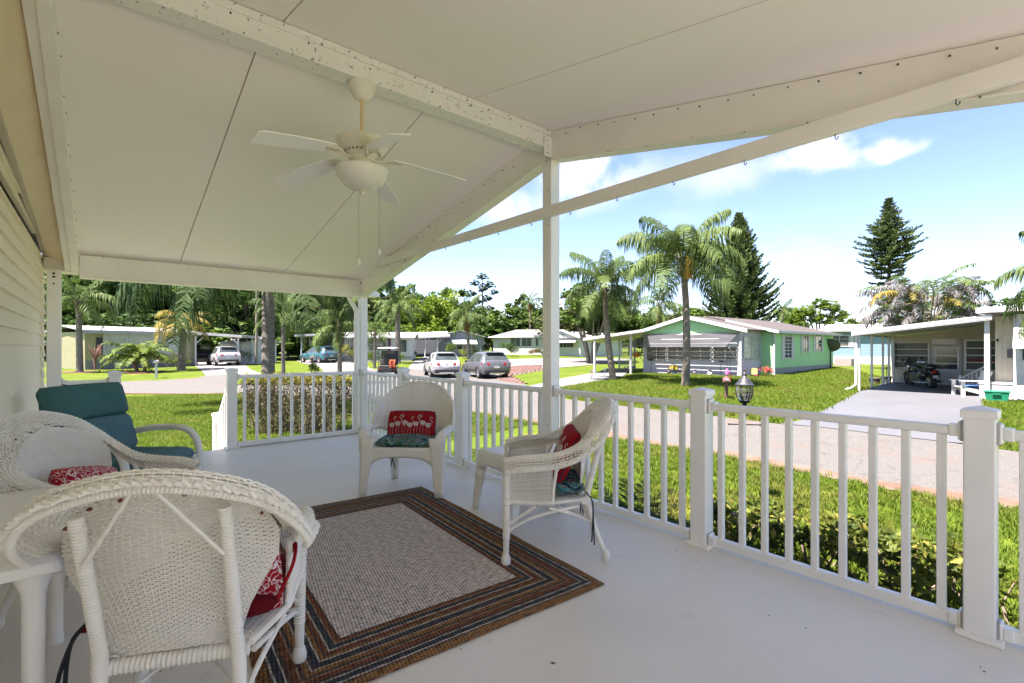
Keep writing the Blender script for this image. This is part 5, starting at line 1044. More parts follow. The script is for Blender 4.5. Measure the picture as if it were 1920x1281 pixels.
def golf_cart(label, loc, face, body, roofm, load=None):
    t = thing('golf_cart', label, 'golf cart', loc, TH+R(face), 'golf carts')
    m = MB().slab([(-.58,-1.1,.62),(.58,-1.1,.62),(.58,-.4,.66),(-.58,-.4,.66)], .34); m.slab([(-.55,.55,.60),(.55,.55,.60),(.45,1.15,.52),(-.45,1.15,.52)], .30); m.box(-.56,-.4,.28,.56,.6,.36); m.build('body', body, t, bevel=.04)
    MB().box(-.52,-.42,.66,.52,.05,.80).build('seat', SEAT, t, bevel=.03); MB().box(-.52,-.52,.80,.52,-.42,1.12).build('seat_back', SEAT, t, bevel=.03); MB().box(-.5,-1.1,.64,.5,-.6,.76).build('rear_seat', SEAT, t, bevel=.03)
    MB().grid(lambda u, v: Vector(((2*u-1)*.60, -1.05+2.0*v, 1.86+.05*(1-(2*u-1)**2)*(1-(2*v-1)**4))), 10, 12).build('canopy_roof', roofm, t, smooth=True, solid=.05)
    for x in (.54, -.54):
        MB().tube([(x,-.95,.66),(x,-.85,1.85)], .02, 6).build('roof_post', TRIM, t); MB().tube([(x,.70,.60),(x,.52,1.85)], .02, 6).build('roof_post', TRIM, t)
    MB().slab([(-.52,.68,.72),(.52,.68,.72),(.52,.53,1.7),(-.52,.53,1.7)], .01, (0,1,0)).build('windshield', GLASS, t)
    MB().tube([(.24,.42,.95),(.24,.35,1.0)], .16, 14).build('steering_wheel', TRIM, t)
    for x in (.56, -.56):
        for y in (-.8, .8): wo = MB().tube([(x-.09,y,.22),(x+.09,y,.22)], .22, 16).build('wheel', RUBBER, t, smooth=True); MB().tube([(x-.095,y,.22),(x+.095,y,.22)], .11, 12).build('hub', CHROME, wo)
        MB().lathe([(.001,0),(.05,0),(.05,.015),(.001,.015)], (0,0,0), 10).build('tail_light', REDL, t).matrix_basis = Matrix.Translation((x*.8,-1.115,.5)) @ Matrix.Rotation(R(90),4,'X')
    return t
q = P(729, 32.5); gc = golf_cart('open golf cart with pale roof carrying something orange, seen just over the railing', q, 8, TRIM, WPAINT)
m = MB(); m.grid(lambda u, v: Vector((.16+.36*u+.03*math.sin(v*9), -1.16-.03*math.sin(u*7)-.05*v*(1-v), .62+.50*v)), 10, 10); o = m.build('orange_cover', ORANGE, smooth=True, solid=.02); tag(o, 'bright orange cloth hanging on the back of the golf cart', 'cloth'); o.location = gc.location; o.rotation_euler = gc.rotation_euler
q = P(381, 44.5); golf_cart('dark golf cart beside the white SUV under the carport', q, 30, M('tan_cart', (.30,.24,.15), .5), TRIM)
# motorcycle
mt = thing('motorcycle', 'black touring motorcycle leaning on its stand in the carport shade', 'motorcycle', P(1727, 20.9), TH+R(-12)); mt.rotation_euler = (0, R(-7), TH+R(-12)); BLKP = M('black_paint', (.012,.012,.014), .2, coat=.8)
for nm, y, r_, w_ in (('rear_wheel', -.72, .31, .075), ('front_wheel', .78, .31, .06)):
    wo = MB(); wo.tube([(r_*.86*0-w_,y,r_),(-w_*.8,y,r_),(w_*.8,y,r_),(w_,y,r_)], [r_*.86, r_, r_, r_*.86], 24); wo = wo.build('wheel', RUBBER, mt, smooth=True); MB().tube([(-w_-.005,y,r_),(w_+.005,y,r_)], r_*.6, 16).build('rim', CHROME, wo, smooth=True)
MB().tube(cr_spline([(0,-1.02,.42),(0,-.95,.62),(0,-.72,.70),(0,-.5,.66)], 5), [.05]*4+[.09]*4+[.11]*8, 10).build('rear_fender', BLKP, mt, smooth=True); MB().tube(cr_spline([(0,.50,.56),(0,.78,.67),(0,1.08,.50)], 6), .075, 10).build('front_fender', BLKP, mt, smooth=True)
MB().ball((0,.12,.82), (.17,.32,.14), 14, 8).build('fuel_tank', BLKP, mt, smooth=True); MB().box(-.16,-.75,.70,.16,-.12,.82).build('seat', SEAT, mt, bevel=.05, seg=3); MB().box(-.22,-.35,.22,.22,.40,.62).ball((0,.1,.55),(.25,.2,.18),10,7).build('engine', M('engine_metal', (.15,.15,.15), .4, metal=.8), mt, bevel=.03)
MB().ball((.27,-.62,.58), (.10,.26,.17), 12, 8).build('saddlebag', BLKP, mt, smooth=True); MB().ball((-.27,-.62,.58), (.10,.26,.17), 12, 8).build('saddlebag', BLKP, mt, smooth=True); MB().ball((0,-.86,.90), (.21,.17,.14), 12, 8).build('top_case', BLKP, mt, smooth=True)
MB().ball((0,-1.03,.70), (.13,.05,.07), 12, 8).build('tail_light', REDL, mt, smooth=True); MB().box(-.09,-1.09,.46,.09,-1.07,.57).build('licence_plate', WPAINT, mt)
for s in (1, -1): MB().tube([(s*.20,.1,.24),(s*.22,-.5,.26),(s*.24,-1.05,.30)], [.035,.04,.055], 10).build('exhaust', CHROME, mt, smooth=True); MB().tube([(s*.10,.78,.31),(s*.09,.55,.85)], .03, 8).build('fork', CHROME, mt, smooth=True)
MB().tube(cr_spline([(-.40,.25,1.02),(-.25,.42,1.05),(0,.48,.98),(.25,.42,1.05),(.40,.25,1.02)], 5), .016, 7).build('handlebar', CHROME, mt, smooth=True)
MB().grid(lambda u, v: Vector(((2*u-1)*(.24-.06*v), .60-.18*v-.08*(2*u-1)**2, .95+.38*v)), 8, 6).build('windshield', M('tinted_screen', (.10,.11,.11), .1), mt, smooth=True, solid=.008); MB().ball((0,.66,.86), (.10,.09,.10), 10, 7).build('headlight', CHROME, mt, smooth=True)
for s in (1, -1): MB().ball((s*.36,.36,1.20), (.08,.025,.05), 8, 6).tube([(s*.32,.34,1.04),(s*.36,.36,1.18)], .008, 5).build('mirror', BLKP, mt, smooth=True)
# adirondack chair
ad = thing('adirondack_chair', 'white slatted adirondack chair holding a blue cushion beside the carport post', 'chair', P(1820, 17.5), TH+R(72)); RESW = M('aged_white_wood', (.74,.72,.64), .6, (.66,.63,.55), 5)
for i in range(7): x = -.27+.09*i; hh = 1.0-.10*((i-3)/3)**2; MB().bar((x*.8,-.22,.25),(x,-.22-.42*.62,.25+hh*.72),.075,.018,(0,1,.5)).build('back_slat', RESW, ad)
for i in range(6): y = -.20+.105*i; MB().box(-.28,y,.235+.02*i,.28,y+.09,.255+.02*i).build('seat_slat', RESW, ad)
for s in (1, -1):
    MB().box(s*.30-.012,.30,0,s*.30+.012,.42,.56).build('leg', RESW, ad); MB().bar((s*.30,.40,.32),(s*.30,-.62,.02),.024,.12).build('leg', RESW, ad); MB().slab([(s*.25,.46,.58),(s*.41,.46,.58),(s*.37,-.42,.58),(s*.27,-.42,.58)],.022).build('armrest', RESW, ad)
o = cush(.44,.42,.10,seed=3).build('blue_cushion', M('blue_cloth', (.03,.10,.26), .85), smooth=True); o.location = ad.location+Vector((0,0,.31)); o.rotation_euler = ad.rotation_euler; tag(o, 'blue seat cushion lying on the adirondack chair', 'cushion')
# bin, pots, dish
gb = thing('storage_bin', 'green plastic tote with handles beside the white carport post', 'bin', P(1869, 15.6), 0); GRN = M('green_plastic', (.01,.20,.10), .4); m = MB()
m.add([(-.24,-.17,0),(.24,-.17,0),(.24,.17,0),(-.24,.17,0),(-.29,-.21,.34),(.29,-.21,.34),(.29,.21,.34),(-.29,.21,.34)], [(0,3,2,1),(0,1,5,4),(1,2,6,5),(2,3,7,6),(3,0,4,7),(4,5,6,7)]); m.build('tub', GRN, gb, bevel=.015); MB().box(-.31,-.23,.335,.31,.23,.375).build('lid', GRN, gb, bevel=.012); MB().box(-.1,-.25,.27,.1,-.215,.30).build('handle', GRN, gb)
gb.rotation_euler.z = R(5)
def pot(label, px, D_, r, h, col, plant=None, group=None):
    t = thing('plant_pot', label, 'plant pot', P(px, D_), 0, group); MB().lathe([(r*.7,0),(r*.95,h*.9),(r*1.05,h*.9),(r*1.05,h),(r*.9,h),(r*.85,h*.85),(.01,h*.85)], n=18).build('pot', M('pot_'+name_of(col), col, .6), t, smooth=True); return t
def name_of(c): return 'dark' if sum(c) < .3 else 'clay' if c[0] > c[2]*1.5 else 'pale'
pot('shallow dark stone pot beside the carport posts', 1640, 22.3, .24, .30, (.13,.11,.09)); pt_ = pot('dark green pot with a shovel handle standing up in it', 1662, 22.6, .22, .34, (.06,.09,.07))
sv = thing('shovel', 'black shovel standing upright in the dark green pot', 'shovel', pt_.location, 0); MB().tube([(0,0,.28),(.02,0,.75)], .016, 8).build('shaft', BLACK, sv); MB().tube([(.02,0,.75),(-.03,0,.82),(.0,0,.9),(.06,0,.9),(.08,0,.82),(.02,0,.75)], .015, 6).build('grip', BLACK, sv)
dp = P(1557, 33); ds_ = thing('satellite_dish', 'large dark satellite dish on a pole behind the lime green home', 'dish', dp, 0); MB().tube([(0,0,-.1),(0,0,1.35)], .045, 8).build('pole', BLACK, ds_)
DISH = M('dark_mesh_dish', (.07,.08,.07), .6); o = MB().lathe([(.01,0),(.2,.02),(.4,.075),(.56,.14),(.57,.14)], n=28).build('dish', DISH, ds_, smooth=True, solid=.02); vd = (W(.45,.6,.65)-W(0,0,0)).normalized(); o.matrix_basis = Matrix.Translation((0,0,1.55)) @ vd.to_track_quat('Z','Y').to_matrix().to_4x4(); o2 = MB().tube([(0,0,.02),(.1,.1,.55)], .02, 6).ball((.1,.1,.58), .06, 8, 6).build('feed_arm', BLACK, ds_); o2.matrix_basis = o.matrix_basis
ac = thing('air_conditioner', 'tan air conditioner box beside the pale blue home wall', 'air conditioner', P(1583, 40), 0); MB().box(-.6,-.4,0,.6,.4,.62).build('case', M('tan_metal', (.30,.24,.22), .5), ac, bevel=.02); MB().lathe([(.28,.62),(.28,.64)], n=16).build('fan_grille', BLACK, ac)
# ---------------------------------------------------------------- lamp, mailboxes
lp = G(1396, 946); lm = thing('garden_lamp', 'black post lamp with glass globe lantern and ladder bar, just beyond the railing', 'lamp post', lp, R(40)); hL = CZ-lp.z-(684-HZ)/FPX*depth(lp)
MB().tube([(0,0,-.1),(0,0,hL-.44)], .0125, 8).build('pole', BLACK, lm, smooth=True); MB().lathe([(.012,0),(.03,0),(.034,.02),(.034,.09),(.026,.10),(.034,.115),(.034,.13),(.02,.15),(.014,.17)], (0,0,hL-.62), 12).build('collar', BLACK, lm, smooth=True)
MB().tube([(-.17,0,hL-.72),(.17,0,hL-.72)], .007, 6).ball((-.175,0,hL-.72), .013, 8, 6).ball((.175,0,hL-.72), .013, 8, 6).build('ladder_bar', BLACK, lm, smooth=True)
hz0 = hL-.46; MB().lathe([(.015,-.01),(.05,.0),(.06,.012),(.06,.024),(.05,.03)], (0,0,hz0), 16).build('lantern_base', BLACK, lm, smooth=True)
gl_ = M('lantern_glass', (.55,.56,.55), .06, spec=.6); gn = gl_.node_tree.nodes['Principled BSDF']; gn.inputs['Transmission Weight'].default_value = .9; gn.inputs['IOR'].default_value = 1.1
MB().lathe([(.05,.03),(.078,.06),(.094,.11),(.098,.15),(.093,.19),(.085,.215)], (0,0,hz0), 20).build('glass_globe', gl_, lm, smooth=True)
for k in range(8): a = 2*math.pi*k/8; MB().tube([(r_*math.cos(a), r_*math.sin(a), hz0+z_) for r_, z_ in ((.052,.03),(.081,.06),(.097,.11),(.101,.15),(.096,.19),(.088,.215))], .0045, 5).build('cage_rib', BLACK, lm, smooth=True)
MB().lathe([(.105,.213),(.108,.222),(.095,.232),(.075,.255),(.07,.275),(.05,.295),(.03,.31),(.02,.33),(.026,.345),(.02,.36),(.010,.375),(.014,.39),(.008,.41),(.001,.43)], (0,0,hz0), 18).build('lantern_roof', M('grey_pewter', (.05,.05,.055), .5, metal=.3), lm, smooth=True)
def mailbox(label, base, h, rz, wood, box, s=1.0):
    t = thing('mailbox', label, 'mailbox', base, rz, 'roadside mailboxes'); MB().box(-.045*s,-.045*s,-.1,.045*s,.045*s,h-.12*s).build('post', wood, t); m = MB(); pr = [(.10*s*math.cos(a), .09*s*math.sin(a)) for a in [math.pi*i/8 for i in range(9)]]
    V = [(x,-.24*s,h-.08*s+z) for x, z in pr]+[(.10*s,-.24*s,h-.12*s),(-.10*s,-.24*s,h-.12*s)]; V = V[:9]+[V[10],V[9]]; m.slab(V, .48*s, (0,1,0)); m.build('box', box, t); MB().slab([(x*.6,y-.008,h-.07*s+(z-h+.08*s)*.5) for x, y, z in V[:9]], .01, (0,-1,0)).build('door', WPAINT, t); MB().box(.10*s,-.1*s,h-.05*s,.115*s,.02*s,h+.12*s).build('flag', REDL, t); return t
WOODB = M('brown_wood', (.16,.085,.06), .8, (.11,.06,.045), 9, bump=.3); b0 = P(1362, 16.3); mailbox('brown wooden mailbox on a brown post across the street, left of the lamp', b0, CZ-b0.z-(712-HZ)/FPX*16.3+.08, TH+R(-22), WOODB, M('red_brown_box', (.24,.10,.09), .6), 1.15)
mailbox('grey mailbox on a white post in front of the cream home', G(293, 709), 1.05, TH+R(30), WPAINT, M_GASK, 1.3); mailbox('tan mailbox in a ring of plants between the driveways', G(585, 696), 1.15, TH+R(20), WOODB, M('tan_box', (.36,.26,.20), .6), 1.5)
# ================================================================== TREES AND PLANTS
PG = leafmat('palm_green', (.12,.17,.045), (.05,.09,.024), (.085,.13,.033), .3, .8); PD = leafmat('palm_dark', (.075,.115,.035), (.028,.058,.018), (.05,.085,.025), .28, .8); PY = leafmat('palm_yellow', (.30,.20,.03), (.14,.13,.03), (.22,.18,.035), .3, .7); PDEAD = leafmat('dead_frond', (.22,.215,.21), (.10,.092,.085), (.16,.15,.148), .2, 1.2); PTAN = leafmat('tan_frond', (.32,.17,.05), (.18,.09,.03), None, .25, 1)
TRUNK = M('palm_trunk', (.20,.175,.145), .9, (.115,.10,.085), 5, bump=.8, bscale=22, stretch=(1,1,3)); TRUNKP = M('pale_palm_trunk', (.20,.165,.12), .9, (.12,.10,.075), 4, bump=.6, bscale=20, stretch=(1,1,4)); BARK = M('bark', (.16,.13,.10), .95, (.09,.07,.055), 6, bump=.7, bscale=15); PALEBARK = M('pale_bark', (.22,.19,.155), .9, (.14,.115,.09), 4, bump=.5, bscale=12); BOOT = M('palm_boots', (.24,.13,.07), .95, (.13,.07,.04), 9, bump=.8, bscale=25)
def frond_mesh(L_, el, droop, nl=44, ll=.55, hang=.6, w=.022, seed=0, name='frond', fwd=.45):
    r = np.random.default_rng(seed); n = 22; s = np.linspace(0, 1, n+1); ang = np.radians(el)-np.radians(droop)*s**1.35; x = np.concatenate([[0], np.cumsum(np.cos((ang[1:]+ang[:-1])/2))])*L_/n; z = np.concatenate([[0], np.cumsum(np.sin((ang[1:]+ang[:-1])/2))])*L_/n
    V, F = [], []
    for i in range(n+1):
        rr = .028*(1-.85*s[i])*L_/3; V += [(x[i],rr,z[i]-rr*.4),(x[i],-rr,z[i]-rr*.4),(x[i],0,z[i]+rr*.7)]
    for i in range(n):
        for k in range(3): F.append((3*i+k, 3*i+(k+1) % 3, 3*i+3+(k+1) % 3, 3*i+3+k))
    for i in range(nl):
        t = .14+.86*(i+r.uniform(-.3,.3))/nl; t = min(max(t, .1), .995); j = t*n; k = min(int(j), n-1); f = j-k; px, pz = x[k]+(x[k+1]-x[k])*f, z[k]+(z[k+1]-z[k])*f; a = ang[k]
        env = (math.sin(math.pi*min(1, .12+.88*t))**.5)*.85+.15; le = ll*env*r.uniform(.8,1.15)
        for sd in (1, -1):
            up = r.uniform(-.35,.5); d = np.array([fwd*math.cos(a), sd*1.0, fwd*math.sin(a)+up]); d /= np.linalg.norm(d); fw = np.array([math.cos(a),0,math.sin(a)])*w*r.uniform(.8,1.3); p0 = np.array([px,0,pz]); hg = hang*r.uniform(.7,1.35)
            p1 = p0+d*le*.45+np.array([0,0,-hg*le*.10]); p2 = p1+d*le*.30*(1-.4*hg)+np.array([0,0,-hg*le*.36]); p3 = p2+d*le*.18*(1-.6*hg)+np.array([0,0,-hg*le*.45]); b = len(V)
            V += [tuple(p0-fw*.6), tuple(p0+fw*.6), tuple(p1-fw), tuple(p1+fw), tuple(p2-fw*.8), tuple(p2+fw*.8), tuple(p3)]; F += [(b,b+1,b+3,b+2),(b+2,b+3,b+5,b+4),(b+4,b+5,b+6,b+6)]
    me = bpy.data.meshes.new(name); me.from_pydata(V, [], [f if f[2] != f[3] else f[:3] for f in F]); return me
SETS = {}
def frond_set(key, L_, mat, els=((78,70),(58,95),(38,105),(18,100),(-5,75),(-35,50)), **k):
    if key not in SETS:
        SETS[key] = []
        for i, (e, d) in enumerate(els): me = frond_mesh(L_, e, d, seed=i*7+len(SETS), **k); me.materials.append(mat); SETS[key].append(me)
    return SETS[key]
def palm(label, base, top, r0, r1, fs, n=16, sc=1.0, trunkmat=None, group=None, seed=0, boots=True, bend=.0, dead=None, name='palm_tree', az0=None, rank=None):
    rr = random.Random(seed); base = Vector(base); top = Vector(top); t = thing(name, label, 'palm tree', base, 0, group); v = top-base; m = MB(); pts, rad = [], []
    nn = max(12, int(v.length/.16))
    for i in range(nn+1):
        s = i/nn; p = v*s+Vector((bend*math.sin(math.pi*s), 0, 0)); pts.append(p-Vector((0,0,.12*(i == 0)))); r_ = r0+(r1-r0)*s; rad.append(r_*(1.25 if i == 0 else 1)*(1+.035*(i % 2)))
    m.tube(pts, rad, 12); m.build('trunk', trunkmat or TRUNK, t, smooth=True)
    if boots:
        m = MB()
        for i in range(18):
            a = rr.uniform(0, 6.28); z = -rr.uniform(.02,.75)*sc; d = Vector((math.cos(a), math.sin(a), 0)); m.tube([v+Vector((0,0,z))+d*r1*.8, v+Vector((0,0,z+.16*sc))+d*(r1*1.7), v+Vector((0,0,z+.36*sc))+d*(r1*2.3)], [.035*sc,.028*sc,.012*sc], 5)
        m.build('leaf_base', BOOT, t, kind='stuff')
    for i in range(n):
        f = rank(i/n) if rank else i/n; k = min(int(f*len(fs)+rr.uniform(-.35,.35)), len(fs)-1); k = max(k, 0); o = link('frond', fs[k], None, t); a = (i*2.39996+rr.uniform(-.25,.25)+seed) if az0 is None else az0[i % len(az0)]
        o.location = v+Vector((math.cos(a)*r1*.6, math.sin(a)*r1*.6, -.05*f)); o.rotation_euler = (rr.uniform(-.15,.15), rr.uniform(-.1,.1), a); s = sc*rr.uniform(.88,1.1); o.scale = (s, s, s)
    if dead:
        for i in range(dead[1]): o = link('dead_frond', dead[0][len(dead[0])-1-(i % 2)], None, t); a = i*2.1+seed; o.location = v+Vector((0,0,-.15)); o.rotation_euler = (0, R(28), a); o.scale = (sc*.8,)*3
    return t
QF = frond_set('queen', 3.0, PG, nl=64, ll=.85, hang=1.05, w=.024); QD = frond_set('queen_far', 3.0, PG, nl=26, ll=.8, hang=1.0, w=.04); DF = frond_set('dark', 4.6, PD, els=((60,110),(38,120),(20,115),(5,95)), nl=60, ll=1.0, hang=1.1, w=.026); YF = frond_set('yellow', 2.2, PY, els=((60,120),(35,125),(15,110),(-5,80)), nl=30, ll=.55, hang=.55, w=.03); TF = frond_set('tan', 2.2, PTAN, els=((-30,60),(-55,30)), nl=26, ll=.7, hang=1.0, w=.04)
def PT(px, py, D_): p = W((px-960)/FPX*D_, D_); p.z = ZY(py, D_); return p
b0 = G(1285, 725); D_ = depth(b0); A_ = palm('tall palm with hanging yellow flower cluster in front of the lime green home', b0, PT(1280, 486, D_), .17, .12, QF, 21, 1.0, TRUNKP, seed=2, bend=.12, rank=lambda f: f*.86)
m = MB(); random.seed(5); v = Vector(PT(1280,486,D_))-b0-(Vector((-st,ct,0))*.75)
for i in range(110): a = random.uniform(0,6.28); q = Vector((math.cos(a)*random.uniform(.02,.22), math.sin(a)*random.uniform(.02,.22), 0)); m.tube([v+Vector((-.25*-st*0,0,.12)), v+q*.8+Vector((0,0,-.15)), v+q+Vector((0,0,-random.uniform(.6,1.0)))], [.014,.018,.014], 4)
m.build('flower_cluster', M('yellow_inflorescence', (.55,.34,.05), .7, (.42,.24,.03), 8), A_)
b1 = G(1150, 714); D_ = depth(b1); palm('shorter leaning palm beside the white driveway, left of the lime green home', b1, PT(1134, 538, D_), .17, .13, QF, 19, .86, TRUNKP, seed=9, bend=-.1)
b2 = P(503, 15); b2.z = gz(b2.x, b2.y); palm('thick grey palm trunk rising behind the clipped hedge, dark fronds drooping from its crown', b2, Vector((b2.x, b2.y, 4.1)), .195, .175, DF, 15, 1.0, TRUNK, seed=1, boots=True, rank=lambda f: .25+.75*f, az0=[TH+math.pi+.1, TH+math.pi-.35, TH-.3, TH+.5, TH+2.5, TH+1.6, TH+.0, TH+3.9, TH-1.6, TH+2.0, TH+3.3, TH+1.0, TH-.9, TH+4.4, TH+2.9])
for px, py, D_, cx_, cy_, r_, fs, n, sc, lab, dd in (
    (531,703,34,531,588,.13,QD,14,.8,'slim pale palm trunk in the lawn right of the thick trunk',0), (637,720,24,637,606,.12,QF,13,.62,'ringed palm standing in the kerb island before the white home',2), (746,668,48,746,572,.28,QD,18,.95,'shaggy full palm behind the golf cart',0), (702,690,36,703,622,.13,QD,11,.62,'slender small palm left of the golf cart',0),
    (879,664,58,876,590,.22,QD,17,1.05,'palm with brown hanging dead fronds before the grey blue home',6), (150,698,33,147,563,.19,QD,15,.85,'grey palm at the far left corner of the cream home',0), (591,676,54,589,625,.16,QD,14,.7,'low bushy palm in front of the white home carport',2), (1465,640,70,1468,582,.2,QD,14,.75,'small distant palm right of the big dark pine',0), (1240,650,45,1236,570,.16,QD,13,.9,'palm peeping over the lime green roof behind the tall palm',2)):
    b = P(px, D_) if py < 671 or px in (1240,) else G(px, py); D_ = depth(b); palm(lab, b, PT(cx_, cy_, D_), r_, r_*.8, fs, n, sc, TRUNK, seed=px, dead=(TF, dd) if dd else None)
b = P(994, 88); palm('thin cabbage palm with tan skirt standing above the trees', b, PT(994, 566, 88), .2, .16, QD, 13, .8, TRUNKP, seed=4, dead=(TF, 8), boots=False)
b = P(340, 35.5); palm('bottle palm with yellowing fronds at the edge of the cream home', b, PT(344, 604, 35.5), .26, .15, YF, 17, 1.05, TRUNKP, seed=3, boots=False)
PYG = frond_set('pygmy', 1.6, leafmat('pygmy_green', (.15,.20,.03), (.07,.12,.02), None, .3, 1.2), els=((70,100),(50,110),(30,100),(8,80)), nl=28, ll=.36, hang=.4, w=.026)
b = G(258, 698); palm('young pygmy palm with a leaning reddish trunk in front of the cream home', b, PT(246, 668, depth(b)), .11, .10, PYG, 18, 1.25, BOOT, seed=6, boots=False); b = G(271, 698); palm('second pygmy palm growing from the same mulch ring', b, PT(274, 668, depth(b)), .11, .10, PYG, 16, 1.2, BOOT, seed=8, boots=False)
b = P(2060, 13.5); palm('palm leaning in at the right edge with long drooping fronds', b, PT(2025, 512, 13.5), .14, .11, QF, 16, .66, TRUNKP, seed=5)
pl_ = thing('utility_pole', 'pale slim leaning pole rising beside the thick grey palm trunk', 'pole', P(480, 44), 0); tp = PT(483, 520, 44)-pl_.location; MB().tube([(0,0,-.2), tuple(tp)], [.10,.16], 10).build('pole', PALEBARK, pl_, smooth=True)
# ---- broadleaf crowns
def crown_mesh(name, seed, rx, rz, ncl, per, size, mat, flat=0.0, gap=.35, twig=True):
    r = np.random.default_rng(seed); C = []
    while len(C) < ncl:
        p = r.uniform(-1, 1, 3); d = np.linalg.norm(p)
        if d > 1 or d < .35: continue
        if p[2] < -.75: continue
        C.append(p*np.array([rx, rx, rz])*(.75+.35*r.random()))
    C = np.array(C); cs = rx*r.uniform(.16,.34,len(C)); k = len(C)*per; ci = np.repeat(np.arange(len(C)), per); o = r.normal(size=(k,3)); o /= np.linalg.norm(o, axis=1, keepdims=True); o *= (r.random((k,1))**.45); o[:,2] *= .72; Pp = C[ci]+o*cs[ci][:,None]
    a = r.normal(size=(k,3)); a[:,2] *= .6; a /= np.linalg.norm(a, axis=1, keepdims=True); b = np.cross(a, r.normal(size=(k,3))); b /= np.linalg.norm(b, axis=1, keepdims=True); s = size*r.uniform(.6,1.3,(k,1)); a = a*s; b = b*s*.55
    V = np.stack([Pp-a, Pp+b, Pp+a, Pp-b], 1).reshape(-1,3); F = np.arange(k*4).reshape(-1,4); me = np_mesh(name, V, F); me.materials.append(mat); return me
G1 = leafmat('leaf_mid', (.115,.175,.03), (.045,.09,.016), (.075,.13,.022), .3, .35); G2 = leafmat('leaf_bright', (.19,.26,.03), (.085,.15,.02), (.13,.20,.022), .4, .4); G3 = leafmat('leaf_deep', (.075,.13,.025), (.028,.06,.014), (.05,.095,.019), .3, .35); G4 = leafmat('leaf_olive', (.10,.12,.035), (.045,.06,.018), (.07,.09,.025), .3, .4); GP_ = leafmat('pine_needles', (.10,.135,.04), (.04,.062,.02), (.065,.095,.03), .15, .5)
CR = {'mid':[crown_mesh('crown', 10+i, 3.2, 3.4, 46, 62, .27, G1) for i in range(2)], 'bright':[crown_mesh('crown', 20+i, 3.0, 2.8, 50, 62, .24, G2) for i in range(2)], 'deep':[crown_mesh('crown', 30+i, 3.2, 3.2, 52, 62, .28, G3) for i in range(2)], 'olive':[crown_mesh('crown', 40+i, 3.2, 3.0, 40, 60, .25, G4) for i in range(2)], 'thin':[crown_mesh('crown', 50, 2.6, 3.2, 24, 45, .20, G4)], 'pine':[crown_mesh('crown', 60+i, 2.6, 2.4, 22, 75, .26, GP_) for i in range(2)]}
tr_me = {}
def trunk_me(kind, mat):
    if kind in tr_me: return tr_me[kind]
    m = MB(); m.tube(cr_spline([(0,0,-.3),(.1,.05,1.2),(.0,.1,2.6),(.12,-.05,4.2)], 3), [.22-.011*i for i in range(10)], 8)
    for i in range(7): a = i*2.4; z = 1.7+.35*i; m.tube([(.05,.05,z),(math.cos(a)*.8,math.sin(a)*.8,z+.9),(math.cos(a)*1.7,math.sin(a)*1.7,z+1.7)], [.10,.07,.03], 6)
    o = m.build('trunk', mat, smooth=True); tr_me[kind] = o.data; bpy.data.objects.remove(o); return tr_me[kind]
def tree(label, px, D_, ytop, kind, wid=1.0, group=None, seed=0, low=.45, mat=None, name='tree', cat='tree'):
    b = P(px, D_); H_ = ZY(ytop, D_)-b.z; rr = random.Random(seed+int(px)); t = thing(name, label, cat, b, rr.uniform(0,6.28), group); me = CR[kind][rr.randrange(len(CR[kind]))]
    ch = H_*(1-low)/2; o = link('crown', me, None, t); rz_ = 3.3 if kind != 'bright' else 2.8; o.location = (0,0,H_-ch*.98); o.scale = (wid*ch/3.0, wid*ch/3.0, ch/rz_)
    q = link('trunk', trunk_me('b' if mat is None else 'p', mat or BARK), None, t); q.scale = (H_/9, H_/9, H_*.78/4.2); return t
random.seed(21)
TONE = {'deep':'dark green','mid':'mid green','olive':'olive green','bright':'bright green'}
def lplace(px): return 'left of the cream home' if px < 150 else 'behind the roof of the cream home' if px < 365 else 'behind the carport of the cream home' if px < 455 else 'behind the thick grey palm trunk' if px < 560 else 'behind the carport with the blue car' if px < 640 else 'behind the plum shuttered home'
def rplace(px): return 'behind the shaggy palm and golf cart' if px < 770 else 'behind the grey blue home' if px < 905 else 'behind the louvred home' if px < 1015 else 'behind the lattice carport' if px < 1180 else 'behind the roof of the lime green home'
GL = 'forest trees behind the homes at the left'; i = 0; px = 20
while px < 700:
    D_ = random.uniform(60, 92); k = random.choice(['deep','mid','deep','olive','deep','mid']); tree('tall %s forest tree %s' % (TONE[k], lplace(px)), px, D_, random.uniform(455, 525), k, 1.15, GL, i, .18); px += random.uniform(20, 34); i += 1
px = 30
while px < 720: k = random.choice(['deep','mid','mid','deep']); tree('low %s tree at the wood edge %s' % (TONE[k], lplace(px)), px, random.uniform(56, 66), random.uniform(585, 610), k, 1.5, 'undergrowth trees behind the left homes', i, .02); px += random.uniform(26,40); i += 1
px = 700
while px < 1330: k = random.choice(['deep','deep','mid','olive']); tree('distant %s tree in the wood %s' % (TONE[k], rplace(px)), px, random.uniform(104, 118), random.uniform(578, 606), k, 1.25, 'far wood trees behind the central homes', i, .02); px += random.uniform(17,25); i += 1
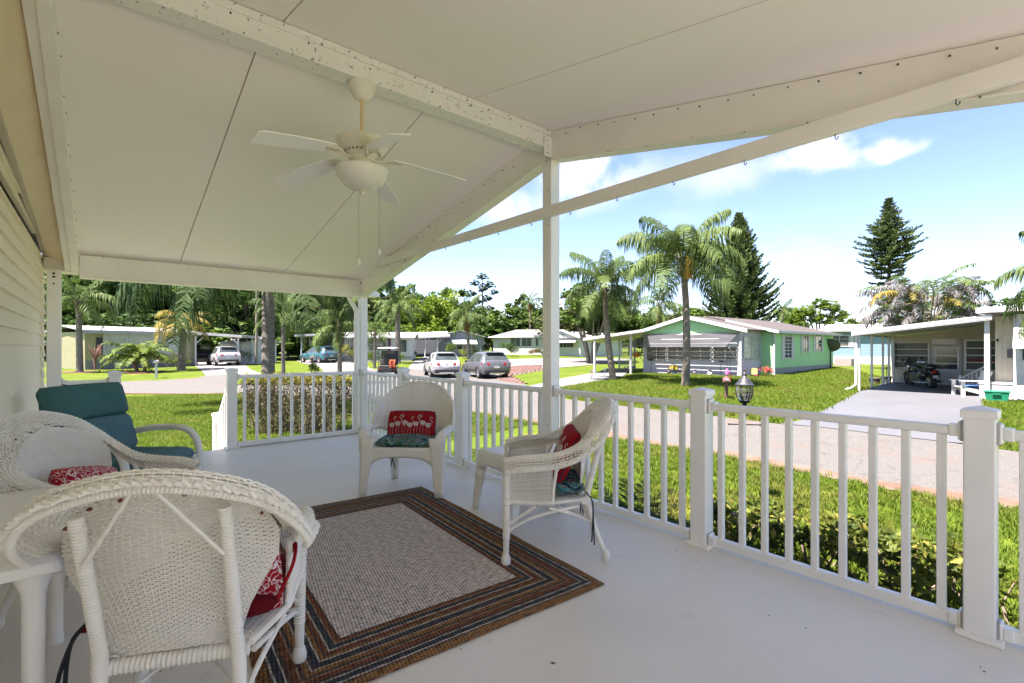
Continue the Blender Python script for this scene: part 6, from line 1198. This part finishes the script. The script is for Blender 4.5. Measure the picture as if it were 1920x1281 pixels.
for px, D_, yt, k, w_, lab in ((738,92,528,'thin',.9,'half bare grey-limbed tree behind the shaggy palm'),(768,96,536,'deep',.8,'dark round-topped tree above the half bare one'),(790,88,556,'bright',1.1,'large bright green tree above the grey blue home'),(822,86,552,'bright',1.0,'bright yellow green tree next to the large bright one'),(838,98,540,'deep',.8,'dark pointed tree behind the bright green trees'),(852,84,592,'bright',.9,'low bright green tree left of the dead-fronded palm'),(930,92,570,'mid',1.2,'broad mid green tree under the tall pine'),(958,90,580,'deep',1.2,'deep green round tree left of the cabbage palm'),(985,100,541,'pine',.75,'small-crowned pine beside the cabbage palm'),(1012,96,566,'mid',1.1,'mid green tree close to the porch post'),(1070,74,545,'olive',1.2,'olive green tree right of the porch post'),(1135,80,560,'olive',1.2,'wide olive tree behind the shorter leaning palm'),(1180,78,568,'mid',1.2,'mid green tree between the two lawn palms'),(1215,85,575,'deep',1.1,'dark tree behind the lime green roof'),(1262,75,580,'olive',1.1,'olive tree behind the tall palm trunk'),(1315,70,575,'mid',1.0,'leafy tree left of the big dark pine'),(1487,80,575,'mid',.8,'small tree left of the umbrella-leaved tree'),(1600,95,588,'mid',.9,'low distant tree over the pale blue home'),(1890,60,560,'deep',.9,'dark tree above the beige home at the right edge')):
    tree(lab, px, D_, yt, k, w_, None, i, .1); i += 1
# tall pine with separate puffs
pt_ = thing('pine_tree', 'tall slender pine with layered puffs of needles above the wood', 'tree', P(903, 96), 0); H_ = ZY(512, 96)-pt_.location.z; MB().tube([(0,0,-.3),(.3,0,H_*.5),(.1,.1,H_*.95)], [.28,.2,.06], 8).build('trunk', PALEBARK, pt_, smooth=True)
for x, z, s in ((.2,.95,.50),(-1.2,.87,.48),(1.5,.85,.55),(.1,.80,.5),(2.4,.76,.42),(-2.2,.74,.55),(.9,.68,.55),(-1.0,.64,.5),(-2.6,.60,.5),(1.6,.56,.45)):
    o = link('needle_puff', CR['pine'][int(z*100) % 2], None, pt_); o.location = (x*ct+.2, x*st, H_*z); o.scale = (s, s, s*.55); MB().tube([(.15,0,H_*(z-.10)),(x*ct*.7,x*st*.7,H_*z-.2)], [.08,.03], 5).build('branch', PALEBARK, pt_)
# multi-stemmed tree right of the porch post
mtree = thing('multi_stem_tree', 'pale multi-stemmed tree with big leaves behind the lattice carport', 'tree', P(1108, 47), 0); random.seed(9); m = MB()
for k in range(9): a = random.uniform(0,6.28); l = random.uniform(.5,1.6); m.tube(cr_spline([(math.cos(a)*.25,math.sin(a)*.25,-.2),(math.cos(a)*.5,math.sin(a)*.5,1.2),(math.cos(a)*(.6+l*.5),math.sin(a)*(.6+l*.5),3.0),(math.cos(a)*(.8+l),math.sin(a)*(.8+l),5.2)], 5), [.16-.008*j for j in range(16)], 8)
m.build('stem', PALEBARK, mtree, smooth=True); o = link('crown', CR['mid'][0], None, mtree); o.location = (0,0,5.2); o.scale = (1.05,1.05,.72); o = link('crown', CR['olive'][1], None, mtree); o.location = (-1.2,.5,4.0); o.scale = (.8,.8,.5)
# Norfolk pines
def norfolk(label, px, D_, ytop, ymax, wmax, seed, dense, lowz):
    b = P(px, D_); H_ = ZY(ytop, D_)-b.z; t = thing('norfolk_pine', label, 'tree', b, 0); MB().tube([(0,0,-.3),(0,0,H_*.99)], [.34,.03], 10).build('trunk', BARK, t, smooth=True); r = np.random.default_rng(seed); z = lowz*H_; tier = 0
    while z < H_*.985:
        f = (H_-z)/H_; fm = (H_-(ZY(ymax, D_)-b.z))/H_; w_ = wmax*min(1, f/fm)**(.95 if dense else 1.1)*(1 if f < fm else (.95 if dense else max(.35, 1-(f-fm)*1.3))); nb = 7 if dense else 6; V, F = [], []
        for k in range(nb):
            a = 2*math.pi*k/nb+tier*.45+r.uniform(-.15,.15); L_ = max(.25, w_*(r.uniform(.72,1.1) if dense else r.uniform(.5,1.2))); up = .10 if dense else .12; ns = max(4, int(L_/.16))
            for j in range(1, ns+1):
                s = j/ns; cx0 = np.array([math.cos(a)*L_*s, math.sin(a)*L_*s, z+L_*(up*s*1.0-.18*s+(.42 if dense else .24)*s*s*s)+.0]); tl = (.16+.36*math.sin(math.pi*min(1, s*.85+.12)))*min(1, .4+L_/3); nq = 7 if dense else 6
                for q in range(nq):
                    sd = a+(1 if q % 2 else -1)*r.uniform(.6,1.3); d = np.array([math.cos(sd), math.sin(sd), r.uniform(.15,.85) if dense else r.uniform(.0,.6)]); e = np.cross(d, r.normal(size=3)); e /= np.linalg.norm(e); wq = .055 if dense else .05; p = cx0+r.normal(size=3)*.05; bq = len(V); V += [p-e*wq, p+e*wq, p+d*tl+e*wq*.8, p+d*tl-e*wq*.8]; F.append((bq,bq+1,bq+2,bq+3))
        me = np_mesh('branch_tier', np.array(V), np.array(F)); me.materials.append(GP_); link('branch_tier', me, None, t); z += (.42 if dense else .52)*(.55+.6*f*1.2) if f < .5 else (.42 if dense else .62); tier += 1
    return t
norfolk('big dark cone-shaped pine behind the lime green home', 1386, 52, 396, 565, 4.0, 3, True, .12)
norfolk('tall open-tiered pine standing alone against the sky at the right', 1667, 55, 368, 455, 3.1, 8, False, .33)
# umbrella-leaved bright tree
sf = thing('umbrella_tree', 'bright green umbrella-leaved tree above the pale blue home', 'tree', P(1535, 56), 0); random.seed(31); m = MB()
for k, (x, z) in enumerate(((-2.6,4.6),(-1.2,5.6),(.2,6.4),(1.6,6.1),(2.3,5.2),(-.3,4.9),(.9,4.6),(-2.0,5.3))): m.tube(cr_spline([(.05*k,0,-.2),(x*.3*ct,x*.3*st,2.2),(x*ct,x*st,z-.1)], 4), [.09]*9, 6); o = link('leaf_rosette', CR['bright'][k % 2], None, sf); o.location = (x*ct, x*st, z-.15); o.scale = (.34,.34,.26)
m.build('stem', PALEBARK, sf, smooth=True)
# withered clumping palm
ar = thing('clumping_palm', 'big clumping palm with many withered lilac-grey fronds behind the flat carport', 'palm tree', P(1738, 33), 0); random.seed(12); SD = frond_set('areca_dead', 3.0, PDEAD, els=((75,105),(60,125),(45,130),(30,130)), nl=34, ll=.55, hang=1.0, w=.03); SG = frond_set('areca_green', 3.0, PG, els=((80,75),(65,95),(45,105)), nl=34, ll=.6, hang=.6, w=.032); SY = frond_set('areca_yellow', 2.6, PY, els=((50,120),(30,120)), nl=30, ll=.5, hang=.8, w=.032); m = MB()
for k in range(120):
    a = random.uniform(0, 6.28); rr_ = random.uniform(.1, 1.5); hh = random.uniform(2.4, 5.3); bx, by = math.cos(a)*rr_*.5, math.sin(a)*rr_*.5; tx, ty = math.cos(a)*rr_*1.25, math.sin(a)*rr_*1.25
    if k % 3 == 0: m.tube(cr_spline([(bx,by,-.1),(bx*1.3,by*1.3,hh*.6),(tx,ty,hh)], 4), [.05]*9, 6)
    u = random.random(); fs = SD if u < .48 else SG if u < .82 else SY; o = link('dead_frond' if fs is SD else 'frond', random.choice(fs), None, ar); o.location = (tx,ty,hh); o.rotation_euler = (random.uniform(-.2,.2), random.uniform(-.1,.2), a+random.uniform(-.7,.7)); s = random.uniform(.7,1.08); o.scale = (s,s,s)
m.build('stem', PALEBARK, ar, smooth=True)
# ---- shrubs
def leafbox(name, n, fn, size, mat, seed, par, updir=.4):
    r = np.random.default_rng(seed); Pp = np.array([fn(r) for _ in range(n)]); a = r.normal(size=(n,3)); a[:,2] = np.abs(a[:,2])*updir; a /= np.linalg.norm(a, axis=1, keepdims=True); b = np.cross(a, r.normal(size=(n,3))); b /= np.linalg.norm(b, axis=1, keepdims=True); s = size*r.uniform(.6,1.35,(n,1)); c = np.cross(a, b); V = np.stack([Pp, Pp+a*s*.5+b*s*.26-c*s*.06, Pp+a*s, Pp+a*s*.5-b*s*.26-c*s*.06], 1).reshape(-1,3)
    me = np_mesh(name, V, np.arange(n*4).reshape(-1,4)); me.materials.append(mat); return link(name, me, None, par)
HEDGE = leafmat('hedge_leaf', (.14,.12,.06), (.045,.05,.02), (.085,.078,.035), .25, 3); HTOP = leafmat('hedge_top', (.24,.19,.03), (.11,.12,.025), (.17,.155,.03), .35, 4); CROT = leafmat('shrub_leaf', (.17,.19,.03), (.035,.06,.015), (.09,.12,.02), .3, 5); CROTY = leafmat('shrub_young_leaf', (.33,.27,.05), (.14,.16,.03), None, .35, 5); TWIG = M('twig', (.22,.17,.12), .9, (.13,.10,.07), 10)
hp = P(561, 10.6); hd = thing('hedge', 'clipped square hedge with yellow top growth behind the short railing', 'hedge', hp, TH+R(-6)); HW, HD_, HH = 2.15, .95, 1.17
def hfn(r):
    p = r.uniform(-1,1,3)
    if r.random() < .75: k = r.integers(0,3); p[k] = np.sign(p[k])*r.uniform(.8,1.03)
    if p[2] < -.2 and r.random() < .5: p[2] = r.uniform(-.2,1)
    return np.array([p[0]*HW/2, p[1]*HD_/2, HH*.56+p[2]*HH*.43])
leafbox('foliage', 7000, hfn, .055, HEDGE, 1, hd); leafbox('top_growth', 1500, lambda r: np.array([r.uniform(-1,1)*HW/2, r.uniform(-1,1)*HD_/2, HH+r.normal()*.045]), .075, HTOP, 2, hd, 1.2); m = MB(); random.seed(6)
for k in range(120):
    x, y = random.uniform(-.95,.95)*HW/2, random.uniform(-.9,.9)*HD_/2; x2, y2 = x+random.uniform(-.2,.2), y+random.uniform(-.2,.2); m.tube([(x*.8,y*.8,-.05),(x,y,HH*.5),(x2,y2,HH*random.uniform(.8,1.0))], [.012,.009,.004], 5)
m.build('twig', TWIG, hd, kind='stuff')
def shrub(label, c, rx, ry, h, n, size, mats, seed, group=None, twigs=14, name='shrub', z=None):
    t = thing(name, label, 'shrub', c, 0, group); rs_ = random.Random(seed); bl = [(rs_.uniform(-.8,.8)*rx, rs_.uniform(-.8,.8)*ry, rs_.uniform(.45,.95)*h, rs_.uniform(.25,.5)) for _ in range(9)]
    def fn(r):
        b = bl[r.integers(0, len(bl))]; d = r.normal(size=3); d /= np.linalg.norm(d); q = r.random()**.4; return np.array([b[0]+d[0]*q*b[3]*rx, b[1]+d[1]*q*b[3]*ry, max(.02, b[2]+d[2]*q*b[3]*h*.7)])
    for k, (mt_, fr_) in enumerate(mats): leafbox('foliage', int(n*fr_), fn, size, mt_, seed*3+k, t, .8)
    m = MB()
    for k in range(twigs): b = bl[k % len(bl)]; m.tube([(b[0]*.3,b[1]*.3,-.05),(b[0]*.8,b[1]*.8,b[2]*.5),(b[0]+rs_.uniform(-.1,.1),b[1],b[2]*1.1)], [.012,.009,.004], 5)
    m.build('twig', TWIG, t, kind='stuff'); return t
SG_ = 'low shrubs along the foot of the porch'
for k, (x, y, rx, h, lab) in enumerate(((4.72,1.75,.38,.36,'small leafy shrub just past the third newel, left of the lamp'),(5.35,1.75,.42,.42,'spreading green and yellow shrub under the middle of the right railing'),(5.95,1.70,.46,.42,'twiggy shrub with young yellow leaves below the right railing'),(6.60,1.62,.50,.48,'dense shrub showing beside the last big newel'),(7.25,1.60,.58,.54,'leafy shrub at the right edge below the railing'),(7.95,1.45,.6,.55,'shrub at the far right end of the porch bed'))):
    shrub(lab, (x, y, gz(x, y)), rx, .36, h, 560, .08, ((CROT,.75),(CROTY,.25)), k+3, SG_)
for k, (px, D_, rx, h, mats, lab, n) in enumerate(((954,66,1.7,1.75,((G3,1),),'dark round clipped bush before the louvred home',1500),(1003,68,1.8,.9,((leafmat('copper_leaf', (.16,.05,.03), (.06,.04,.02), None, .3, 2),.6),(G1,.4)),'copper-leaved low bush before the louvred home',900),(882,60,1.6,1.0,((CROTY,.6),(G2,.4)),'yellow green bush before the grey blue home',900),(229,35,.5,1.1,((G1,1),),'small green bush against the cream home skirting',500),(243,35.2,.6,1.0,((G2,1),),'bright low fern beside the pygmy palms',500),(330,37.5,1.4,1.0,((CROT,1),),'brownish hedge at the foot of the cream home bay',900),(652,50,1.4,1.7,((CROTY,.5),(CROT,.5)),'variegated bush beside the plum shuttered window',900),(700,51,1.6,1.1,((G1,.6),(CROT,.4)),'low bush under the plum shuttered windows',800),(738,51,1.2,1.0,((G2,1),),'green bush at the corner of the white home',600),(772,58,.9,.9,((G2,1),),'green plants beside the clay pot',500),(458,45,.9,1.3,((G1,1),),'green bush beside the white shed',500),(585,34,.55,.55,((G2,.6),(G1,.4)),'ring of leafy plants around the tan mailbox',500),(1350,14,.01,.01,((G1,1),),'',0),(842,61,1.0,1.9,((G1,1),),'spiky bush at the corner of the grey blue home',700),(910,70,1.3,1.5,((G4,1),),'straggly bush left of the louvred home',700))):
    if n: shrub(lab, P(px, D_), rx, rx*.7, h, n, .16 if D_ > 45 else .11, mats, 40+k, None, 6)
fy_ = thing('spiky_shrub', 'reddish twiggy plant standing by the dark shutter of the cream home', 'shrub', P(178, 35.3), 0); m = MB(); random.seed(8)
for k in range(40): a = random.uniform(0,6.28); m.tube([(0,0,-.05),(.12*math.cos(a),.12*math.sin(a),.9),(.38*math.cos(a),.38*math.sin(a),random.uniform(1.3,1.9))], [.03,.025,.012], 4)
m.build('stem', M('red_twig', (.26,.14,.11), .9), fy_)
CYF = frond_set('cycad', .62, PD, els=((75,60),(55,70),(35,60),(15,40)), nl=34, ll=.13, hang=.05, w=.006, fwd=.8)
cy = thing('cycad', 'spiky little cycad just outside the railing behind the side-on wicker chair', 'plant', (4.30,.62,gz(4.3,.62)), 0); MB().lathe([(.07,-.05),(.08,.1),(.05,.2)], n=10).build('trunk', BOOT, cy, smooth=True)
for k in range(26): o = link('frond', CYF[min(k*4//26,3)], None, cy); o.location = (0,0,.18); o.rotation_euler = (0,0,k*2.4)
ds = thing('dry_stem', 'dry flower stem standing in the grass beside the third newel', 'plant', (5.05,1.0,gz(5.05,1)), 0); m = MB().tube(cr_spline([(0,0,0),(.03,.02,.25),(-.02,.04,.48)], 5), .006, 5); [m.ball((-.02+.03*math.cos(k*2.1),.04+.03*math.sin(k*2.1),.48+.02*(k % 3)), .018, 6, 4) for k in range(8)]; m.build('stem', TWIG, ds)
# ---- bed and ornaments before the lime green home
F1y = yf
gpoly('mulch_bed', [Vector((xl+.3,yf-.02,0)),Vector((xr+.1,yf-.02,0)),Vector((xr+.1,yM+.1,0)),Vector((xr+1.1,yM-.1,0)),Vector((xr+.9,yf-.5,0)),Vector((xl+.3,yf-.75,0))], .04, M('red_mulch_bed', (.16,.03,.02), .95, (.09,.02,.012), 18, bump=.7, bscale=40), .4, 'narrow dark red mulch bed along the lime green home', 'flower bed')
def at_bed(px, o=.42): t_ = F1.s_(px); p = F1.pt(t_, o, 0); p.z = gz(p.x, p.y)+.03; return p
def fmat(n, c): return M(n, c, .6)
LEAFP = [(G2, 1)]
def flowers(label, p, col, r_=.22, h=.35, n=40, potc=None):
    t = thing('flower_clump', label, 'flowers', p, 0); rr = random.Random(n); leafbox('foliage', 160, lambda r: np.array([r.normal()*r_*.5, r.normal()*r_*.5, abs(r.normal())*h*.4+h*.3]), .10, G1, n, t); m = MB()
    for k in range(n): m.ball((rr.gauss(0,r_*.55), rr.gauss(0,r_*.55), h*rr.uniform(.6,1.1)), rr.uniform(.025,.05), 6, 4)
    m.build('blossom', fmat('blossom_'+label.split()[0], col), t, smooth=True)
    if potc: MB().lathe([(.11,-.02),(.16,.22),(.14,.22),(.01,.2)], n=14).build('pot', fmat('flower_pot_'+label.split()[0], potc), t, smooth=True)
flowers('yellow sunflowers in a blue pot left of the tall palm trunk', at_bed(1272), (.70,.45,.03), .22, .48, 30, (.04,.06,.22)); flowers('red and pink flowers at the right end of the mulch bed', P(1437, 26.2), (.62,.07,.06), .30, .50, 46); flowers('purple flowers on the kerb under the lattice carport', P(1181, 30.3), (.16,.06,.38), .30, .40, 44)
hbk = thing('hanging_basket', 'orange flower basket hanging at the edge of the lattice carport', 'hanging basket', PT(1194, 664, 30), 0); leafbox('foliage', 200, lambda r: r.normal(size=3)*.13, .10, PTAN, 3, hbk); MB().lathe([(.02,-.2),(.14,-.12),(.18,0)], n=12).build('basket', fmat('orange_basket', (.55,.12,.03)), hbk); MB().tube([(0,0,0),(0,0,.9)], .008, 4).build('hanger', BLACK, hbk)
def stake(label, px, h, o=.5):
    t = thing('garden_stake', label, 'garden ornament', at_bed(px, o), 0); MB().tube([(0,0,0),(0,0,h)], .014, 5).build('pole', BLACK, t); m = MB()
    for k in range(8): a = k*.785; m.tube([(0,0,h),(.12*math.cos(a),.12*math.sin(a),h+.07),(.22*math.cos(a),.22*math.sin(a),h-.05)], [.014,.02,.006], 4)
    m.build('metal_frond', BLACK, t)
stake('dark metal palm stake at the left end of the mulch bed', 1229.5, .78); stake('dark metal palm stake right of the tall palm trunk', 1360, .80)
ln = thing('garden_lantern', 'pink lantern on a hook at the right of the mulch bed', 'garden ornament', at_bed(1373, .6), 0); MB().lathe([(.06,.10),(.10,.14),(.10,.3),(.06,.36),(.02,.46)], n=14).build('lantern', fmat('pink_glass', (.55,.10,.30)), ln, smooth=True); MB().tube(cr_spline([(.16,0,0),(.16,0,.9),(.08,0,1.0),(0,0,.9),(0,0,.46)], 4), .012, 5).build('hook', BLACK, ln)
fl = thing('garden_flag', 'small yellow flag on a stake near the corner post of the lime green home', 'flag', P(1409, 25.4), 0); MB().tube([(0,0,0),(0,0,.55)], .01, 5).build('pole', BLACK, fl); MB().slab([(.0,0,.22),(.3,0,.26),(.27,.02,.55),(.02,0,.55)], .008, (0,1,0)).build('flag_cloth', fmat('yellow_cloth', (.68,.62,.12)), fl)
for px, lab, c1, c2 in ((1340,'black and white panda-like garden figurine in the mulch bed',(.75,.74,.72),(.02,.02,.02)),(1418,'small dark red round ornament beside the yellow flag',(.14,.02,.02),(.1,.02,.02)),(1312,'dark grey figurine low in the mulch bed right of the palm',(.09,.09,.10),(.12,.12,.12)),(1264,'tiny dark bell-shaped ornament before the porch wall',(.05,.05,.05),(.05,.05,.05))):
    t = thing('figurine', lab, 'garden ornament', at_bed(px, .55) if px < 1390 else P(px, 25.6), 0); MB().ball((0,0,.13), (.13,.13,.14), 10, 7).build('figure_body', fmat('figure_a%d' % px, c1), t, smooth=True); MB().ball((.02,-.02,.30), .085, 10, 7).ball((.07,-.02,.36), .03, 6, 4).ball((-.05,-.02,.36), .03, 6, 4).build('figure_head', fmat('figure_b%d' % px, c2), t, smooth=True)
for k, px in enumerate((1110.5, 1131)):
    t = thing('garden_figure', ('pink pinwheel on a stick at the left edge of the white driveway', 'small wire bird ornament on the white driveway edge')[k], 'garden ornament', P(px-2 if k == 0 else px+2, 25.8-1.2*k if k == 0 else 27), 0); MB().tube([(0,0,-.05),(0,0,.4)], .012, 5).tube([(0,0,0),(.12,0,.5)], .01, 4).tube([(.14,.02,0),(.05,0,.42)], .01, 4).build('leg', fmat('pinkish_%d' % k, (.5,.25,.25) if k == 0 else (.35,.35,.35)), t); MB().ball((.05,0,.46), (.10,.03,.07), 8, 5).build('figure_body', fmat('pinkish_b%d' % k, (.6,.35,.35) if k == 0 else (.4,.4,.4)), t, smooth=True)
pc_ = thing('plant_pot', 'terracotta pot with greenery before the grey blue home carport', 'plant pot', P(765, 58), 0); MB().lathe([(.3,0),(.42,.55),(.46,.55),(.46,.65),(.38,.65),(.01,.6)], n=16).build('pot', fmat('terracotta', (.46,.14,.06)), pc_, smooth=True); leafbox('foliage', 120, lambda r: np.array([r.normal()*.2, r.normal()*.2, .75+r.normal()*.15]), .16, G2, 5, pc_)
for px, py, lab in ((150,698,'reddish mulch ring round the far left palm'),(265,699,'mulch ring under the two pygmy palms')):
    c = G(px, py); gpoly('mulch_ring', [Vector((c.x+1.1*math.cos(a), c.y+1.1*math.sin(a), 0)) for a in [k*.3307 for k in range(19)]], .03, M('bark_mulch', (.17,.08,.05), .95, (.10,.05,.03), 14, bump=.6), .5, lab, 'mulch ring')
